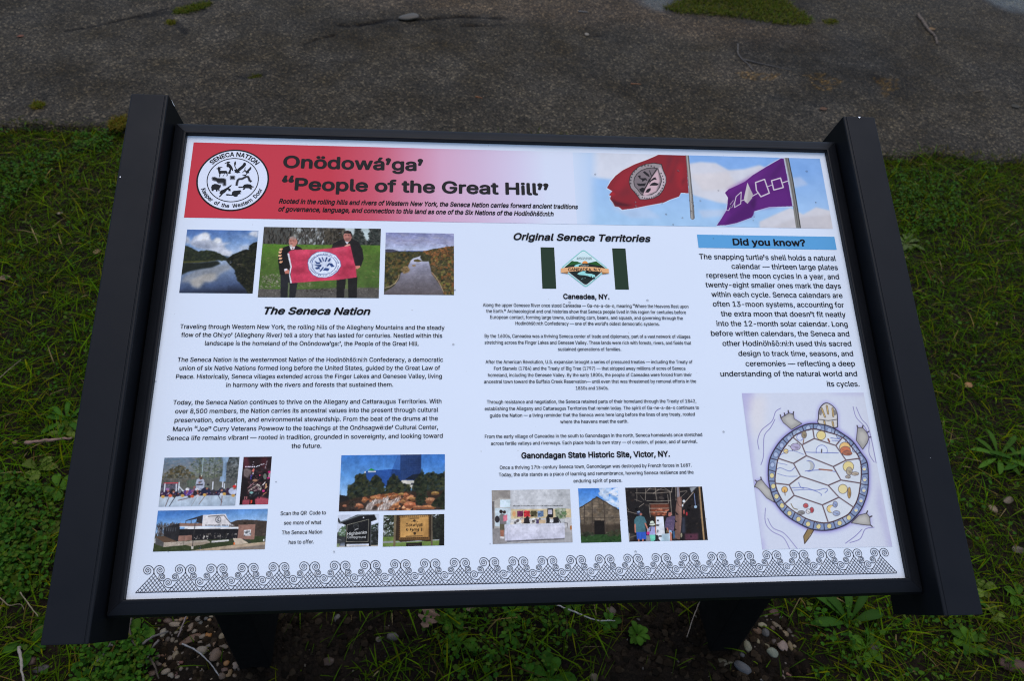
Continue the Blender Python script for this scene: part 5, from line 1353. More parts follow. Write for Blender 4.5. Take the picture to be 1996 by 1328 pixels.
cv.detail(); pr.grid(cv); pr.build(panel)

# river in autumn from above
Z = Zm(620, 430, 6.639)
cv, pr = photo('river_photo', Z, ((878, 155), (1758, 170), (1758, 967), (852, 958)), 13, (120, 122, 150))
cv.grad((1300, 160), (1300, 410), [(0, (126, 134, 182)), (.4, (150, 154, 190)), (.8, (170, 180, 212)), (1, (190, 200, 226))])
cv.spl([(870, 160), (1760, 170), (1760, 330), (870, 330)], 110, 20, 80, [(118, 120, 158), (160, 160, 186), (176, 176, 198), (132, 130, 160)], .18, .4, .1, 5)
cv.poly([(860, 375), (960, 372), (1060, 400), (1060, 420), (860, 420)], (66, 68, 88))
cv.poly([(1050, 395), (1200, 390), (1390, 395), (1390, 420), (1050, 420)], (92, 104, 146))
land = [(850, 415), (1060, 405), (1360, 405), (1480, 370), (1660, 345), (1770, 330), (1770, 980), (850, 980)]
cv.poly(land, (58, 58, 40))
cv.spl([(850, 415), (1060, 405), (1360, 405), (1480, 380), (1480, 560), (850, 560)], 500, 6, 20, [(48, 54, 34), (70, 72, 42), (90, 80, 46), (40, 44, 32)], .6, .7, 0, 7)
cv.spl([(1360, 405), (1660, 345), (1770, 330), (1770, 560), (1480, 480)], 300, 7, 20, [(132, 78, 44), (112, 74, 44), (84, 70, 44), (150, 96, 56)], .7, .7, 0, 8)
cv.spl([(850, 440), (1170, 430), (1180, 640), (1050, 700), (1000, 830), (850, 860)], 420, 10, 30, [(44, 48, 32), (62, 64, 38), (36, 40, 30), (92, 90, 50), (110, 84, 48)], .9, .7, 0, 7)
cv.spl([(1440, 470), (1770, 420), (1770, 970), (1640, 970), (1480, 690)], 520, 10, 28, [(56, 58, 36), (44, 46, 32), (104, 84, 50), (132, 84, 50), (120, 116, 60), (84, 72, 50)], .9, .7, 0, 8)
wt_ = [(1330, 455), (1300, 470), (1230, 490), (1200, 520), (1170, 580), (1150, 640), (1070, 680), (1050, 760), (980, 850), (850, 930), (850, 975), (1630, 975), (1590, 860), (1530, 770), (1470, 690), (1450, 600), (1430, 530), (1350, 530), (1320, 480)]
cv.grad((1300, 470), (1300, 960), [(0, (206, 212, 234)), (.2, (150, 152, 176)), (.5, (118, 116, 130)), (1, (92, 86, 90))], wt_, 1)
cv.spl([(1180, 560), (1430, 540), (1580, 940), (900, 940)], 160, 12, 40, [(100, 98, 112), (138, 138, 152), (112, 108, 116)], .15, .35, 0, 5)
cv.poly([(1240, 510), (1290, 500), (1350, 525), (1300, 540), (1240, 530)], (92, 82, 48))
cv.poly([(1070, 640), (1110, 595), (1160, 590), (1190, 640), (1170, 670), (1110, 690)], (128, 106, 74), 1, 1)
cv.spl([(1070, 640), (1110, 595), (1160, 590), (1190, 640), (1110, 690)], 40, 6, 14, [(150, 126, 88), (100, 84, 56)], .7, .7)
cv.poly([(1215, 575), (1260, 570), (1265, 592), (1225, 598)], (140, 120, 96))
cv.line([(870, 870), (930, 855), (1000, 810), (1045, 740), (1050, 700)], 12, (176, 156, 130), .8)
cv.line([(1470, 670), (1530, 740), (1580, 830), (1620, 920)], 12, (168, 146, 124), .8)
cv.noise(3, 8)
cv.detail(); pr.grid(cv); pr.build(panel)

# lacrosse team at the boards
Z = Zm(300, 885, 11.741)
cv, pr = photo('lacrosse_team_photo', Z, ((245, 95), (1958, 75), (1862, 1190), (105, 1212)), 14, (96, 108, 112))
cv.grad((600, 90), (600, 700), [(0, (96, 118, 142)), (.5, (116, 124, 130)), (1, (96, 98, 90))])
cv.spl([(230, 100), (1000, 90), (900, 400), (220, 480)], 160, 14, 50, [(104, 124, 148), (128, 128, 140), (92, 112, 124), (138, 128, 124)], .6, .4)
cv.spl([(200, 560), (300, 400), (450, 320), (580, 280), (720, 320), (860, 420), (1000, 560), (960, 700), (190, 700)], 420, 14, 40, [(72, 70, 58), (88, 84, 62), (60, 62, 56), (102, 90, 66)], .8, .7)
cv.spl([(820, 260), (1000, 120), (1100, 90), (1580, 80), (1580, 600), (900, 600)], 520, 12, 40, [(84, 98, 80), (62, 74, 62), (104, 114, 88), (120, 128, 112), (76, 84, 68)], .45, .75, .2)
cv.spl([(1130, 120), (1560, 100), (1540, 480), (1130, 480)], 70, 8, 20, [(168, 180, 196), (150, 164, 178)], .5, .7)
cv.spl([(1650, 80), (1960, 75), (1920, 720), (1640, 720)], 360, 14, 40, [(64, 70, 72), (50, 56, 58), (86, 90, 92), (104, 108, 110)], .7, .75)
for x in (1060, 1270, 1400):
    cv.line([(x, 180), (x - 20, 560)], 16, (58, 64, 60), .6)
cv.spl([(760, 620), (980, 590), (960, 760), (760, 760)], 90, 14, 32, [(66, 96, 72), (80, 110, 80)], .8, .7)
cv.poly([(190, 560), (1920, 555), (1900, 900), (150, 900)], (92, 94, 96), .55, 2)
for x in range(220, 1900, 60):
    cv.line([(x, 570), (x - 10, 860)], 3, (124, 130, 136), .5)
cv.line([(200, 580), (1910, 560)], 6, (120, 124, 128), .7)
cv.line([(1128, 110), (1100, 490)], 16, (156, 178, 184))
cv.poly([(1560, 80), (1720, 75), (1690, 190), (1660, 210), (1640, 640), (1500, 640), (1515, 530), (1560, 520), (1590, 210)], (138, 164, 194))
cv.poly([(1630, 200), (1665, 200), (1640, 640), (1600, 640)], (112, 138, 170), .8)
cv.line([(1440, 420), (1560, 425)], 14, (52, 62, 76)); cv.line([(1650, 420), (1730, 420)], 14, (48, 54, 66))
cv.poly([(235, 665), (560, 655), (560, 685), (235, 690)], (176, 72, 84))
cv.poly([(180, 690), (560, 685), (560, 900), (160, 900)], (84, 84, 100), .9)
cv.spl([(170, 700), (560, 690), (560, 900), (160, 900)], 60, 10, 26, [(150, 148, 164), (60, 58, 72), (120, 96, 104)], .8, .7)
for p in ([(262, 690), (240, 960)], [(585, 660), (570, 850)], [(520, 700), (510, 960)], [(590, 760), (680, 860)], [(1352, 650), (1335, 900)], [(1615, 690), (1600, 860)], [(1575, 650), (1565, 800)], [(1868, 690), (1860, 760)]):
    cv.line(p, 24, (208, 216, 232))
cv.poly([(965, 830), (960, 660), (985, 590), (1060, 570), (1140, 590), (1165, 680), (1140, 840)], (172, 180, 204))
cv.poly([(970, 700), (1120, 690), (1120, 725), (975, 730)], (54, 56, 66), .9)
cv.poly([(1020, 630), (1110, 625), (1110, 645), (1030, 650)], (70, 72, 84), .9)
cv.ell(1045, 668, 30, 12, (150, 100, 88)); cv.ell(1075, 560, 34, 40, (110, 74, 64)); cv.poly([(1035, 540), (1040, 505), (1090, 495), (1130, 510), (1100, 540)], (54, 44, 40)); cv.ell(1090, 515, 16, 14, (214, 210, 190))
cv.poly([(1060, 780), (1080, 830), (1130, 820)], (110, 116, 140), .8)
cv.poly([(140, 880), (1880, 830), (1890, 940), (130, 985)], (40, 36, 58))
for x, y, sx, sy, c in ((320, 880, 60, 90, (54, 40, 72)), (440, 890, 62, 80, (36, 34, 46)), (590, 900, 60, 60, (40, 42, 50)), (790, 890, 100, 90, (88, 60, 130)), (985, 900, 80, 80, (40, 40, 50)), (1190, 860, 110, 90, (40, 44, 68)), (1360, 880, 60, 60, (52, 50, 60)), (1555, 860, 80, 80, (44, 46, 66)), (1690, 860, 50, 80, (62, 46, 66)), (1800, 860, 95, 80, (186, 196, 224)), (200, 920, 60, 60, (60, 44, 70))):
    cv.ell(x, y, sx, sy, c)
for x, y, r, c in ((320, 815, 42, (150, 110, 160)), (440, 840, 44, (52, 48, 50)), (772, 815, 44, (226, 230, 240)), (985, 815, 42, (206, 212, 228)), (1215, 750, 40, (110, 120, 112)), (1555, 805, 40, (58, 58, 66)), (1840, 750, 40, (214, 52, 52)), (590, 870, 40, (110, 120, 136)), (1240, 710, 30, (44, 44, 56))):
    cv.ell(x, y, r, r * .8, c)
for x, y in ((770, 860), (460, 870), (1215, 800), (1835, 800), (1000, 850), (335, 850), (1550, 840), (930, 765)):
    cv.ell(x, y, 26, 24, (156, 104, 92))
cv.poly([(840, 860), (930, 790), (960, 760), (900, 890)], (140, 90, 130))
cv.poly([(720, 900), (850, 880), (870, 950), (740, 950)], (92, 60, 140))
cv.spl([(140, 900), (1660, 880), (1660, 940), (130, 980)], 120, 8, 20, [(206, 206, 222), (120, 80, 140), (206, 100, 70), (60, 50, 70), (170, 160, 180)], .8, .8)
bd = [(130, 985), (900, 965), (1885, 940), (1860, 1230), (90, 1240)]
cv.grad((1000, 950), (1000, 1200), [(0, (186, 202, 220)), (1, (166, 184, 206))], bd)
for x in (240, 650, 880, 1070, 1330, 1660):
    cv.line([(x, 985), (x - 20, 1210)], 4, (142, 158, 180), .7)
for x, y in ((380, 960), (215, 980), (470, 970), (820, 980), (880, 975), (1000, 970), (1160, 940), (1550, 930), (1610, 920), (1810, 955), (660, 960)):
    c = ((196, 200, 214), (200, 160, 90), (70, 60, 50), (206, 100, 70), (150, 120, 170))[(x // 10) % 5]
    cv.ell(x, y, 42, 34, c)
for p, c in (([(350, 1000), (270, 1205)], (92, 76, 74)), ([(500, 980), (440, 1070), (355, 1205)], (40, 40, 50)), ([(780, 1015), (560, 1065)], (96, 66, 70)), ([(975, 1000), (860, 1190)], (146, 152, 162)), ([(1160, 980), (1030, 1155)], (120, 110, 108)),
             ([(1470, 955), (1560, 1105)], (66, 70, 84)), ([(1560, 970), (1530, 1190)], (128, 96, 92))):
    cv.line(p, 15, c)
cv.noise(3, 5)
cv.detail(); pr.grid(cv); pr.build(panel)

# dancer in regalia under strings of lights
Z = Zm(460, 880, 12.073)
cv, pr = photo('dancer_photo', Z, ((182, 135), (845, 132), (755, 1252), (80, 1265)), 15, (40, 30, 34), 0.0005)
cv.poly([(180, 130), (280, 130), (330, 360), (170, 420)], (84, 44, 54), .9, 4)
cv.poly([(580, 150), (740, 140), (700, 420), (600, 460)], (72, 36, 44), .9, 5)
cv.spl([(160, 420), (820, 400), (760, 1100), (120, 1100)], 260, 12, 40, [(30, 28, 32), (56, 44, 48), (78, 50, 58), (36, 34, 40)], .8, .7)
for x in (240, 290, 332, 384, 430):
    cv.ell(x, 373, 17, 17, (236, 214, 240))
for x, y in ((482, 370), (515, 355), (548, 343), (590, 318), (615, 318), (652, 308)):
    cv.ell(x, y, 14, 11, (230, 226, 240))
for x, y in ((415, 262), (400, 322), (726, 248), (716, 292), (706, 330), (692, 368), (684, 402)):
    cv.ell(x, y, 14, 8, (176, 170, 184))
cv.poly([(185, 440), (250, 405), (360, 450), (360, 520), (270, 630), (200, 590)], (142, 128, 128), .9, 2)
for i in range(9):
    cv.line([(215 + 17 * i, 460), (225 + 15 * i, 600)], 6, (74, 62, 64))
cv.poly([(370, 470), (410, 410), (440, 430), (420, 500)], (196, 110, 104)); cv.ell(405, 525, 20, 14, (220, 212, 220))
cv.poly([(330, 650), (350, 570), (390, 550), (370, 680)], (66, 58, 130))
cv.poly([(380, 700), (360, 620), (430, 560), (560, 560), (640, 620), (640, 720), (540, 700)], (26, 24, 28))
cv.spl([(400, 590), (620, 570), (600, 690), (400, 700)], 40, 6, 14, [(110, 100, 106), (160, 80, 96), (70, 66, 74)], .8, .8)
cv.ell(450, 690, 60, 30, (150, 112, 92)); cv.ell(560, 570, 16, 16, (214, 80, 110))
cv.poly([(260, 900), (330, 780), (430, 740), (560, 760), (600, 880), (560, 960), (400, 960), (290, 960)], (58, 46, 50))
cv.spl([(270, 900), (340, 770), (560, 760), (590, 930), (300, 960)], 110, 6, 20, [(170, 140, 150), (210, 200, 200), (60, 50, 54), (120, 80, 94), (30, 28, 30)], .7, .85)
cv.spl([(480, 780), (600, 800), (600, 930), (500, 900)], 50, 8, 20, [(222, 214, 206), (190, 178, 170), (60, 56, 64)], .8, .9)
cv.line([(300, 930), (470, 820)], 12, (196, 180, 170)); cv.line([(280, 870), (420, 750)], 14, (170, 120, 130))
cv.poly([(130, 640), (260, 620), (270, 1120), (110, 1180)], (32, 28, 32), .9, 3)
cv.ell(680, 600, 40, 70, (110, 122, 114), .9); cv.ell(786, 494, 40, 26, (206, 40, 120)); cv.ell(765, 632, 40, 20, (190, 40, 120)); cv.poly([(770, 520), (810, 520), (800, 620), (750, 610)], (170, 150, 160))
cv.poly([(610, 800), (690, 710), (690, 740), (640, 810)], (214, 204, 206)); cv.poly([(690, 770), (720, 760), (720, 850), (690, 860)], (190, 150, 110))
cv.line([(680, 880), (730, 840)], 16, (196, 160, 120)); cv.line([(640, 1020), (710, 970)], 18, (180, 124, 96)); cv.ell(645, 935, 34, 28, (200, 60, 130))
fl = [(100, 1260), (170, 1150), (480, 1120), (520, 1060), (600, 1080), (770, 1120), (760, 1270)]
cv.poly(fl, (150, 68, 84), 1, 2)
cv.spl(fl, 50, 14, 40, [(160, 76, 92), (128, 56, 70), (176, 90, 104)], .3, .5)
cv.poly([(80, 1270), (130, 1110), (160, 1130), (150, 1270)], (22, 20, 22))
cv.poly([(290, 1040), (330, 960), (540, 950), (560, 1040), (480, 1090), (330, 1100)], (30, 30, 36))
cv.ell(365, 975, 46, 26, (120, 168, 168)); cv.spl([(300, 1000), (540, 960), (520, 1060), (320, 1060)], 40, 5, 12, [(110, 120, 126), (190, 190, 196), (40, 40, 46)], .8, .9)
cv.poly([(330, 1110), (440, 1080), (460, 1260), (310, 1260)], (30, 26, 28)); cv.poly([(345, 1150), (385, 1150), (380, 1210), (345, 1240)], (222, 72, 58))
for x in (215, 260):
    cv.line([(x, 1070), (x - 4, 1120)], 16, (190, 120, 124))
cv.line([(540, 1040), (545, 1100)], 26, (34, 32, 40))
cv.detail(); pr.grid(cv); pr.build(panel)

# cultural centre building
Z = Zm(280, 870, 6.035)
cv, pr = photo('cultural_centre_photo', Z, ((170, 762), (1462, 740), (1425, 1217), (110, 1243)), 16, (110, 150, 206), 0.00055)
cv.grad((800, 750), (800, 960), [(0, (72, 122, 192)), (.5, (112, 158, 214)), (1, (156, 190, 230))])
cv.spl([(140, 920), (220, 900), (330, 910), (420, 920), (420, 1060), (130, 1060)], 160, 5, 14, [(70, 60, 56), (92, 84, 80), (52, 46, 44)], 2.4, .7)
hill = [(1000, 910), (1100, 875), (1200, 868), (1460, 885), (1460, 1110), (1000, 1110)]
cv.poly(hill, (66, 58, 54)); cv.spl(hill, 150, 8, 22, [(56, 48, 46), (84, 72, 62), (70, 62, 58)], .5, .6)
cv.poly([(110, 1060), (1440, 1060), (1430, 1230), (100, 1250)], (56, 66, 44))
cv.spl([(110, 1160), (700, 1140), (700, 1240), (100, 1250)], 120, 8, 20, [(52, 62, 40), (66, 74, 46)], .4, .6)
cv.poly([(245, 960), (430, 908), (420, 1125), (360, 1110), (240, 1060)], (44, 44, 48))
for x in (275, 300, 325, 350, 380):
    cv.line([(x, 965), (x - 3, 1000)], 9, (82, 86, 94))
cv.poly([(425, 908), (690, 912), (690, 945), (425, 945)], (136, 108, 98))
cv.poly([(490, 880), (700, 815), (690, 915), (625, 905), (625, 860), (500, 885)], (48, 50, 58))
for x in (500, 562, 625):
    cv.line([(x, 880), (x - 2, 912)], 8, (52, 52, 58))
cv.poly([(700, 815), (965, 802), (990, 860), (1030, 910), (1070, 940), (690, 945)], (214, 212, 218))
cv.line([(760, 832), (945, 818), (985, 870), (1040, 925)], 8, (56, 56, 62))
cv.ell(878, 868, 34, 40, (54, 56, 62)); cv.ell(878, 868, 27, 33, (206, 206, 214)); cv.line([(865, 850), (890, 850), (868, 870), (890, 880), (862, 890)], 7, (62, 64, 72))
for i in range(24):
    if i not in (13, 19):
        x = 726 + 14 * i
        cv.poly([(x, 925), (x + 9, 925), (x + 9, 945), (x, 945)], (92, 94, 104), .9)
cv.poly([(425, 945), (1190, 955), (1190, 975), (485, 978), (485, 955), (425, 950)], (222, 224, 232))
cv.poly([(425, 978), (1120, 975), (1105, 1090), (560, 1110), (420, 1060)], (34, 34, 38))
cv.spl([(580, 1040), (1090, 1020), (1090, 1080), (590, 1100)], 60, 4, 10, [(150, 146, 140), (96, 90, 86), (62, 60, 60), (200, 196, 190)], 1.6, .8)
cv.poly([(415, 1055), (570, 1050), (570, 1110), (408, 1122)], (142, 108, 98))
cv.poly([(1115, 930), (1315, 922), (1300, 1100), (1100, 1095), (1115, 980)], (146, 112, 102))
cv.poly([(1180, 990), (1262, 985), (1258, 1056), (1176, 1058)], (212, 216, 222)); cv.spl([(1182, 992), (1260, 988), (1256, 1054), (1178, 1056)], 16, 5, 14, [(70, 74, 80), (110, 116, 122)], .8, .9)
cv.poly([(140, 1065), (245, 1060), (400, 1125), (240, 1135)], (92, 74, 62)); cv.poly([(140, 1068), (240, 1135), (236, 1187), (130, 1150)], (84, 84, 86))
cv.poly([(240, 1135), (740, 1105), (790, 1130), (690, 1150), (480, 1165), (236, 1188)], (170, 160, 150)); cv.spl([(240, 1140), (600, 1115), (480, 1165), (238, 1185)], 70, 4, 10, [(130, 120, 112), (190, 180, 170), (104, 96, 92)], .6, .8)
cv.poly([(480, 1160), (560, 1140), (740, 1125), (790, 1135), (700, 1160), (560, 1180)], (152, 140, 126))
cv.poly([(800, 1115), (1000, 1100), (1005, 1118), (800, 1138)], (206, 206, 208))
cv.poly([(1050, 1085), (1140, 1085), (1230, 1140), (1080, 1165)], (196, 182, 166)); cv.line([(1170, 1095), (1260, 1135)], 10, (60, 60, 64)); cv.line([(1000, 1095), (1070, 1140)], 10, (60, 56, 54))
cv.poly([(560, 1230), (840, 1190), (1080, 1160), (1440, 1125), (1440, 1225), (560, 1240)], (176, 158, 138)); cv.poly([(900, 1215), (1430, 1160), (1430, 1225), (900, 1235)], (120, 112, 108), .9, 1)
cv.line([(608, 900), (575, 1190)], 9, (58, 56, 58)); cv.poly([(562, 1180), (588, 1180), (586, 1212), (562, 1212)], (200, 196, 190)); cv.line([(480, 1060), (474, 1160)], 5, (80, 74, 72))
cv.poly([(1058, 1135), (1072, 1135), (1076, 1160), (1056, 1160)], (214, 110, 60)); cv.ell(1412, 1108, 10, 14, (214, 218, 222)); cv.line([(1432, 960), (1420, 1120)], 5, (60, 60, 64))
cv.poly([(120, 1095), (145, 1090), (140, 1140), (120, 1145)], (206, 212, 220), .8)
cv.noise(3, 6)
cv.detail(); pr.grid(cv); pr.build(panel)

# glass hotel tower behind a rock waterfall
Z = Zm(530, 870, 5.544)
cv, pr = photo('hotel_photo', Z, ((752, 102), (1870, 88), (1867, 690), (722, 708)), 17, (90, 140, 210))
cv.grad((1000, 100), (950, 560), [(0, (62, 118, 196)), (.5, (92, 148, 214)), (1, (150, 190, 232))])
cv.grad((1400, 100), (1600, 100), [(0, (40, 66, 118)), (1, (34, 54, 98))], [(1360, 90), (1612, 90), (1612, 300), (1590, 420), (1380, 420), (1385, 120)])
cv.poly([(1362, 95), (1388, 95), (1385, 270), (1300, 250)], (58, 104, 176))
cv.poly([(1008, 275), (1300, 252), (1390, 262), (1390, 440), (1020, 440)], (40, 78, 148)); cv.poly([(1300, 252), (1390, 262), (1390, 440), (1250, 440)], (32, 60, 116))
for y in range(120, 420, 22):
    cv.line([(1388, y), (1612, y)], 2, (54, 82, 134), .5)
for y in range(290, 430, 20):
    cv.line([(1010, y), (1390, y - 8)], 2, (60, 98, 166), .4)
for x in range(1400, 1612, 26):
    cv.line([(x, 95), (x, 420)], 2, (28, 48, 90), .5)
cv.poly([(1002, 275), (1016, 275), (1016, 292), (1002, 294)], (214, 220, 226))
cv.poly([(1040, 268), (1075, 242), (1095, 252), (1118, 268)], (44, 142, 62)); 
for i in range(7):
    cv.poly([(1042 + 12 * i, 272), (1051 + 12 * i, 272), (1051 + 12 * i, 286), (1042 + 12 * i, 286)], (226, 230, 236))
cv.poly([(1400, 370), (1560, 375), (1560, 430), (1520, 460), (1400, 440)], (206, 204, 198)); cv.poly([(1500, 398), (1536, 398), (1536, 424), (1500, 424)], (70, 74, 84)); cv.poly([(1440, 360), (1520, 310), (1600, 300), (1600, 370)], (28, 36, 52))
tr = [([(820, 490), (840, 430), (900, 390), (900, 340), (950, 305), (1010, 310), (1040, 380), (1060, 560), (830, 600)], 300), ([(1050, 400), (1090, 340), (1130, 320), (1180, 350), (1210, 440), (1210, 560), (1040, 580)], 240), ([(1230, 480), (1260, 380), (1310, 310), (1360, 340), (1400, 400), (1480, 420), (1490, 500), (1230, 530)], 260),
      ([(1540, 380), (1600, 310), (1620, 240), (1645, 320), (1690, 290), (1740, 285), (1870, 340), (1870, 560), (1480, 560)], 420), ([(1780, 330), (1870, 280), (1870, 460)], 80)]
for q, n in tr:
    cv.poly(q, (36, 44, 36), .9, 1)
    cv.spl(q, n, 8, 24, [(30, 38, 32), (44, 52, 38), (62, 66, 42), (24, 30, 28), (52, 54, 40)], .8, .75, 0, 6)
cv.poly([(715, 525), (830, 540), (840, 600), (900, 590), (720, 715)], (32, 32, 34)); cv.line([(748, 470), (745, 525)], 4, (110, 120, 130))
lo = [(720, 620), (900, 560), (1240, 510), (1500, 490), (1880, 480), (1880, 720), (715, 720)]
cv.poly(lo, (54, 42, 36), .95, 2)
cv.spl([(980, 560), (1160, 520), (1260, 520), (1480, 510), (1560, 560), (1560, 690), (1250, 700), (1040, 600)], 170, 12, 36, [(178, 112, 76), (150, 92, 62), (206, 146, 104), (112, 70, 50), (84, 56, 42), (190, 128, 90)], .6, .9)
for x, y, rx, ry in ((1000, 590, 28, 20), (940, 645, 60, 30), (1100, 565, 34, 18), (1400, 520, 34, 16), (1520, 570, 40, 20), (1490, 640, 70, 34), (1330, 640, 50, 34), (1710, 590, 60, 38), (1760, 510, 50, 22), (1690, 660, 90, 22), (1580, 660, 70, 20), (1420, 600, 30, 22), (790, 645, 24, 14), (1240, 530, 24, 14), (1320, 545, 40, 20), (1450, 530, 30, 26)):
    q = [(x + rx * math.cos(t) * cv.rng.uniform(.75, 1.2), y + ry * math.sin(t) * cv.rng.uniform(.8, 1.25)) for t in np.linspace(0, 6.283, 9)[:-1]]
    cv.poly(q, (150 + (x * 7) % 40, 98 + (x * 5) % 34, 66 + (x * 3) % 24)); cv.poly([(px_, py_) for px_, py_ in q if py_ > y - ry * .1] + [(x, y)], (104, 66, 48), .75, 1)
    cv.poly([(x - rx * .7, y - ry * .3), (x - rx * .1, y - ry * .9), (x + rx * .6, y - ry * .5), (x + rx * .1, y - ry * .15)], (214, 160, 120), .65, 1); cv.line([(x - rx * .2, y - ry * .6), (x + rx * .1, y + ry * .7)], 5, (92, 58, 42), .6)
cv.spl([(1560, 480), (1640, 380), (1680, 560), (1620, 640), (1560, 620)], 130, 8, 22, [(30, 38, 30), (46, 54, 40)], .8, .8, 0, 5)
cv.spl([(1740, 600), (1870, 480), (1870, 690), (1720, 640)], 130, 8, 22, [(28, 34, 28), (44, 50, 36)], .8, .8, 0, 5)
cv.spl([(840, 600), (900, 590), (900, 650), (840, 650)], 40, 8, 18, [(40, 38, 34), (60, 54, 46)], .7, .8)
for q in ([(1010, 690), (1040, 620), (1110, 580), (1190, 570), (1190, 600), (1100, 640), (1080, 690)], [(1130, 690), (1160, 640), (1230, 610), (1300, 580), (1390, 545), (1380, 590), (1290, 640), (1250, 690)], [(1200, 570), (1260, 550), (1260, 600), (1200, 610)]):
    cv.poly(q, (160, 150, 148), .85, 2)
    cv.spl(q, 60, 8, 26, [(214, 206, 204), (180, 168, 164), (120, 108, 104), (230, 226, 226)], .3, .8, 1.9)
cv.poly([(960, 690), (1250, 690), (1250, 705), (960, 705)], (176, 170, 172), .8, 1)
cv.spl([(730, 660), (980, 660), (980, 705), (720, 710)], 30, 8, 20, [(60, 56, 56), (40, 38, 40)], .4, .8)
cv.noise(3, 5)
cv.detail(); pr.grid(cv); pr.build(panel)

# campground sign and farm sign
Z = Zm(655, 1000, 9.284)
cv, pr = photo('campground_sign_photo', Z, ((37, 42), (777, 33), (757, 606), (12, 622)), 18, (206, 216, 238), 0.0005)
cv.spl([(40, 330), (130, 240), (200, 240), (190, 440), (30, 450)], 140, 8, 26, [(84, 108, 82), (60, 84, 62), (110, 130, 104)], .8, .8)
cv.spl([(620, 250), (760, 180), (770, 600), (620, 600)], 220, 8, 24, [(44, 56, 44), (66, 82, 66), (30, 38, 32)], .8, .8)
cv.poly([(640, 330), (770, 300), (755, 600), (630, 600)], (34, 36, 38), .8, 3)
cv.poly([(20, 350), (60, 420), (180, 440), (180, 600), (20, 600)], (44, 46, 48), .9, 1); cv.poly([(30, 360), (45, 350), (40, 420), (25, 440)], (60, 62, 66))
cv.line([(50, 480), (100, 500)], 6, (170, 174, 180)); cv.poly([(80, 560), (110, 545), (160, 545), (165, 600), (80, 605)], (120, 130, 150)); cv.line([(90, 560), (160, 555)], 10, (70, 76, 90))
cv.poly([(10, 600), (770, 585), (770, 640), (10, 640)], (190, 182, 170)); cv.poly([(20, 560), (70, 560), (60, 615), (15, 620)], (130, 150, 110), .8)
cv.poly([(60, 180), (400, 36), (690, 36), (740, 130), (630, 165), (630, 605), (590, 605), (590, 560), (200, 570), (195, 615), (165, 615), (180, 230)], (30, 31, 34))
cv.poly([(70, 190), (430, 60), (700, 36), (600, 36), (420, 40), (80, 165)], (120, 130, 138), .9); cv.line([(80, 200), (470, 60), (660, 50)], 8, (52, 54, 58))
cv.poly([(690, 36), (712, 36), (745, 110), (735, 130)], (186, 194, 206)); cv.poly([(40, 110), (50, 95), (85, 160), (70, 205), (35, 160)], (60, 64, 68))
cv.ell(497, 92, 12, 11, (236, 240, 250))
for p in ([(205, 225), (590, 125)], [(590, 125), (578, 522)], [(578, 522), (185, 525)], [(185, 525), (205, 225)]):
    cv.line(p, 7, (170, 168, 152))
cv.ell(365, 245, 48, 60, (86, 90, 92)); cv.ell(365, 245, 42, 53, (38, 39, 42)); cv.line([(335, 240), (365, 215), (395, 240)], 7, (90, 94, 96)); cv.line([(340, 320), (370, 300), (400, 295)], 14, (190, 192, 196))
cv.line([(630, 170), (625, 600)], 10, (96, 98, 104)); cv.poly([(185, 570), (240, 560), (270, 600), (190, 610)], (206, 208, 212), .7)
cv.noise(3, 4)
cv.detail(); pr.grid(cv)
text(pr, 'Highbanks', Z(205, 415), Z(562, 378), Z(380, 340)[1] - Z(380, 393)[1], (176, 180, 184), 0.03, 0, 0.0006)
text(pr, 'Campground', Z(205, 468), Z(540, 462), Z(380, 422)[1] - Z(380, 464)[1], (170, 174, 178), 0.024, 0, 0.0006)
text(pr, 'FUN FOR THE FAMILY' if False else '— — —', Z(255, 506), Z(480, 500), Z(380, 488)[1] - Z(380, 503)[1], (96, 98, 102), 0.004, 0, 0.0006)
pr.build(panel)

cv, pr = photo('farm_sign_photo', Z, ((862, 44), (1960, 28), (1958, 594), (845, 618)), 19, (52, 58, 46), 0.0005)
cv.spl([(860, 40), (1060, 40), (1050, 420), (860, 420)], 150, 8, 26, [(214, 222, 236), (190, 200, 214), (120, 130, 120)], .9, .8)
cv.spl([(860, 40), (1060, 40), (1050, 440), (860, 440)], 230, 7, 24, [(48, 58, 44), (34, 42, 34), (72, 86, 62)], .6, .85)
for p in ([(870, 200), (960, 140), (1050, 60)], [(870, 300), (980, 240), (1050, 220)], [(880, 120), (960, 190)]):
    cv.line(p, 18, (36, 34, 32))
cv.poly([(1740, 30), (1970, 25), (1960, 610), (1740, 600)], (36, 38, 36)); cv.spl([(1740, 30), (1960, 25), (1950, 500), (1740, 500)], 160, 8, 24, [(30, 34, 30), (48, 54, 44), (60, 66, 56)], .8, .6)
cv.spl([(1740, 50), (1860, 40), (1800, 110)], 16, 8, 20, [(196, 206, 220), (150, 160, 170)], .6, .9)
lawn = [(850, 440), (1040, 435), (1040, 510), (1880, 480), (1880, 600), (840, 625)]
cv.poly(lawn, (108, 132, 70)); cv.poly([(845, 520), (1030, 510), (1080, 520), (1870, 480), (1870, 500), (1100, 540), (845, 550)], (150, 154, 160)); cv.spl(lawn, 120, 8, 26, [(92, 118, 56), (124, 148, 80), (70, 90, 48)], .35, .5)
cv.poly([(1870, 420), (1960, 400), (1960, 610), (1860, 590)], (30, 32, 30))
cv.poly([(1080, 60), (1720, 35), (1720, 520), (1640, 520), (1500, 500), (1300, 520), (1160, 530), (1130, 500), (1080, 505)], (56, 44, 34))
cv.poly([(1140, 60), (1690, 45), (1690, 490), (1140, 490)], (106, 78, 46))
cv.grad((1160, 80), (1680, 440), [(0, (184, 142, 84)), (.5, (196, 152, 92)), (1, (166, 124, 72))], [(1165, 95), (1675, 80), (1670, 440), (1165, 450)])
for y in (130, 180, 370, 395):
    cv.line([(1165, y), (1672, y - 8)], 4, (160, 118, 68), .6)
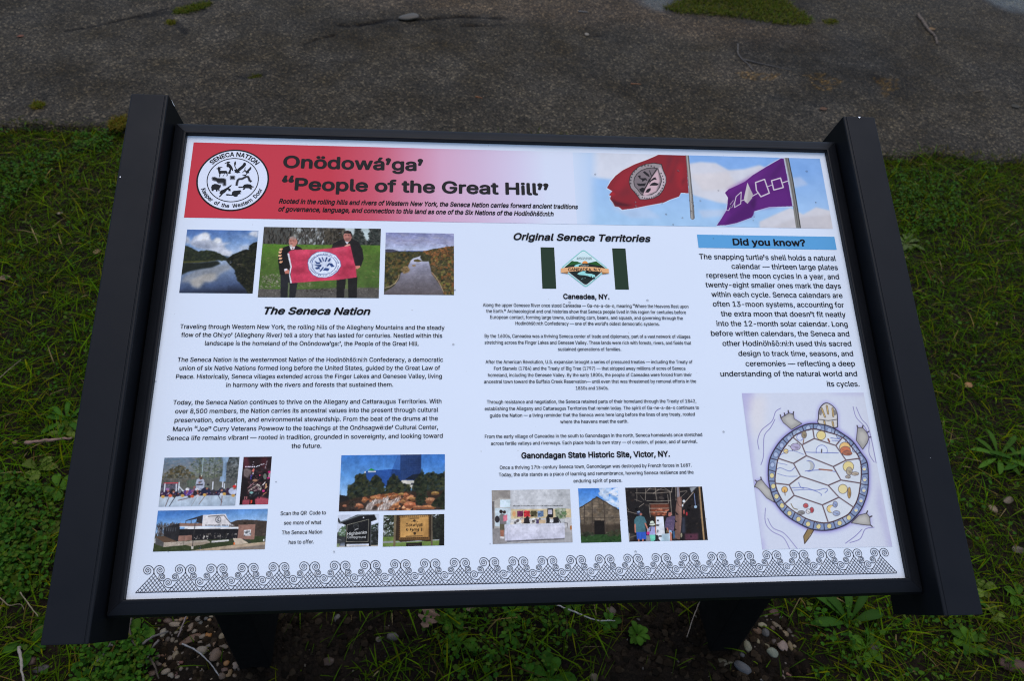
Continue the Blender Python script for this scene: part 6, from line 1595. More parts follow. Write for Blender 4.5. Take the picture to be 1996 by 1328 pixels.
for i in range(14):
    cv.ell(1180 + 36 * i, 78 - i, 13, 16, (196, 156, 100), .8); cv.ell(1180 + 36 * i, 466 - i, 13, 15, (64, 46, 30), .9)
for i in range(10):
    cv.ell(1152, 110 + 36 * i, 13, 13, (70, 52, 34)); cv.ell(1684, 100 + 36 * i, 13, 13, (70, 52, 34))
cv.poly([(1052, 50), (1098, 50), (1075, 610), (1038, 610)], (112, 100, 78)); cv.poly([(1718, 40), (1745, 40), (1745, 600), (1715, 600)], (98, 88, 74))
cv.poly([(1270, 545), (1555, 535), (1555, 605), (1268, 610)], (34, 30, 28)); cv.line([(1310, 580), (1510, 574)], 14, (66, 58, 50))
for p, w_ in (([(1340, 108), (1500, 104)], 16), ([(1268, 430), (1560, 422)], 16)):
    cv.line(p, w_, (74, 56, 38))
cv.ell(1418, 150, 26, 22, (64, 50, 36)); cv.line([(1365, 168), (1400, 155), (1440, 155), (1485, 170)], 6, (64, 50, 36)); cv.ell(1425, 375, 24, 28, (64, 50, 36)); cv.line([(1360, 345), (1420, 365), (1490, 340)], 6, (64, 50, 36))
cv.ell(1290, 308, 24, 24, (70, 54, 38)); cv.ell(1300, 304, 12, 12, (186, 144, 86)); cv.line([(1548, 285), (1546, 330)], 16, (70, 54, 38))
cv.detail(); pr.grid(cv)
text(pr, 'Gakwiyoh', Z(1262, 250), Z(1575, 246), Z(1400, 188)[1] - Z(1400, 246)[1], (58, 44, 32), 0.014, 0, 0.0006)
text(pr, 'Farms', Z(1340, 332), Z(1505, 330), Z(1400, 280)[1] - Z(1400, 330)[1], (58, 44, 32), 0.02, 0, 0.0006)
pr.build(panel)

# welcome desk
Z = Zm(940, 930, 4.339)
cv, pr = photo('welcome_desk_photo', Z, ((80, 115), (742, 105), (763, 555), (88, 570)), 20, (176, 180, 186), 0.0005)
cv.grad((250, 110), (740, 260), [(0, (186, 190, 198)), (.5, (196, 200, 208)), (1, (170, 174, 180))])
cv.poly([(78, 110), (238, 110), (240, 440), (80, 440)], (176, 174, 172)); cv.poly([(78, 112), (236, 112), (236, 185), (150, 180), (78, 215)], (146, 142, 140), .9, 1)
cv.poly([(152, 195), (238, 195), (238, 260), (152, 260)], (206, 226, 238)); cv.poly([(80, 210), (104, 210), (104, 440), (80, 440)], (110, 106, 108)); cv.poly([(110, 265), (238, 265), (238, 420), (110, 420)], (192, 208, 220))
cv.poly([(246, 275), (748, 272), (750, 345), (246, 358)], (204, 188, 152))
cv.poly([(700, 345), (752, 345), (758, 470), (690, 470)], (196, 196, 200))
for x, c in ((296, (110, 48, 84)), (352, (196, 52, 60)), (410, (78, 74, 54)), (467, (92, 116, 150))):
    cv.poly([(x, 290), (x + 50, 288), (x + 50, 338), (x, 340)], c); cv.spl([(x, 290), (x + 50, 288), (x + 50, 338), (x, 340)], 14, 4, 12, [tuple(np.clip(np.array(c) * 1.35, 0, 255)), tuple(np.array(c) * .6)], .7, .7)
cv.ell(270, 315, 14, 24, (222, 160, 110), .8)
cv.poly([(550, 268), (598, 268), (598, 345), (550, 345)], (36, 36, 40)); cv.poly([(556, 280), (590, 280), (590, 318), (556, 318)], (186, 186, 206))
cv.poly([(616, 270), (704, 268), (706, 350), (620, 362)], (132, 142, 120)); cv.spl([(616, 270), (704, 268), (706, 350), (620, 362)], 30, 6, 18, [(92, 124, 84), (170, 176, 160), (70, 84, 64)], .8, .7)
cv.poly([(85, 440), (200, 430), (210, 560), (88, 572)], (140, 138, 140)); cv.poly([(85, 450), (770, 430), (770, 560), (88, 572)], (148, 146, 150), .5, 2)
cv.poly([(150, 400), (145, 330), (165, 310), (205, 330), (205, 400)], (118, 116, 120)); cv.ell(160, 295, 15, 16, (44, 38, 38)); cv.ell(188, 300, 14, 14, (60, 46, 44)); cv.poly([(178, 330), (212, 320), (214, 370), (180, 380)], (206, 120, 140)); cv.ell(128, 360, 20, 30, (52, 50, 56))
cv.poly([(150, 400), (192, 400), (190, 450), (150, 450)], (96, 92, 76)); cv.poly([(152, 450), (186, 450), (182, 510), (156, 510)], (160, 110, 92)); cv.poly([(150, 505), (188, 505), (188, 522), (150, 522)], (214, 214, 218))
cv.spl([(240, 370), (360, 350), (640, 350), (640, 398), (240, 402)], 90, 5, 16, [(214, 212, 210), (60, 56, 58), (150, 140, 136), (206, 180, 150), (90, 84, 92), (230, 230, 236)], .8, .8)
for q, c in (([(352, 395), (355, 350), (390, 340), (405, 395)], (48, 44, 46)), ([(455, 395), (460, 350), (480, 345), (485, 395)], (80, 70, 110)), ([(478, 365), (535, 362), (535, 395), (478, 396)], (206, 182, 152)), ([(540, 395), (540, 340), (560, 330), (580, 395)], (42, 42, 46)), ([(590, 395), (600, 345), (640, 340), (650, 390)], (38, 38, 42)), ([(570, 360), (600, 360), (600, 388), (570, 388)], (220, 222, 230))):
    cv.poly(q, c)
cv.ell(470, 352, 10, 11, (210, 202, 196)); cv.ell(382, 345, 11, 12, (50, 42, 42)); cv.line([(632, 335), (662, 388)], 6, (44, 44, 48))
cv.poly([(188, 405), (694, 390), (696, 418), (188, 434)], (206, 210, 228))
cv.grad((400, 425), (400, 545), [(0, (214, 216, 234)), (1, (190, 192, 214))], [(190, 432), (697, 416), (696, 518), (192, 540)])
cv.line([(212, 432), (214, 538)], 3, (160, 162, 180)); cv.line([(680, 420), (682, 520)], 3, (160, 162, 180)); cv.poly([(208, 540), (694, 518), (694, 530), (208, 552)], (110, 110, 118))
cv.poly([(740, 415), (756, 412), (757, 445), (742, 450)], (170, 110, 60)); cv.line([(695, 390), (718, 392), (716, 432)], 5, (80, 80, 86))
cv.detail(); pr.grid(cv)
text(pr, 'WELCOME TO THE SENECA ART & CULTURE CENTER AT GANONDAGAN', Z(258, 252), Z(680, 249), Z(450, 242)[1] - Z(450, 251)[1], (52, 54, 60), 0.014, 0, 0.0006)
pr.build(panel)

# bark longhouse gable
cv, pr = photo('bark_longhouse_photo', Z, ((812, 100), (1145, 93), (1177, 552), (835, 560)), 21, (90, 140, 214), 0.0005)
cv.grad((900, 100), (900, 280), [(0, (66, 128, 214)), (1, (120, 172, 232))])
cv.spl([(1000, 100), (1150, 95), (1160, 290), (1060, 230), (1000, 160)], 80, 14, 36, [(226, 232, 242), (196, 212, 234), (170, 196, 230)], .5, .8)
cv.poly([(1090, 170), (1150, 180), (1130, 220)], (90, 150, 224), .8, 3)
gb = [(822, 268), (972, 172), (1160, 288), (1180, 500), (838, 505)]
cv.poly(gb, (104, 94, 82)); cv.spl(gb, 260, 8, 28, [(118, 106, 92), (92, 84, 74), (130, 114, 96), (80, 72, 64)], .8, .5)
cv.grad((980, 400), (980, 560), [(0, (66, 58, 50)), (1, (58, 52, 44))], [(826, 400), (1172, 400), (1180, 505), (836, 505)], 4)
cv.line([(820, 270), (972, 173), (1162, 290)], 7, (54, 44, 38)); cv.line([(962, 170), (985, 185)], 5, (50, 42, 36))
for p in ([(928, 205), (938, 495)], [(1025, 205), (1045, 495)], [(866, 250), (862, 460)]):
    cv.line(p, 8, (70, 62, 56))
for p in ([(825, 278), (1160, 278)], [(830, 345), (1170, 348)], [(930, 235), (1035, 235)], [(834, 420), (930, 422)], [(1050, 420), (1174, 424)]):
    cv.line(p, 4, (66, 58, 52), .8)
cv.poly([(948, 370), (1032, 370), (1036, 495), (950, 498)], (28, 26, 26)); cv.poly([(832, 490), (1178, 485), (1182, 560), (834, 565)], (44, 72, 40)); cv.spl([(832, 495), (1178, 490), (1180, 558), (834, 562)], 80, 5, 14, [(36, 62, 32), (52, 84, 46), (30, 50, 30)], .5, .7)
cv.spl([(1050, 470), (1176, 440), (1178, 495), (1050, 498)], 50, 6, 16, [(52, 58, 44), (66, 68, 50)], .8, .7); cv.spl([(838, 470), (930, 460), (940, 498), (838, 500)], 40, 6, 16, [(52, 56, 42), (40, 44, 36)], .8, .7)
cv.detail(); pr.grid(cv); pr.build(panel)

# visitors inside the longhouse
Z = Zm(1210, 940, 11.069)
cv, pr = photo('longhouse_visitors_photo', Z, ((90, 125), (1755, 103), (1875, 1255), (185, 1292)), 22, (34, 32, 34), 0.00052)
cv.spl([(100, 130), (1760, 110), (1860, 1250), (190, 1290)], 200, 14, 60, [(28, 27, 29), (46, 42, 40), (58, 50, 46), (24, 24, 26)], .6, .6)
cv.poly([(640, 480), (1040, 470), (1050, 720), (720, 740), (640, 700)], (118, 66, 50), .9, 3); cv.spl([(680, 580), (1040, 560), (1040, 720), (700, 730)], 60, 12, 40, [(176, 96, 70), (140, 76, 56), (204, 130, 100), (90, 56, 46)], .4, .8)
bn = (150, 140, 130)
for p, w_ in (([(320, 245), (760, 250), (1100, 220)], 14), ([(560, 410), (800, 420), (1080, 405)], 16), ([(620, 480), (1010, 475)], 14), ([(620, 575), (1040, 570)], 16), ([(620, 655), (1010, 645)], 16), ([(745, 120), (760, 300), (780, 405)], 14), ([(1060, 220), (1080, 500), (1100, 720)], 18),
              ([(1010, 280), (1030, 470)], 14), ([(640, 130), (540, 230)], 12), ([(920, 120), (1060, 210)], 12), ([(600, 160), (880, 170), (1050, 200)], 10), ([(350, 130), (350, 420)], 10), ([(540, 160), (530, 400)], 14), ([(1110, 120), (1090, 230)], 14), ([(400, 540), (500, 470)], 14), ([(420, 300), (500, 400)], 8), ([(130, 630), (340, 690)], 12), ([(120, 530), (180, 620)], 10),
              ([(610, 500), (640, 760)], 12), ([(300, 380), (460, 440)], 8), ([(700, 250), (900, 130)], 8), ([(820, 160), (700, 260)], 8), ([(1180, 120), (1190, 400)], 14), ([(1280, 215), (1420, 200)], 14), ([(1300, 330), (1430, 210)], 8)):
    cv.line(p, w_, bn, .8)
cv.grad((1200, 300), (1320, 300), [(0, (120, 92, 84)), (.5, (146, 112, 102)), (1, (92, 68, 62))], [(1200, 120), (1260, 115), (1275, 320), (1315, 340), (1310, 800), (1275, 1240), (1165, 1230), (1180, 600), (1215, 340)])
cv.poly([(1205, 120), (1250, 118), (1268, 320), (1215, 340)], (128, 126, 136)); cv.line([(1170, 300), (1250, 520), (1340, 570)], 10, (64, 54, 52))
for x, y in ((1210, 690), (1180, 850), (1170, 1020)):
    cv.poly([(x - 30, y - 50), (x + 40, y + 20), (x - 20, y + 20)], (38, 34, 36))
cv.poly([(1480, 130), (1640, 110), (1520, 240)], (150, 156, 164), .9, 1); cv.line([(1330, 500), (1400, 420), (1560, 230)], 16, (150, 136, 124)); cv.ell(1360, 420, 30, 30, (206, 212, 220)); cv.ell(1330, 510, 16, 30, (190, 196, 204)); cv.ell(1360, 650, 20, 50, (150, 80, 74)); cv.ell(1420, 690, 20, 40, (170, 50, 60))
cv.line([(1580, 260), (1605, 500)], 14, (116, 134, 176)); cv.ell(1610, 540, 32, 30, (158, 186, 212))
cv.line([(1690, 110), (1740, 700), (1790, 1250)], 34, (160, 132, 98)); cv.line([(1660, 200), (1720, 800)], 8, (96, 84, 74), .7); cv.line([(1760, 300), (1840, 1100)], 8, (70, 62, 58), .7)
cv.poly([(1320, 760), (1380, 760), (1390, 1100), (1310, 1100)], (64, 72, 92), .7, 3)
cv.poly([(1380, 1120), (1660, 1110), (1660, 1250), (1390, 1250)], (96, 56, 74), .9, 3); cv.ell(1510, 1175, 14, 24, (40, 30, 40)); cv.ell(1305, 1150, 20, 50, (196, 190, 160), .7)
cv.poly([(750, 752), (915, 748), (950, 1120), (1060, 1110), (1060, 1275), (860, 1278), (760, 1150)], (222, 228, 240)); cv.poly([(735, 750), (760, 750), (765, 1140), (745, 1140)], (110, 84, 64))
cv.poly([(880, 1130), (1060, 1110), (1060, 1270), (860, 1278)], (168, 196, 214), .9, 2)
for x, y, rx, ry in ((800, 832, 26, 16), (795, 935, 40, 18), (780, 1200, 40, 60), (850, 1170, 40, 16), (800, 1060, 10, 40)):
    cv.ell(x, y, rx, ry, (40, 40, 44))
cv.poly([(280, 1250), (300, 1120), (200, 1110), (190, 1290)], (64, 60, 60), .8, 2); cv.poly([(540, 1160), (640, 1150), (650, 1280), (540, 1280)], (128, 130, 138)); cv.line([(190, 1110), (190, 1260)], 18, (190, 186, 176), .7); cv.line([(200, 1200), (340, 1150)], 16, (120, 110, 96), .7)
cv.poly([(295, 915), (295, 820), (340, 750), (430, 725), (510, 760), (560, 880), (515, 900), (545, 1090), (330, 1100), (325, 930)], (72, 112, 124)); cv.poly([(340, 1085), (545, 1075), (555, 1230), (450, 1245), (350, 1240)], (52, 92, 190)); cv.line([(448, 1110), (445, 1240)], 6, (38, 70, 150))
cv.line([(310, 920), (318, 1080)], 30, (178, 120, 106)); cv.line([(530, 900), (575, 1000)], 32, (186, 124, 108)); cv.line([(390, 1240), (390, 1290)], 30, (190, 130, 112)); cv.line([(480, 1240), (478, 1290)], 30, (190, 130, 112))
cv.poly([(345, 690), (350, 640), (400, 625), (470, 690), (450, 710), (400, 720)], (56, 62, 92)); cv.ell(435, 700, 26, 26, (170, 110, 98)); cv.poly([(345, 650), (395, 625), (420, 640), (400, 670)], (150, 176, 206))
cv.poly([(610, 980), (660, 960), (740, 970), (755, 1120), (740, 1150), (620, 1150)], (168, 172, 226)); cv.poly([(620, 1140), (745, 1135), (745, 1250), (700, 1280), (650, 1280)], (108, 196, 176)); cv.line([(655, 960), (640, 1060)], 14, (60, 48, 54))
cv.ell(682, 915, 64, 28, (216, 226, 214)); cv.poly([(628, 905), (640, 850), (690, 838), (720, 870), (725, 905)], (206, 220, 206)); cv.line([(630, 905), (725, 890)], 12, (70, 70, 80)); cv.line([(745, 980), (758, 1110)], 22, (196, 130, 116)); cv.ell(590, 1100, 34, 42, (206, 60, 140)); cv.ell(590, 1040, 22, 40, (214, 214, 232), .8)
cv.poly([(955, 1000), (960, 860), (990, 770), (1080, 740), (1170, 735), (1165, 870), (1140, 1060), (1060, 1060), (1000, 990)], (92, 80, 110)); cv.spl([(965, 860), (1160, 760), (1140, 1040), (1000, 990)], 60, 5, 14, [(120, 104, 136), (66, 58, 84), (134, 110, 130)], .8, .7)
cv.ell(1050, 690, 48, 54, (182, 120, 112)); cv.poly([(985, 700), (995, 640), (1040, 615), (1090, 640), (1075, 660), (1030, 660), (1020, 740)], (44, 36, 40)); cv.line([(1000, 1000), (1030, 1080)], 30, (182, 118, 108))
cv.poly([(1040, 1030), (1090, 1050), (1110, 1110), (1040, 1110)], (150, 180, 214)); cv.line([(1075, 1100), (1085, 1270)], 40, (176, 116, 102)); cv.poly([(1120, 1060), (1160, 1060), (1170, 1230), (1130, 1230)], (60, 92, 130)); cv.ell(1170, 1225, 40, 18, (70, 66, 70))
cv.poly([(970, 1050), (1020, 1040), (1030, 1090), (980, 1100)], (120, 110, 80), .8)
cv.detail(); pr.grid(cv); pr.build(panel)

# turtle with the calendar on its shell
Z = Zm(1430, 760, 4.024)
cv, pr = photo('turtle_drawing', Z, ((67, 27), (1020, 25), (1242, 1232), (222, 1255)), 23, (206, 214, 234), 0.0006)
cv.noise(60, 2)
pur = (150, 143, 208)
for q, a, bl in (([(60, 20), (160, 25), (140, 140), (110, 200), (230, 1250), (190, 1250)], .5, 12), ([(700, 20), (1030, 20), (1010, 50), (800, 40)], .25, 8), ([(1130, 700), (1190, 1000), (1250, 1240), (1210, 1240), (1120, 900)], .35, 10), ([(200, 1180), (240, 1180), (250, 1260), (215, 1260)], .3, 8)):
    cv.poly(q, pur, a, bl)
cv.poly([(100, 60), (260, 50), (240, 300), (160, 400)], (226, 219, 219), .45, 16)
sh_c = np.array((660.0, 690.0))
shell = [(455, 330), (540, 285), (600, 268), (680, 272), (760, 292), (850, 345), (930, 405), (1000, 500), (1045, 570), (1055, 680), (1050, 790), (1025, 880), (985, 960), (910, 1040), (820, 1085), (720, 1105), (610, 1095), (510, 1050), (410, 985), (330, 890), (290, 790), (272, 680), (280, 560), (320, 470), (380, 390)]
inner = [(470, 370), (530, 335), (620, 310), (700, 325), (850, 375), (930, 460), (985, 540), (1000, 640), (990, 760), (970, 860), (930, 935), (880, 990), (740, 1045), (620, 1030), (520, 985), (410, 905), (350, 810), (325, 720), (335, 620), (350, 540), (400, 450)]
sc2 = lambda ps, k, c0=sh_c: [tuple(c0 + (np.array(p) - c0) * k) for p in ps]
shell, inner = catmull(shell, True, 4), catmull(inner, True, 4)
cv.poly(sc2(shell, 1.05), (130, 122, 204), .45, 6)
cv.poly(sc2(shell, 1.02), (112, 104, 190), .6, 3)
limbs = ([(455, 315), (390, 260), (370, 225), (400, 205), (432, 185), (470, 195), (475, 230), (535, 268)], [(960, 400), (970, 300), (1010, 300), (1045, 340), (1060, 375), (1045, 420), (1010, 470)], [(320, 885), (260, 850), (200, 780), (165, 760), (185, 720), (220, 705), (250, 745), (300, 800)], [(920, 1045), (980, 985), (1040, 970), (1065, 1000), (1070, 1065), (1010, 1060)],
         [(670, 270), (665, 220), (670, 160), (700, 118), (735, 108), (780, 135), (808, 180), (812, 260), (800, 300)])
limbs = [catmull(q, True, 4) if i == 4 else q for i, q in enumerate(limbs)]
for q in limbs:
    c0 = np.mean(q, 0)
    cv.poly(sc2(q, 1.18, c0), (136, 128, 208), .5, 6)
for q in limbs[:4]:
    cv.poly(q, (160, 160, 160)); cv.poly(sc2(q, .62, np.mean(q, 0)), (192, 192, 190), .8, 4); cv.line(q + [q[0]], 5, (62, 58, 70))
for tips in (((372, 222, 366, 200), (402, 205, 398, 186), (432, 186, 428, 166), (466, 196, 470, 176)), ((972, 300, 966, 284), (1008, 300, 1012, 284), (1044, 340, 1056, 330), (1058, 375, 1074, 374)), ((168, 762, 150, 766), (184, 722, 170, 712), (218, 706, 214, 688)), ((1040, 971, 1048, 952), (1064, 1000, 1082, 992), (1070, 1062, 1084, 1074))):
    for x0_, y0_, x1_, y1_ in tips:
        cv.line([(x0_, y0_), (x1_, y1_)], 9, (62, 56, 62))
cv.poly(limbs[4], (204, 204, 206)); cv.line(limbs[4] + [limbs[4][0]], 7, (52, 48, 58)); cv.line([(668, 235), (740, 245), (812, 235)], 5, (60, 56, 60))
for p in ([(690, 150), (715, 215)], [(730, 130), (740, 190)], [(775, 150), (780, 210)], [(710, 250), (715, 275)], [(775, 255), (780, 285)]):
    cv.line(p, 15, (74, 66, 62)); cv.line(p, 8, (206, 178, 120))
for x in (680, 795):
    cv.ell(x, 180, 12, 24, (130, 128, 132))
cv.poly([(580, 1095), (630, 1095), (600, 1140), (560, 1205), (545, 1160)], (142, 122, 86)); cv.line([(580, 1095), (548, 1150), (556, 1208), (600, 1150), (630, 1098)], 6, (70, 56, 50))
cv.poly(shell, (50, 46, 66)); cv.poly(sc2(shell, .985), (128, 146, 182))
cv.poly(inner, (78, 60, 66)); cv.poly(sc2(inner, .985), (208, 217, 230)); cv.spl(inner, 160, 20, 60, [(214, 222, 234), (202, 212, 226), (210, 219, 230)], .8, .3, 0, 1)
nn = 28
si = np.array(shell + [shell[0]]); ii = np.array(inner + [inner[0]])
def along(ps, t):
    d = np.concatenate([[0], np.cumsum(np.hypot(*np.diff(ps, axis=0).T))])
    return np.array([np.interp(t * d[-1], d, ps[:, i]) for i in (0, 1)])
for k in range(nn):
    o_ = along(si, k / nn)
    a = math.atan2(o_[1] - sh_c[1], o_[0] - sh_c[0])
    j = np.argmin([abs(math.atan2(math.sin(math.atan2(p[1] - sh_c[1], p[0] - sh_c[0]) - a), math.cos(math.atan2(p[1] - sh_c[1], p[0] - sh_c[0]) - a))) for p in [along(ii, t) for t in np.linspace(0, 1, 120)]])
    i_ = along(ii, np.linspace(0, 1, 120)[j])
    cv.line([tuple(o_), tuple(i_)], 7, (56, 50, 72))
    o2 = along(si, (k + .5) / nn)
    m_ = sh_c + (o2 - sh_c) * .925
    f = ((k + .5) / nn)
    lit = 0.36 < f < .97 and not (f > .9)
    lit = 0.45 < f < 0.86
    cv.ell(m_[0], m_[1], 20, 22, (74, 80, 122)); cv.ell(m_[0], m_[1], 16.5, 18.5, (214, 204, 152) if lit else (168, 184, 216))
    if not lit and 0.3 < f < 0.45:
        cv.ell(m_[0], m_[1] + 6, 12, 9, (220, 212, 168))
cv.line(shell + [shell[0]], 7, (50, 46, 66)); cv.line(inner + [inner[0]], 8, (74, 52, 58))
seam = (84, 58, 60)
for p in ([(620, 310), (632, 385)], [(632, 385), (535, 435)], [(535, 435), (465, 375)], [(632, 385), (800, 440)], [(800, 440), (850, 378)], [(535, 435), (570, 520)], [(570, 520), (470, 580)], [(470, 580), (350, 540)], [(570, 520), (780, 605)], [(780, 605), (880, 555)], [(880, 555), (800, 440)], [(880, 555), (990, 540)],
          [(470, 580), (525, 680)], [(525, 680), (435, 748)], [(435, 748), (328, 735)], [(780, 605), (840, 710)], [(840, 710), (740, 752)], [(740, 752), (525, 680)], [(840, 710), (995, 735)], [(435, 748), (475, 830)], [(475, 830), (395, 900)], [(475, 830), (695, 905)], [(740, 752), (825, 845)], [(825, 845), (695, 905)], [(695, 905), (740, 1040)], [(825, 845), (935, 920)]):
    cv.line(p, 13, (150, 150, 168), .5); cv.line(p, 7, seam)
yl, bl_ = (222, 208, 150), (82, 96, 176)
for x, y, r, c in ((685, 360, 34, yl), (870, 455, 40, (226, 190, 130)), (898, 605, 40, yl), (855, 780, 34, (222, 210, 160)), (400, 785, 22, (222, 180, 110)), (410, 485, 16, (226, 204, 140)), (520, 375, 24, (206, 214, 236)), (690, 480, 42, (212, 222, 240)), (590, 600, 40, (180, 184, 188)), (760, 935, 28, (222, 200, 140))):
    cv.ell(x, y, r + 4, r + 4, bl_ if c[2] > 170 else (90, 80, 84)); cv.ell(x, y, r, r, c)
cv.poly([(640, 500), (750, 500), (750, 540), (640, 540)], (206, 216, 228)); cv.ell(572, 600, 30, 38, (206, 216, 230)); cv.ell(778, 940, 22, 24, (206, 216, 232))
for p, c, w_ in (([(565, 492), (820, 498)], bl_, 6), ([(560, 640), (700, 630), (800, 645)], bl_, 6), ([(455, 770), (560, 770), (640, 790), (720, 775), (735, 790), (715, 810)], bl_, 5), ([(470, 790), (600, 785), (680, 815), (685, 832)], bl_, 5), ([(510, 730), (525, 765), (550, 775)], bl_, 6), ([(340, 625), (370, 615), (440, 640), (480, 610)], bl_, 5),
                 ([(345, 660), (420, 680), (500, 680)], bl_, 4), ([(340, 575), (420, 590)], bl_, 4), ([(760, 380), (840, 390)], bl_, 6), ([(770, 400), (830, 405)], bl_, 5), ([(460, 480), (465, 440), (500, 420)], (70, 60, 66), 7), ([(430, 440), (460, 455), (480, 440)], (70, 60, 66), 6), ([(670, 625), (770, 635)], (150, 96, 74), 12),
                 ([(355, 520), (450, 480), (550, 510)], bl_, 4), ([(450, 895), (470, 930), (500, 940)], (120, 104, 70), 8), ([(690, 470), (688, 495)], (70, 60, 60), 10), ([(400, 790), (405, 830)], (110, 70, 50), 7), ([(550, 390), (545, 420)], (120, 80, 60), 8), ([(740, 390), (750, 410)], (130, 80, 64), 16)):
    cv.curve(p, w_ * .8, c)
for x, y, rx, ry, c in ((485, 450, 40, 30, (178, 172, 206)), (875, 480, 44, 36, (196, 120, 90)), (890, 500, 40, 20, (170, 110, 88)), (905, 640, 26, 34, (176, 168, 150)), (950, 660, 32, 16, (186, 176, 160)), (895, 685, 22, 14, (176, 170, 160)), (905, 810, 16, 46, (176, 146, 96)), (565, 910, 22, 20, (196, 96, 100)), (612, 945, 18, 24, (190, 84, 92)), (530, 965, 30, 18, (140, 140, 142)), (585, 955, 20, 20, (222, 222, 226)), (795, 900, 20, 26, (150, 166, 206)), (805, 970, 30, 22, (160, 176, 212)), (552, 355, 22, 30, (150, 138, 116))):
    cv.ell(x, y, rx, ry, (92, 84, 96)); cv.ell(x, y, rx - 4, ry - 4, c); cv.ell(x + rx * .25, y + ry * .2, rx * .4, ry * .4, tuple(np.array(c) * .82), .7); cv.line([(x - rx * .6, y - ry * .3), (x + rx * .5, y + ry * .4)], 3, (96, 84, 86), .6)
for p in ([(370, 148), (330, 175), (300, 250), (220, 320), (190, 400), (200, 470)], [(325, 235), (290, 300), (240, 370), (235, 520), (215, 590)], [(935, 135), (960, 220), (1030, 300), (1060, 400), (1060, 500), (1100, 570)], [(960, 140), (1000, 230), (1050, 290), (1080, 400), (1115, 575)],
          [(250, 930), (250, 1040), (300, 1110), (390, 1160), (440, 1250)], [(268, 1010), (310, 1085), (400, 1130), (500, 1250)], [(1100, 1080), (1030, 1095), (990, 1170), (910, 1200)], [(1005, 1095), (950, 1150), (875, 1205)]):
    cv.curve(p, 4.5, (98, 88, 160), .85)
cv.noise(4, 3); pr.grid(cv); pr.build(panel)
# ------------------------------------------------------------------ plants, stones, twigs
def in_poly(x, y, ps):
    ins = np.zeros(x.shape, bool)
    xa, ya = ps[-1]
    for xb, yb in ps:
        if ya != yb:
            c = ((ya > y) != (yb > y)) & (x < xa + (y - ya) * (xb - xa) / (yb - ya))
            ins ^= c
        xa, ya = xb, yb
    return ins
GP = lambda ps: [G(*p) for p in ps]
SOIL_A = GP([(262, 1190), (420, 1180), (560, 1185), (800, 1190), (835, 1225), (780, 1260), (690, 1300), (720, 1400), (215, 1400), (262, 1300)])
SOIL_B = GP([(1185, 1180), (1345, 1165), (1500, 1160), (1545, 1200), (1560, 1260), (1590, 1328), (1620, 1420), (1190, 1420), (1170, 1300), (1215, 1240)])

def lawn_keep(x, y, rng):
    d = np.clip(0.95 + 0.35 * hnoise(x, y, 21, 3.0), 0.3, 1)
    d = np.where(y > road_edge(x) + 0.07 * rng.random(len(x)) ** 3 - 0.004, 0, d)
    d = np.where(in_poly(x, y, SOIL_A), 0.04, d)
    d = np.where(in_poly(x, y, SOIL_B), 0.03, d)
    mid = (np.abs(x) < 0.62) & (y > 0.42) & (y < 1.75)
    d = np.where(mid, d * 0.3, d)
    near = (x > -0.28) & (x < 0.25) & (y < 0.5)
    d = np.where(near, d * 0.7, d)
    for x0, x1 in ((-0.52, -0.43), (0.44, 0.53)):
        d = np.where((x > x0) & (x < x1) & (y > 0.2) & (y < 0.37), 0, d)
    return rng.random(len(x)) < d

def blades(n, x, y, z, rng, h, w, lean, cols):
    """n grass blades, 8 verts and 3 quads each"""
    az = rng.random(n) * 6.283
    H_ = h[0] + (h[1] - h[0]) * rng.random(n) ** 1.4
    Wd = (w[0] + (w[1] - w[0]) * rng.random(n)) / 2
    ln = lean[0] + (lean[1] - lean[0]) * rng.random(n)
    fa = az + 1.57 + rng.normal(size=n) * 0.5
    dx, dy = np.cos(az), np.sin(az)
    sx, sy = np.cos(fa), np.sin(fa)
    V = np.zeros((n, 8, 3))
    for k, (t, ww) in enumerate(((0, .75), (.4, 1.0), (.75, .75), (1, .08))):
        out = ln * H_ * t ** 1.7
        up = H_ * t * (1 - 0.42 * np.clip(ln, 0, 1.8) * t)
        for j, s in enumerate((-1, 1)):
            V[:, 2 * k + j, 0] = x + dx * out + s * sx * Wd * ww
            V[:, 2 * k + j, 1] = y + dy * out + s * sy * Wd * ww
            V[:, 2 * k + j, 2] = z + up
    b0 = np.arange(n)[:, None] * 8
    F = np.concatenate([b0 + np.array([[0, 1, 3, 2]]), b0 + np.array([[2, 3, 5, 4]]), b0 + np.array([[4, 5, 7, 6]])])
    C = np.repeat(cols[:, None, :], 8, 1).reshape(-1, 3)
    return V.reshape(-1, 3), F, np.c_[C, np.ones(len(C))]

GREENS = np.array([(.018, .055, .0012), (.026, .066, .0012), (.034, .072, .0012), (.014, .046, .002), (.050, .066, .0015), (.020, .056, .003)])
DRY = np.array([(.085, .066, .010), (.17, .125, .055), (.066, .040, .012), (.11, .075, .022)])

def lawn_cols(x, y, rng, dry=0.07, gain=1.0):
    n = len(x)
    c = GREENS[rng.integers(0, len(GREENS), n)]
    warm = np.clip(0.25 + 0.55 * hnoise(x, y, 33, 2.4), 0, 1)[:, None]
    c = c * np.array([1.5, 1.22, .55]) * (1 - 0.6 * warm) + np.array([.062, .070, .004]) * 0.6 * warm
    d = rng.random(n) < dry * (0.4 + 1.4 * warm[:, 0])
    c[d] = DRY[rng.integers(0, len(DRY), d.sum())]
    return c * gain * (0.6 + 0.9 * rng.random((n, 1)) ** 1.5)

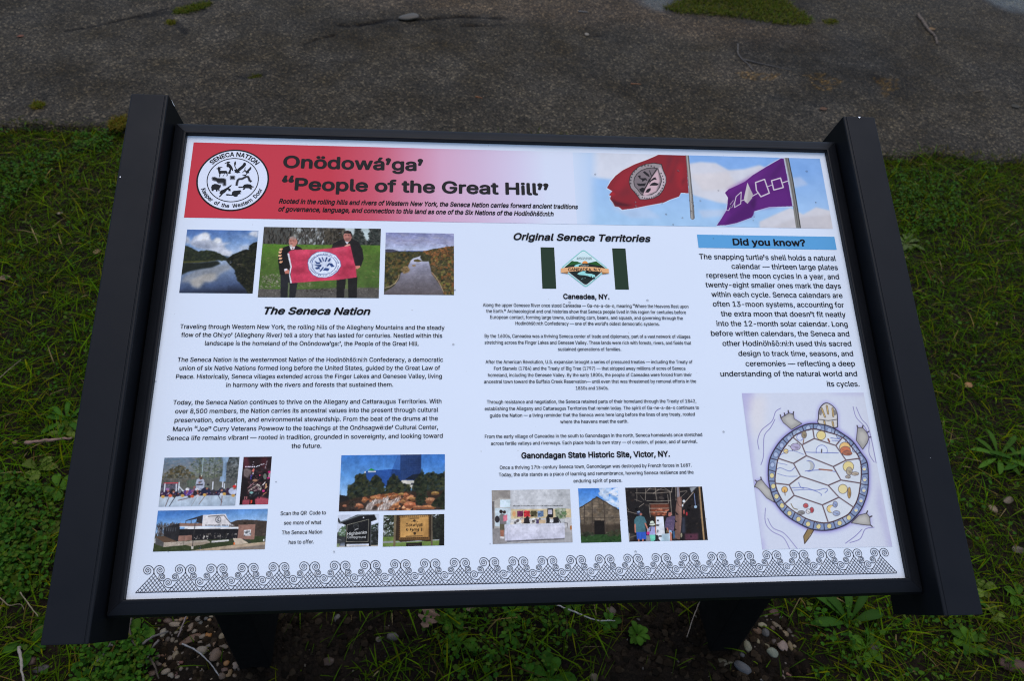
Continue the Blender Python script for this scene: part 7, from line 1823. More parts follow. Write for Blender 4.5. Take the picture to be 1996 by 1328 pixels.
rng = np.random.default_rng(77)
def lawn(n, x0, x1, y0, y1, h, w, lean, name, label, dry=0.07, gain=1.0):
    x = x0 + (x1 - x0) * rng.random(n)
    y = y0 + (y1 - y0) * rng.random(n)
    k = lawn_keep(x, y, rng)
    x, y = x[k], y[k]
    V, F, C = blades(len(x), x, y, ground_z(x, y) - 0.004, rng, h, w, lean, lawn_cols(x, y, rng, dry, gain))
    return V, F, C
parts = [lawn(190000, -2.25, 2.75, -0.15, 2.30, (.014, .046), (.0012, .0030), (.3, 1.8), '', ''),
         lawn(34000, -2.25, 2.75, -0.15, 2.30, (.03, .080), (.0016, .0036), (.5, 1.7), '', '', 0.12, 1.5),
         lawn(30000, -3.1, -2.2, -1.5, 2.30, (.02, .055), (.003, .006), (.4, 1.7), '', ''),
         lawn(42000, 2.7, 4.3, -1.5, 2.30, (.02, .055), (.003, .006), (.4, 1.7), '', ''),
         lawn(60000, -2.25, 2.75, -1.5, -0.1, (.02, .055), (.003, .006), (.4, 1.7), '', '')]
# short mossy tufts that creep over the broken asphalt edge
n = 26000
ex = -2.3 + 5.1 * rng.random(n)
ed = rng.random(n)
ey = road_edge(ex) - 0.05 + 0.15 * ed
kk = rng.random(n) < np.clip(1.05 - 1.25 * ed, 0, 1) ** 1.5 * np.clip(.45 + .9 * hnoise(ex, ey, 51, 5.0), 0.02, 1)
ex, ey = ex[kk], ey[kk]
ez = np.where(ey > road_edge(ex), 0.012, ground_z(ex, ey) - .002)
ec_ = np.array([(.060, .062, .004), (.040, .056, .004), (.075, .056, .008), (.034, .050, .004)])[rng.integers(0, 4, len(ex))] * (.6 + .8 * rng.random((len(ex), 1)))
parts.append(blades(len(ex), ex, ey, ez, rng, (.008, .032), (.0015, .0036), (.3, 1.8), ec_))
off = 0
Fs = []
for v, f, c in parts:
    Fs.append(f + off)
    off += len(v)
go = link('grass', np_mesh('grass', np.concatenate([p[0] for p in parts]), np.concatenate(Fs), np.concatenate([p[2] for p in parts])), M_grass)
tag(go, 'damp green lawn grass growing round the board up to the asphalt edge', 'grass', kind='stuff')

def leaflets(x, y, z, r, rng, cols, tilt=0.5):
    n = len(x)
    az = rng.random(n) * 6.283
    tx, ty = rng.normal(size=n) * tilt, rng.normal(size=n) * tilt
    shp = np.array([(-1, 0), (-.45, -.62), (.35, -.72), (.92, -.35), (.80, 0), (.92, .35), (.35, .72), (-.45, .62)])
    V = np.zeros((n, 8, 3))
    for k, (a, b2) in enumerate(shp):
        px = (a * np.cos(az) - b2 * np.sin(az)) * r
        py = (a * np.sin(az) + b2 * np.cos(az)) * r
        V[:, k, 0] = x + px
        V[:, k, 1] = y + py
        V[:, k, 2] = z + px * tx + py * ty + 0.18 * r * abs(b2)
    F = np.arange(n * 8).reshape(n, 8)
    C = np.repeat(cols[:, None, :], 8, 1).reshape(-1, 3)
    return V.reshape(-1, 3), F, np.c_[C, np.ones(len(C))]

# clover and chickweed creeping through the grass
cx_, cy_ = [], []
for ps, n in (([(0, 930), (110, 960), (100, 1160), (20, 1180), (-40, 1100)], 210), ([(170, 1255), (300, 1240), (290, 1340), (150, 1350)], 150), ([(0, 1000), (60, 1000), (60, 1140), (0, 1150)], 150),
              ([(0, 320), (230, 290), (215, 210), (0, 440)], 210), ([(1730, 330), (1860, 350), (1880, 450), (1760, 460)], 220), ([(810, 1180), (1120, 1170), (1110, 1260), (860, 1270)], 60), ([(860, 1250), (1080, 1250), (1080, 1340), (850, 1340)], 40),
              ([(-60, 200), (300, 200), (300, 1400), (-60, 1400)], 260), ([(1700, 260), (2050, 260), (2050, 1400), (1560, 1400)], 210), ([(1560, 1170), (1900, 1210), (1996, 1328), (1580, 1328)], 60)):
    q = GP(ps)
    a = np.array(q)
    m = 0
    while m < n:
        x, y = rng.uniform(a[:, 0].min(), a[:, 0].max()), rng.uniform(a[:, 1].min(), a[:, 1].max())
        if in_poly(np.array([x]), np.array([y]), q)[0] and y < road_edge(x) - 0.02:
            k = rng.integers(3, 6)
            cx_ += list(x + rng.normal(size=k) * .009); cy_ += list(y + rng.normal(size=k) * .009)
            m += 1
cx_, cy_ = np.array(cx_), np.array(cy_)
cl = np.array([(.026, .082, .005), (.022, .070, .006), (.040, .092, .006), (.052, .082, .007)])[rng.integers(0, 4, len(cx_))] * (.7 + .6 * rng.random((len(cx_), 1)))
V, F, C = leaflets(cx_, cy_, ground_z(cx_, cy_) + .012 + .026 * rng.random(len(cx_)), .0024 + .0040 * rng.random(len(cx_)), rng, cl)
tag(link('clover', np_mesh('clover', V, F, C), M_leaf), 'bright green small leaved clover and chickweed creeping through the grass', 'clover', kind='stuff')

# single weeds
def weed(px, py, n, L, Wd, up, colr, label, cat='weed', seed=0, spread=6.283, a0=0.0, name='weed'):
    r = np.random.default_rng(seed)
    x0, y0 = G(px, py)
    z0 = float(ground_z(x0, y0))
    V, F, C = [], [], []
    for i in range(n):
        az = a0 + spread * (i + r.uniform(-.3, .3)) / n
        l, w = L * r.uniform(.65, 1.1), Wd * r.uniform(.75, 1.15)
        u = up * r.uniform(.6, 1.3)
        b0 = len(V)
        c = np.array(colr) * r.uniform(.75, 1.3)
        for t, ww in ((0, .12), (.2, .35), (.45, .85), (.7, 1.0), (.88, .7), (1.0, .1)):
            d = l * t
            z = z0 + .004 + l * (u * t - .75 * u * t * t)
            for s in (-1, 0, 1):
                V.append((x0 + math.cos(az) * d - math.sin(az) * s * w / 2 * ww, y0 + math.sin(az) * d + math.cos(az) * s * w / 2 * ww, z + abs(s) * w * .16 * ww))
                C.append((*(c * (1.18 if s == 0 else 1.0)), 1))
        for k in range(5):
            for s in (0, 1):
                a = b0 + 3 * k + s
                F.append((a, a + 1, a + 4, a + 3))
    o = link(name, np_mesh(name, V, F, C, smooth=True), M_leaf)
    o['label'], o['category'], o['group'] = label, cat, 'broad leaved weeds in the lawn'
    return o
G1, G2, G3, G4 = (.028, .080, .006), (.038, .090, .007), (.075, .105, .016), (.022, .062, .006)
weed(1945, 893, 9, .10, .016, .55, G2, 'long bladed plantain rosette in the right lawn beside the right bar', seed=1)
weed(1990, 905, 7, .085, .014, .6, G1, 'narrow leaved plantain at the right edge of the lawn', seed=2)
weed(1655, 1215, 6, .105, .022, .9, G4, 'tall broad bladed dock leaves below the right end of the frame', seed=3, spread=3.4, a0=.3)
weed(1690, 1262, 6, .040, .019, .6, G2, 'small round leaved weed in the grass below the right end of the frame', seed=4)
weed(1885, 1252, 8, .045, .020, .7, G2, 'bright leafy weed below the foot of the right bar', seed=5)
weed(1938, 1202, 5, .030, .016, .6, G3, 'pale green sprig just right of the foot of the right bar', seed=6)
weed(1913, 1148, 5, .034, .020, .8, G3, 'yellow green sprig against the outer edge of the right bar', seed=7)
weed(1985, 1165, 5, .044, .024, .6, G2, 'broad leaved weed at the right border above the brown clod', seed=8)
weed(1765, 475, 9, .070, .018, .45, (.075, .105, .028), 'pale grey green rosette beside the upper right bar', seed=9)
weed(1242, 1238, 13, .027, .014, 1.3, G2, 'bushy young weed standing alone in the dark soil', seed=10)
weed(1075, 1318, 7, .060, .026, .7, G1, 'broad leaved weed at the bottom border under the board', seed=11)
weed(1112, 1175, 6, .030, .014, .8, G2, 'light green seedling under the lower rail beside the soil', seed=12)
weed(1190, 1215, 6, .026, .014, .7, G1, 'tiny seedling in the soil below the fallen straw', seed=13)
weed(128, 840, 7, .040, .016, .6, G3, 'yellowish star shaped weed above the stick left of the board', seed=14)
weed(75, 915, 5, .042, .026, .5, G3, 'olive broad leaved weed left of the lower left bar', seed=15)
weed(112, 952, 6, .042, .026, .5, G2, 'broad leaved weed touching the outer edge of the left bar', seed=16)
weed(95, 1040, 5, .038, .022, .5, G3, 'pale two leaved weed left of the left bar foot', seed=17)
weed(270, 1232, 3, .034, .026, .5, G2, 'single round leaf beside the twigs at the left pebble heap', seed=18)
weed(130, 820, 8, .075, .014, .6, G1, 'long leaved weed behind the stick left of the board', seed=19)
weed(880, 1212, 8, .032, .013, .9, G2, 'sprouting weed clump right of the curled dead leaf', seed=20)
weed(1000, 1190, 6, .028, .013, .9, G2, 'small sprout under the middle of the lower rail', seed=21)
weed(995, 1235, 6, .030, .013, .8, G1, 'low green sprout in the grass under the middle of the board', seed=22)
weed(900, 1250, 7, .034, .014, .8, G2, 'leafy sprout in the grass below the curled dead leaf', seed=23)
weed(1870, 1160, 7, .060, .016, .6, G1, 'grassy weed right of the lower right bar', seed=24)
weed(60, 1258, 4, .050, .022, .4, G1, 'flat leaf weed under the foot of the left bar', seed=25)

# moss on the asphalt
def moss(name, ps, n, label, cat='moss', h=(.006, .018), tint=(1, 1, 1)):
    q = GP(ps)
    a = np.array(q)
    r = np.random.default_rng(len(label))
    x = r.uniform(a[:, 0].min(), a[:, 0].max(), n * 3)
    y = r.uniform(a[:, 1].min(), a[:, 1].max(), n * 3)
    k = in_poly(x + r.normal(size=len(x)) * .008, y + r.normal(size=len(x)) * .008, q)
    x, y = x[k][:n], y[k][:n]
    hump = np.clip(hnoise(x, y, 5, 14), 0, 1) * .012
    z = np.array([road_z(i, j) for i, j in zip(x, y)]) - .003 + hump
    c = np.array([(.062, .084, .004), (.080, .090, .005), (.044, .074, .004), (.092, .078, .008)])[r.integers(0, 4, len(x))] * (.7 + .6 * r.random((len(x), 1))) * np.array(tint)
    V, F, C = blades(len(x), x, y, z, r, h, (.002, .005), (.2, 1.6), c)
    o = link(name, np_mesh(name, V, F, C), M_moss)
    return tag(o, label, cat, 'moss growing on the asphalt')
moss('moss_patch', [(1290, 22), (1330, 4), (1400, -8), (1510, -8), (1545, 20), (1580, 42), (1575, 54), (1520, 54), (1440, 40), (1370, 34), (1320, 32)], 6500, 'large green moss and grass patch at the top border on the asphalt', h=(.010, .036))
moss('moss_patch', [(340, 30), (360, 22), (390, 15), (415, 12), (412, 18), (385, 28), (350, 36)], 1100, 'long green moss tuft in the crack on the upper left asphalt', h=(.008, .026))
moss('moss_patch', [(326, 50), (340, 47), (345, 53), (332, 57)], 260, 'small yellow moss spot below the long tuft in the crack', tint=(1.3, 1.05, .9))
moss('moss_patch', [(66, 214), (76, 209), (90, 211), (88, 219), (70, 221)], 420, 'lone yellow moss spot on the asphalt at the left', tint=(1.35, 1.1, .9))
moss('moss_patch', [(484, 156), (500, 150), (516, 153), (505, 160), (490, 160)], 260, 'thin dull moss film in the hollow behind the left of the frame', h=(.003, .008), tint=(.8, .7, .7))
moss('moss_patch', [(1602, 46), (1628, 44), (1632, 51), (1606, 53)], 260, 'little moss clump right of the large moss patch', tint=(1.1, 1.0, .9))
moss('moss_patch', [(1595, -8), (1625, -8), (1620, 6), (1600, 4)], 300, 'dark moss clump cut by the top border')
moss('moss_patch', [(215, 252), (232, 238), (248, 240), (244, 262), (222, 266)], 500, 'yellow brown moss at the asphalt edge beside the left bar', tint=(1.4, .95, .8), h=(.01, .03))

# stones: a few shapes, each stone its own object
random.seed(4)
SV = []
for k in range(9):
    bm = bmesh.new()
    bmesh.ops.create_icosphere(bm, subdivisions=3, radius=1)
    r = np.random.RandomState(k + 40)
    dirs = r.normal(size=(7, 3))
    dirs /= np.linalg.norm(dirs, axis=1)[:, None]
    for v in bm.verts:
        p = np.array(v.co)
        q = p.copy()
        for j, d in enumerate(dirs):
            lim = 0.74 + 0.05 * (j % 4)
            s = q @ d
            if s > lim:
                q = q - d * (s - lim) * 0.72
        q = q * (1 + 0.05 * math.sin(3 * p[0] + k) * math.cos(2.3 * p[1] + 2 * k))
        v.co = q
    me = bpy.data.meshes.new('stone')
    bm.to_mesh(me)
    bm.free()
    me.polygons.foreach_set('use_smooth', np.ones(len(me.polygons), bool))
    me.materials.append(M_stone)
    SV.append(me)

def stone(px, py, rx, ry, rot, c, label, group, name='pebble', cat='pebble', flat=0.6, road_=False, sink=0.25, bright=0.8):
    """px, py and radii in photograph pixels"""
    x, y = G(px, py)
    z0 = road_z(x, y) if road_ else float(ground_z(x, y))
    x1, _ = G(px + rx, py)
    _, y1 = G(px, py - ry)
    sx, sy = abs(x1 - x), abs(y1 - y) * 0.86
    o = bpy.data.objects.new(name, SV[random.randrange(len(SV))])
    col.objects.link(o)
    sz = min(sx, sy) * flat
    o.scale = (sx * 1.12, sy * 1.12, sz * 1.1)
    o.location = (x, y, z0 + sz * (1 - 2 * sink) + .002)
    o.rotation_euler = (random.uniform(-.15, .15), random.uniform(-.15, .15), -rot)
    a = np.clip(lin(c) * bright * np.array([1.05, 1.0, 0.86]), 0.006, 0.6)
    o.color = (*[float(q) for q in a], 1)
    tag(o, label, cat, group)
    return o

LG, RG = 'pebbles heaped beside the left leg', 'pebbles heaped beside the right leg'
LP, RP = 'small plain river pebble in the heap beside the left leg', 'small plain river pebble in the heap beside the right leg'
NAMED_L = {(780, 312): 'smooth oblong grey pebble just under the lower left rail', (575, 450): 'upright egg shaped grey pebble at the left of the left heap', (1050, 575): 'large flat brown stone in the middle of the left heap', (1368, 505): 'orange brown angular pebble near the left leg',
           (1245, 770): 'pale rounded triangular pebble near the left leg', (1480, 850): 'large humped brown stone against the left leg', (1045, 370): 'slanting tan pebble crossed by a twig in the left heap', (912, 380): 'pale round pebble right of the oblong grey one',
           (630, 1120): 'pale bean shaped pebble at the bottom of the left heap', (710, 1195): 'grey wedge shaped pebble at the bottom of the left heap', (790, 850): 'standing beige pebble left of the white stalk', (1670, 990): 'ochre pebble near the foot of the left leg',
           (1820, 1030): 'pale pink grey stone at the foot of the left leg', (390, 1150): 'dark brown round pebble at the lower left of the left heap'}
for t in ((780, 312, 100, 52, 0, (120, 108, 94)), (575, 450, 58, 90, .15, (118, 112, 100)), (912, 380, 50, 44, -.4, (112, 104, 92)), (1045, 370, 48, 90, .35, (110, 92, 76)), (880, 228, 36, 36, 0, (116, 94, 70)), (960, 205, 50, 20, 0, (132, 86, 40)), (1180, 225, 52, 50, 0, (96, 88, 80)), (1400, 190, 36, 18, 0, (120, 112, 96)),
          (1370, 250, 32, 28, 0, (134, 110, 84)), (1215, 310, 34, 60, .3, (70, 70, 68)), (1322, 360, 34, 26, -.6, (118, 106, 90)), (1112, 438, 40, 36, -.6, (110, 100, 88)), (1215, 415, 60, 34, -.2, (72, 54, 38)), (1050, 575, 170, 75, -.45, (84, 58, 38)), (1368, 505, 56, 66, .2, (140, 92, 36)), (1258, 530, 56, 48, -.2, (110, 98, 86)),
          (1465, 445, 36, 34, -.5, (126, 104, 76)), (1585, 545, 46, 66, -.4, (112, 100, 80)), (1225, 620, 48, 28, -.2, (104, 92, 80)), (1355, 685, 46, 34, .1, (92, 86, 82)), (1465, 660, 46, 54, .2, (100, 76, 54)), (1245, 770, 94, 78, .1, (118, 108, 98)), (1600, 700, 110, 46, .4, (88, 76, 62)), (1480, 850, 90, 140, .55, (92, 74, 60)),
          (570, 750, 86, 42, -.25, (84, 74, 58)), (480, 860, 60, 46, .1, (80, 64, 56)), (585, 830, 44, 36, 0, (92, 66, 48)), (590, 905, 34, 32, 0, (140, 104, 66)), (790, 850, 52, 86, .2, (108, 96, 76)), (700, 890, 46, 50, 0, (96, 84, 74)), (505, 970, 64, 52, .1, (94, 82, 72)), (610, 1005, 48, 40, .2, (96, 80, 56)), (725, 1025, 40, 36, 0, (60, 56, 54)),
          (630, 1120, 76, 56, -.4, (120, 110, 98)), (710, 1195, 56, 66, .3, (112, 106, 98)), (390, 1150, 68, 60, 0, (80, 62, 50)), (875, 1070, 46, 40, .3, (110, 98, 88)), (1160, 1050, 30, 30, 0, (96, 80, 64)), (885, 965, 40, 30, 0, (96, 56, 48)), (835, 1000, 24, 28, 0, (110, 100, 92)), (1515, 1005, 26, 44, 0, (100, 90, 78)), (1670, 990, 50, 60, .2, (126, 88, 46)),
          (1820, 1030, 56, 66, .5, (118, 104, 96)), (1630, 1110, 62, 52, 0, (84, 62, 52)), (1710, 1160, 48, 80, .3, (112, 88, 58)), (1585, 1210, 70, 70, 0, (84, 68, 56)), (830, 1210, 46, 36, -.4, (104, 94, 84)), (1160, 1255, 80, 36, -.2, (116, 88, 50)), (1300, 1180, 60, 30, -.2, (92, 78, 56)), (1240, 1120, 40, 30, 0, (84, 78, 74)), (110, 1240, 70, 50, -.3, (84, 72, 66)),
          (360, 960, 50, 60, .2, (80, 68, 56)), (800, 450, 36, 30, 0, (100, 92, 84)), (865, 465, 40, 34, .3, (96, 92, 86)), (735, 580, 38, 52, .1, (94, 84, 72)), (800, 605, 34, 26, -.5, (88, 80, 66)), (660, 570, 40, 50, .2, (72, 60, 50)), (820, 740, 30, 30, 0, (90, 74, 58)), (890, 815, 50, 26, -.6, (84, 76, 66)), (660, 250, 70, 50, 0, (76, 58, 46)), (800, 235, 36, 20, 0, (110, 96, 76)),
          (1310, 225, 40, 34, 0, (72, 70, 70)), (1800, 1200, 40, 36, .3, (86, 72, 58)), (1505, 555, 26, 28, 0, (100, 88, 72)), (1620, 650, 20, 20, 0, (120, 104, 84)), (800, 1165, 26, 44, 0, (74, 50, 48)), (940, 1150, 22, 20, 0, (100, 96, 92)), (1045, 1245, 32, 20, -.3, (120, 112, 110)), (990, 1080, 30, 34, 0, (82, 72, 60))):
    big = max(t[2], t[3]) > 100
    stone(250 + t[0] / 8.678, 1180 + t[1] / 8.678, t[2] / 8.678, t[3] / 8.678, t[4], t[5], NAMED_L.get((t[0], t[1]), LP), LG, flat=.5 if big else .65)
NAMED_R = {(985, 810): 'pink and white veined stone in the right heap', (828, 910): 'grey green stone with an ochre spot in the right heap', (360, 1150): 'large slate grey stone in front of the right leg', (440, 820): 'grey green oval pebble against the right leg', (860, 275): 'flat red brown stone at the top of the right heap',
           (665, 480): 'pale cream pebble against the right leg', (958, 348): 'small white pebble beside the red brown stone', (1025, 608): 'round ochre pebble at the grass edge of the right heap', (1108, 790): 'long buff pebble at the right of the veined stone', (905, 485): 'slanting brown oval pebble in the right heap',
           (1060, 1220): 'brick red fragment in the soil right of the right leg'}
for t in ((665, 480, 64, 48, .25, (128, 122, 100)), (860, 275, 74, 64, .2, (92, 62, 52)), (958, 348, 38, 32, .2, (130, 126, 124)), (730, 335, 46, 32, 0, (92, 84, 72)), (810, 365, 36, 36, .5, (84, 80, 78)), (905, 485, 86, 42, .7, (96, 84, 66)), (590, 570, 64, 62, 0, (84, 60, 34)), (720, 600, 56, 70, .3, (74, 72, 72)), (595, 730, 66, 36, .75, (112, 104, 80)),
          (1025, 608, 58, 54, .4, (112, 98, 74)), (1100, 560, 40, 50, 0, (60, 50, 38)), (985, 810, 74, 110, .3, (126, 110, 104)), (1108, 790, 36, 84, .1, (104, 90, 62)), (1175, 795, 28, 28, .4, (120, 108, 86)), (828, 910, 82, 76, .5, (112, 118, 106)), (440, 820, 54, 94, -.05, (110, 108, 90)), (745, 795, 42, 28, .6, (98, 90, 64)), (60, 1060, 70, 62, .7, (86, 78, 58)),
          (180, 1045, 60, 40, -.6, (90, 84, 62)), (360, 1150, 130, 90, .7, (76, 77, 82)), (1060, 1220, 64, 28, .7, (104, 70, 56)), (700, 1320, 60, 24, 0, (90, 88, 88)), (350, 950, 40, 50, 0, (60, 58, 58)), (835, 520, 34, 40, .3, (70, 50, 36)), (750, 395, 30, 24, 0, (86, 74, 60)), (860, 740, 50, 50, 0, (64, 52, 46)), (1150, 640, 26, 30, 0, (66, 58, 50)), (680, 1010, 24, 20, 0, (92, 78, 70))):
    stone(1400 + t[0] / 7.905, 1160 + t[1] / 7.905, t[2] / 7.905, t[3] / 7.905, t[4], t[5], NAMED_R.get((t[0], t[1]), RP), RG)
for ps, n, g, lb in (([(268, 1200), (420, 1200), (470, 1300), (470, 1335), (290, 1340)], 62, LG, LP), ([(1450, 1230), (1540, 1190), (1570, 1328), (1400, 1335)], 26, RG, RP)):
    a = np.array(ps)
    m = 0
    while m < n:
        x, y = random.uniform(a[:, 0].min(), a[:, 0].max()), random.uniform(a[:, 1].min(), a[:, 1].max())
        if in_poly(np.array([x]), np.array([y]), ps)[0]:
            s = random.uniform(1.2, 3.2)
            v = random.uniform(.7, 1.2)
            stone(x, y, s * random.uniform(1, 1.6), s, random.uniform(-1.5, 1.5), tuple(v * q for q in random.choice([(104, 94, 84), (90, 78, 62), (120, 108, 92), (76, 66, 60), (116, 92, 60)])), lb, g)
            m += 1
SG, SL = 'bits of gravel in the bare soil under the board', 'tiny bit of gravel in the bare soil under the board'
for k in range(46):
    x, y = (random.uniform(560, 830), random.uniform(1190, 1325)) if k < 22 else (random.uniform(1190, 1440), random.uniform(1180, 1328))
    s = random.uniform(.8, 2.6)
    stone(x, y, s * 1.3, s, random.uniform(-1.5, 1.5), random.choice([(84, 76, 68), (74, 64, 50), (104, 98, 92), (62, 54, 49)]), SL, SG, sink=.35)
for px, py, rx, ry, rot, c, lb in ((657, 1206, 6, 9, .2, (86, 82, 78), 'grey slab of stone in the soil right of the left leg'), (766, 1240, 12, 9, .1, (74, 68, 64), 'flat dark grey stone in the soil under the board'), (738, 1245, 6, 7, .3, (92, 80, 70), 'brownish stone left of the flat dark grey one'),
                                   (1192, 1190, 9, 11, .1, (84, 72, 62), 'rounded brown stone beside the fallen straw'), (1158, 1320, 8, 10, .2, (88, 76, 56), 'tan stone at the bottom border in the soil'), (1937, 992, 8, 9, .2, (132, 112, 92), 'pinkish stone in the right lawn'), (1966, 975, 12, 7, -.4, (104, 92, 78), 'larger grey brown stone in the right lawn'),
                                   (1985, 1072, 12, 9, .1, (92, 80, 70), 'grey stone in the worn spot of the right lawn'), (1975, 1300, 26, 17, .3, (70, 44, 34), 'large brown clod at the lower right border'), (77, 1303, 15, 9, -.2, (62, 56, 54), 'dark grey stone at the lower left border'), (58, 1288, 10, 10, .1, (70, 52, 44), 'brown stone behind the dark grey one at the lower left'),
                                   (28, 861, 5, 4, .2, (150, 120, 96), 'pale tan stone in the grass left of the stick'), (640, 1290, 12, 10, .1, (66, 48, 34), 'brown clod in the soil under the board'), (1705, 1262, 9, 11, .1, (56, 50, 40), 'dark stone in the grass under the right end of the frame')):
    stone(px, py, rx, ry, rot, c, lb, 'loose stones round the board', 'stone', 'stone', .55)
stone(798, 43, 19, 7, 0, (92, 86, 78), 'pale worn stone stuck in the crack of the asphalt', 'loose stones round the board', 'stone', 'stone', .35, True, .3, .5)
stone(1143, 73, 4, 3, 0, (150, 140, 128), 'small pale pebble on the asphalt behind the frame', 'loose stones round the board', 'stone', 'stone', .35, True, .3, .5)

# crumbs of the dug soil
bm = bmesh.new()
bmesh.ops.create_icosphere(bm, subdivisions=1, radius=1)
cv_ = np.array([v.co[:] for v in bm.verts])
cf_ = np.array([[v.index for v in f.verts] for f in bm.faces])
bm.free()
VV, FF, CC = [], [], []
k = 0
for ps, n in ((SOIL_A, 1500), (SOIL_B, 1700)):
    a = np.array(ps)
    x = rng.uniform(a[:, 0].min(), a[:, 0].max(), n * 4)
    y = rng.uniform(max(a[:, 1].min(), 0.05), a[:, 1].max(), n * 4)
    m = in_poly(x, y, ps)
    for i, j in list(zip(x[m], y[m]))[:n]:
        s = 0.0022 + 0.0075 * rng.random() ** 3
        q = cv_ * (1 + .25 * rng.normal(size=cv_.shape)) * s * np.array([1, 1, .75])
        VV.append(q + np.array([i, j, float(ground_z(i, j)) + s * .35]))
        FF.append(cf_ + k)
        k += len(cv_)
        c = np.array([(.011, .0075, .0045), (.018, .012, .007), (.026, .018, .011), (.008, .006, .004)][rng.integers(4)]) * rng.uniform(.7, 1.3)
        CC.append(np.tile([*c, 1], (len(cv_), 1)))
M_crumb = attr_mat('soil_crumb', 0.95, 0.03)
tag(link('soil_crumbs', np_mesh('soil_crumbs', np.concatenate(VV), np.concatenate(FF), np.concatenate(CC)), M_crumb), 'dark crumbs of dug soil under and in front of the board', 'soil', kind='stuff')

# twigs, sticks, straws: tubes along their own course
def tube(pts, rad, c, rng_, n=7, taper=.45, knob=.12):
    P3 = np.array(pts, float)
    d = np.concatenate([[0], np.cumsum(np.linalg.norm(np.diff(P3, axis=0), axis=1))])
    m = max(6, int(d[-1] / .006))
    t = np.linspace(0, d[-1], m)
    Q = np.stack([np.interp(t, d, P3[:, i]) for i in range(3)], -1)
    if m > 8:
        K = np.ones(5) / 5
        for i in range(3):
            Q[:, i] = np.convolve(np.pad(Q[:, i], 2, mode='edge'), K, 'valid')
    Q += rng_.normal(size=Q.shape) * rad * .18
    V, F, C = [], [], []
    for i in range(m):
        T = Q[min(i + 1, m - 1)] - Q[max(i - 1, 0)]
        T /= np.linalg.norm(T) + 1e-9
        A = np.cross(T, (0, 0, 1.0)); A /= np.linalg.norm(A) + 1e-9
        B = np.cross(A, T)
        r = rad * (1 - taper * i / m) * (1 + knob * rng_.normal())
        cc = np.array(c) * rng_.uniform(.8, 1.2)
        for k in range(n):
            a = 6.283 * k / n
            V.append(Q[i] + (A * math.cos(a) + B * math.sin(a)) * r)
            C.append((*cc, 1))
    for i in range(m - 1):
        for k in range(n):
            F.append((i * n + k, i * n + (k + 1) % n, (i + 1) * n + (k + 1) % n, (i + 1) * n + k))
    F.append(tuple(reversed(range(n))))
    F.append(tuple(range((m - 1) * n, m * n)))
    return V, F, C
def twig(name, courses, rad, c, label, cat, group, z=.016, Zf=None, road_=False):
    r = np.random.default_rng(len(label) * 7)
    V, F, C = [], [], []
    for i, ps in enumerate(courses):
        q = []
        for j, p in enumerate(ps):
            px, py = p[:2] if Zf is None else (Zf[0] + p[0] / Zf[2], Zf[1] + p[1] / Zf[2])
            x, y = G(px, py)
            g = road_z(x, y) if road_ else float(ground_z(x, y))
            q.append((x, y, g + (z if not road_ else rad * .8) + (.006 * math.sin(j * 1.7) if not road_ else 0)))
        v, f, cc = tube(q, rad * (1 if i == 0 else .75), c, r)
        b0 = len(V)
        V += v; C += cc
        F += [tuple(k + b0 for k in t) for t in f]
    o = link(name, np_mesh(name, V, F, C, smooth=True), M_stick)
    return tag(o, label, cat, group)
TW = 'dead twigs on the ground'
zb, zl, zr = (180, 1220, 12.3), (250, 1180, 8.678), (1060, 1150, 3.992)
GB, BB, SS_ = (.10, .088, .075), (.06, .045, .033), (.34, .28, .19)
twig('twig', [[(-60, 1120), (100, 1030), (200, 890), (320, 720), (400, 590), (470, 520), (600, 340)], [(395, 600), (385, 500), (365, 360)], [(470, 540), (540, 560), (600, 540)]], .0026, GB, 'forked grey twig under the foot of the left bar', 'twig', TW, .022, zb)
twig('twig', [[(-30, 1170), (90, 1080), (160, 1010), (300, 1010), (470, 1080)]], .002, GB, 'thin grey twig below the forked one at the lower left', 'twig', TW, .016, zb)
twig('twig', [[(75, 215), (35, 450), (60, 570), (140, 740), (230, 930), (300, 1120)]], .0032, (.07, .055, .045), 'dark bent twig at the left edge of the left pebble heap', 'twig', TW, .020, zl)
twig('twig', [[(250, 755), (420, 630), (600, 540), (740, 480)]], .0026, GB, 'grey twig lying across the left of the left pebble heap', 'twig', TW, .026, zl)
twig('twig', [[(1090, 190), (1040, 240), (960, 440), (860, 640)]], .0020, (.17, .13, .12), 'thin twig crossing the tan pebble in the left heap', 'twig', TW, .030, zl)
twig('twig', [[(570, 620), (470, 730), (380, 890), (270, 1040)]], .0024, (.11, .095, .085), 'dark straight twig among the lower left pebbles', 'twig', TW, .022, zl)
twig('twig', [[(400, 950), (480, 1080), (540, 1290)]], .0022, BB, 'brown twig among the pebbles at the bottom border', 'twig', TW, .02, zl)
twig('stalk', [[(940, 740), (1040, 790), (1220, 860), (1360, 990), (1510, 1170), (1600, 1330)]], .0016, (.22, .21, .20), 'pale white stalk curving over the left pebble heap', 'stalk', TW, .030, zl)
twig('stalk', [[(80, 125), (180, 175), (280, 205), (400, 250), (480, 262), (560, 268)]], .0017, (.33, .30, .26), 'white straw stalk lying under the right half of the lower rail', 'stalk', TW, .020, zr)
twig('stalk', [[(1200, 120), (1140, 260), (1095, 410)]], .0011, (.28, .22, .17), 'thin straw leaning against the right leg', 'stalk', TW, .02, zr)
twig('stick', [[(52, 876), (96, 873), (150, 865)]], .0042, (.20, .12, .09), 'reddish brown stick in the grass left of the left bar', 'stick', TW, .030)
twig('stick', [[(44, 1268), (50, 1296), (53, 1340)]], .0030, (.22, .19, .155), 'bleached stick at the lower left border', 'stick', TW, .028)
twig('stalk', [[(0, 758), (25, 738), (50, 712)]], .0012, (.16, .13, .08), 'dry stalk in the grass at the left border', 'stalk', TW, .035)
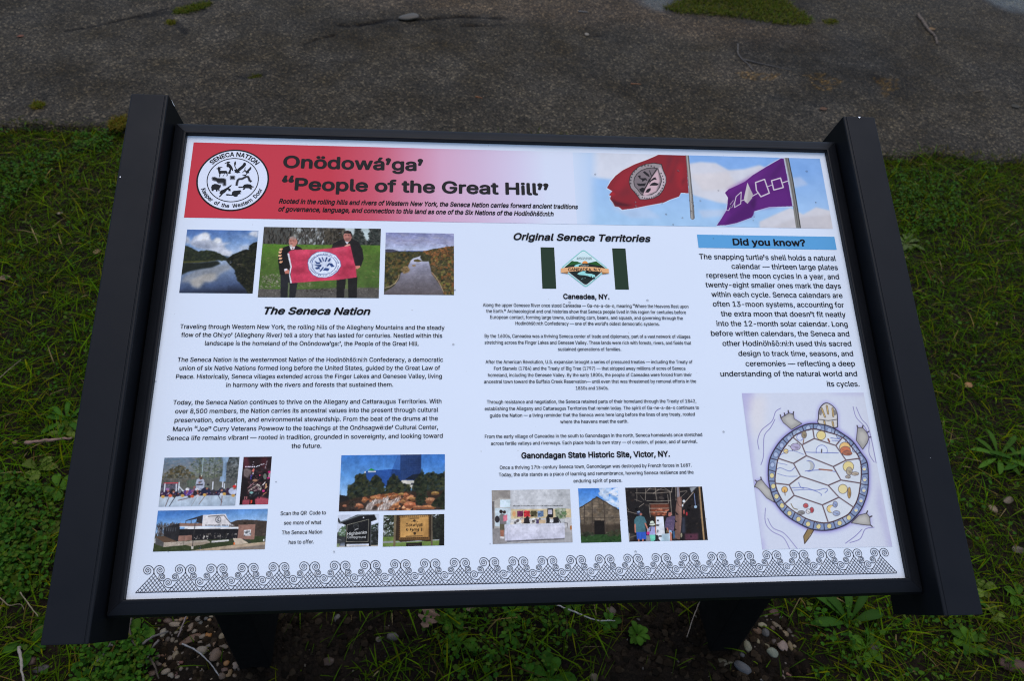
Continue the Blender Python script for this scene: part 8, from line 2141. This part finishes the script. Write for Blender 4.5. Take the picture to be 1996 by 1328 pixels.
twig('stalk', [[(47, 1165), (66, 1190), (84, 1215)]], .0014, (.17, .14, .085), 'dry straw beside the lower left bar', 'stalk', TW, .032)
twig('stalk', [[(0, 1168), (32, 1198), (50, 1182), (54, 1200)]], .0012, (.15, .115, .07), 'crooked dry stem at the left border', 'stalk', TW, .03)
twig('stick', [[(1785, 36), (1797, 52), (1806, 66), (1820, 80), (1823, 94)]], .0085, (.11, .085, .065), 'thick bent stick lying on the asphalt at the upper right', 'stick', TW, 0, None, True)
twig('twig', [[(1436, 93), (1436, 112), (1444, 122), (1456, 132), (1467, 146)], [(1444, 122), (1480, 131), (1540, 144)]], .0042, (.085, .075, .065), 'forked twig lying on the asphalt behind the right half of the frame', 'twig', TW, 0, None, True)
twig('stick', [[(1894, 186), (1914, 184)]], .0042, (.12, .09, .06), 'short tan stick on the asphalt at the right', 'stick', TW, 0, None, True)
twig('stick', [[(1228, 170), (1248, 171)]], .0030, (.22, .10, .05), 'short rusty stick on the asphalt behind the frame', 'stick', TW, 0, None, True)
twig('stick', [[(926, 196), (940, 199)]], .0026, (.26, .10, .04), 'orange splinter on the asphalt close behind the frame', 'stick', TW, 0, None, True)
twig('stick', [[(1126, 28), (1145, 30)]], .004, (.14, .13, .12), 'grey splinter on the asphalt near the top border', 'stick', TW, 0, None, True)

# fallen leaves
def dead_leaf(px, py, L, rot, c, label, curl=1.0, road_=False, lobed=True):
    x0, y0 = G(px, py)
    z0 = (road_z(x0, y0) if road_ else float(ground_z(x0, y0))) + (.004 if road_ else .012)
    up, lo = [], []
    for t in np.linspace(0, 1, 13):
        w = .34 * math.sin(math.pi * min(1, t * 1.02)) ** .8
        if lobed:
            w *= 1 + .45 * math.sin(t * 21)
        up.append((t, w)); lo.append((t, -w))
    V, C = [], []
    r = np.random.default_rng(int(px))
    for t, w in [q for p in zip(up, lo) for q in p]:
        a, b2 = (t - .5) * L, w * L
        V.append((x0 + a * math.cos(rot) - b2 * math.sin(rot), y0 + a * math.sin(rot) + b2 * math.cos(rot), z0 + curl * (abs(w) * L * .55 + (t - .5) ** 2 * L * .5)))
        C.append((*(np.array(c) * r.uniform(.8, 1.2)), 1))
    F = [(2 * i, 2 * i + 1, 2 * i + 3, 2 * i + 2) for i in range(12)]
    o = link('dead_leaf', np_mesh('dead_leaf', V, F, C, smooth=True), M_stick)
    return tag(o, label, 'dead leaf', 'fallen leaves')
dead_leaf(836, 1207, .052, 1.15, (.14, .085, .055), 'curled brown oak leaf under the middle of the lower rail')
dead_leaf(918, 1187, .024, .3, (.17, .11, .075), 'pale scrap of leaf just below the lower rail', 1, False, False)
dead_leaf(1812, 64, .05, .2, (.14, .08, .03), 'tan leaf caught beside the thick bent stick', .4, True, False)
dead_leaf(44, 80, .03, .4, (.12, .04, .02), 'reddish leaf scrap on the asphalt at the upper left', .3, True, False)
dead_leaf(1602, 220, .04, .3, (.08, .04, .02), 'leaf scrap on the asphalt just above the top rail', .3, True, False)
dead_leaf(1975, 215, .05, .1, (.04, .035, .025), 'grey leaf on the asphalt at the right border', .25, True, False)
dead_leaf(190, 492, .03, 1.2, (.14, .09, .04), 'tan leaf in the grass left of the left bar', .6, False, False)
dead_leaf(10, 545, .035, .5, (.13, .08, .05), 'brown leaf in the grass at the left border', .6, False, False)
dead_leaf(1885, 755, .03, .5, (.24, .12, .05), 'orange leaf in the grass right of the right bar', .6, False, False)
dead_leaf(118, 418, .018, .3, (.24, .19, .14), 'pale seed head in the grass left of the left bar', .8, False, False)
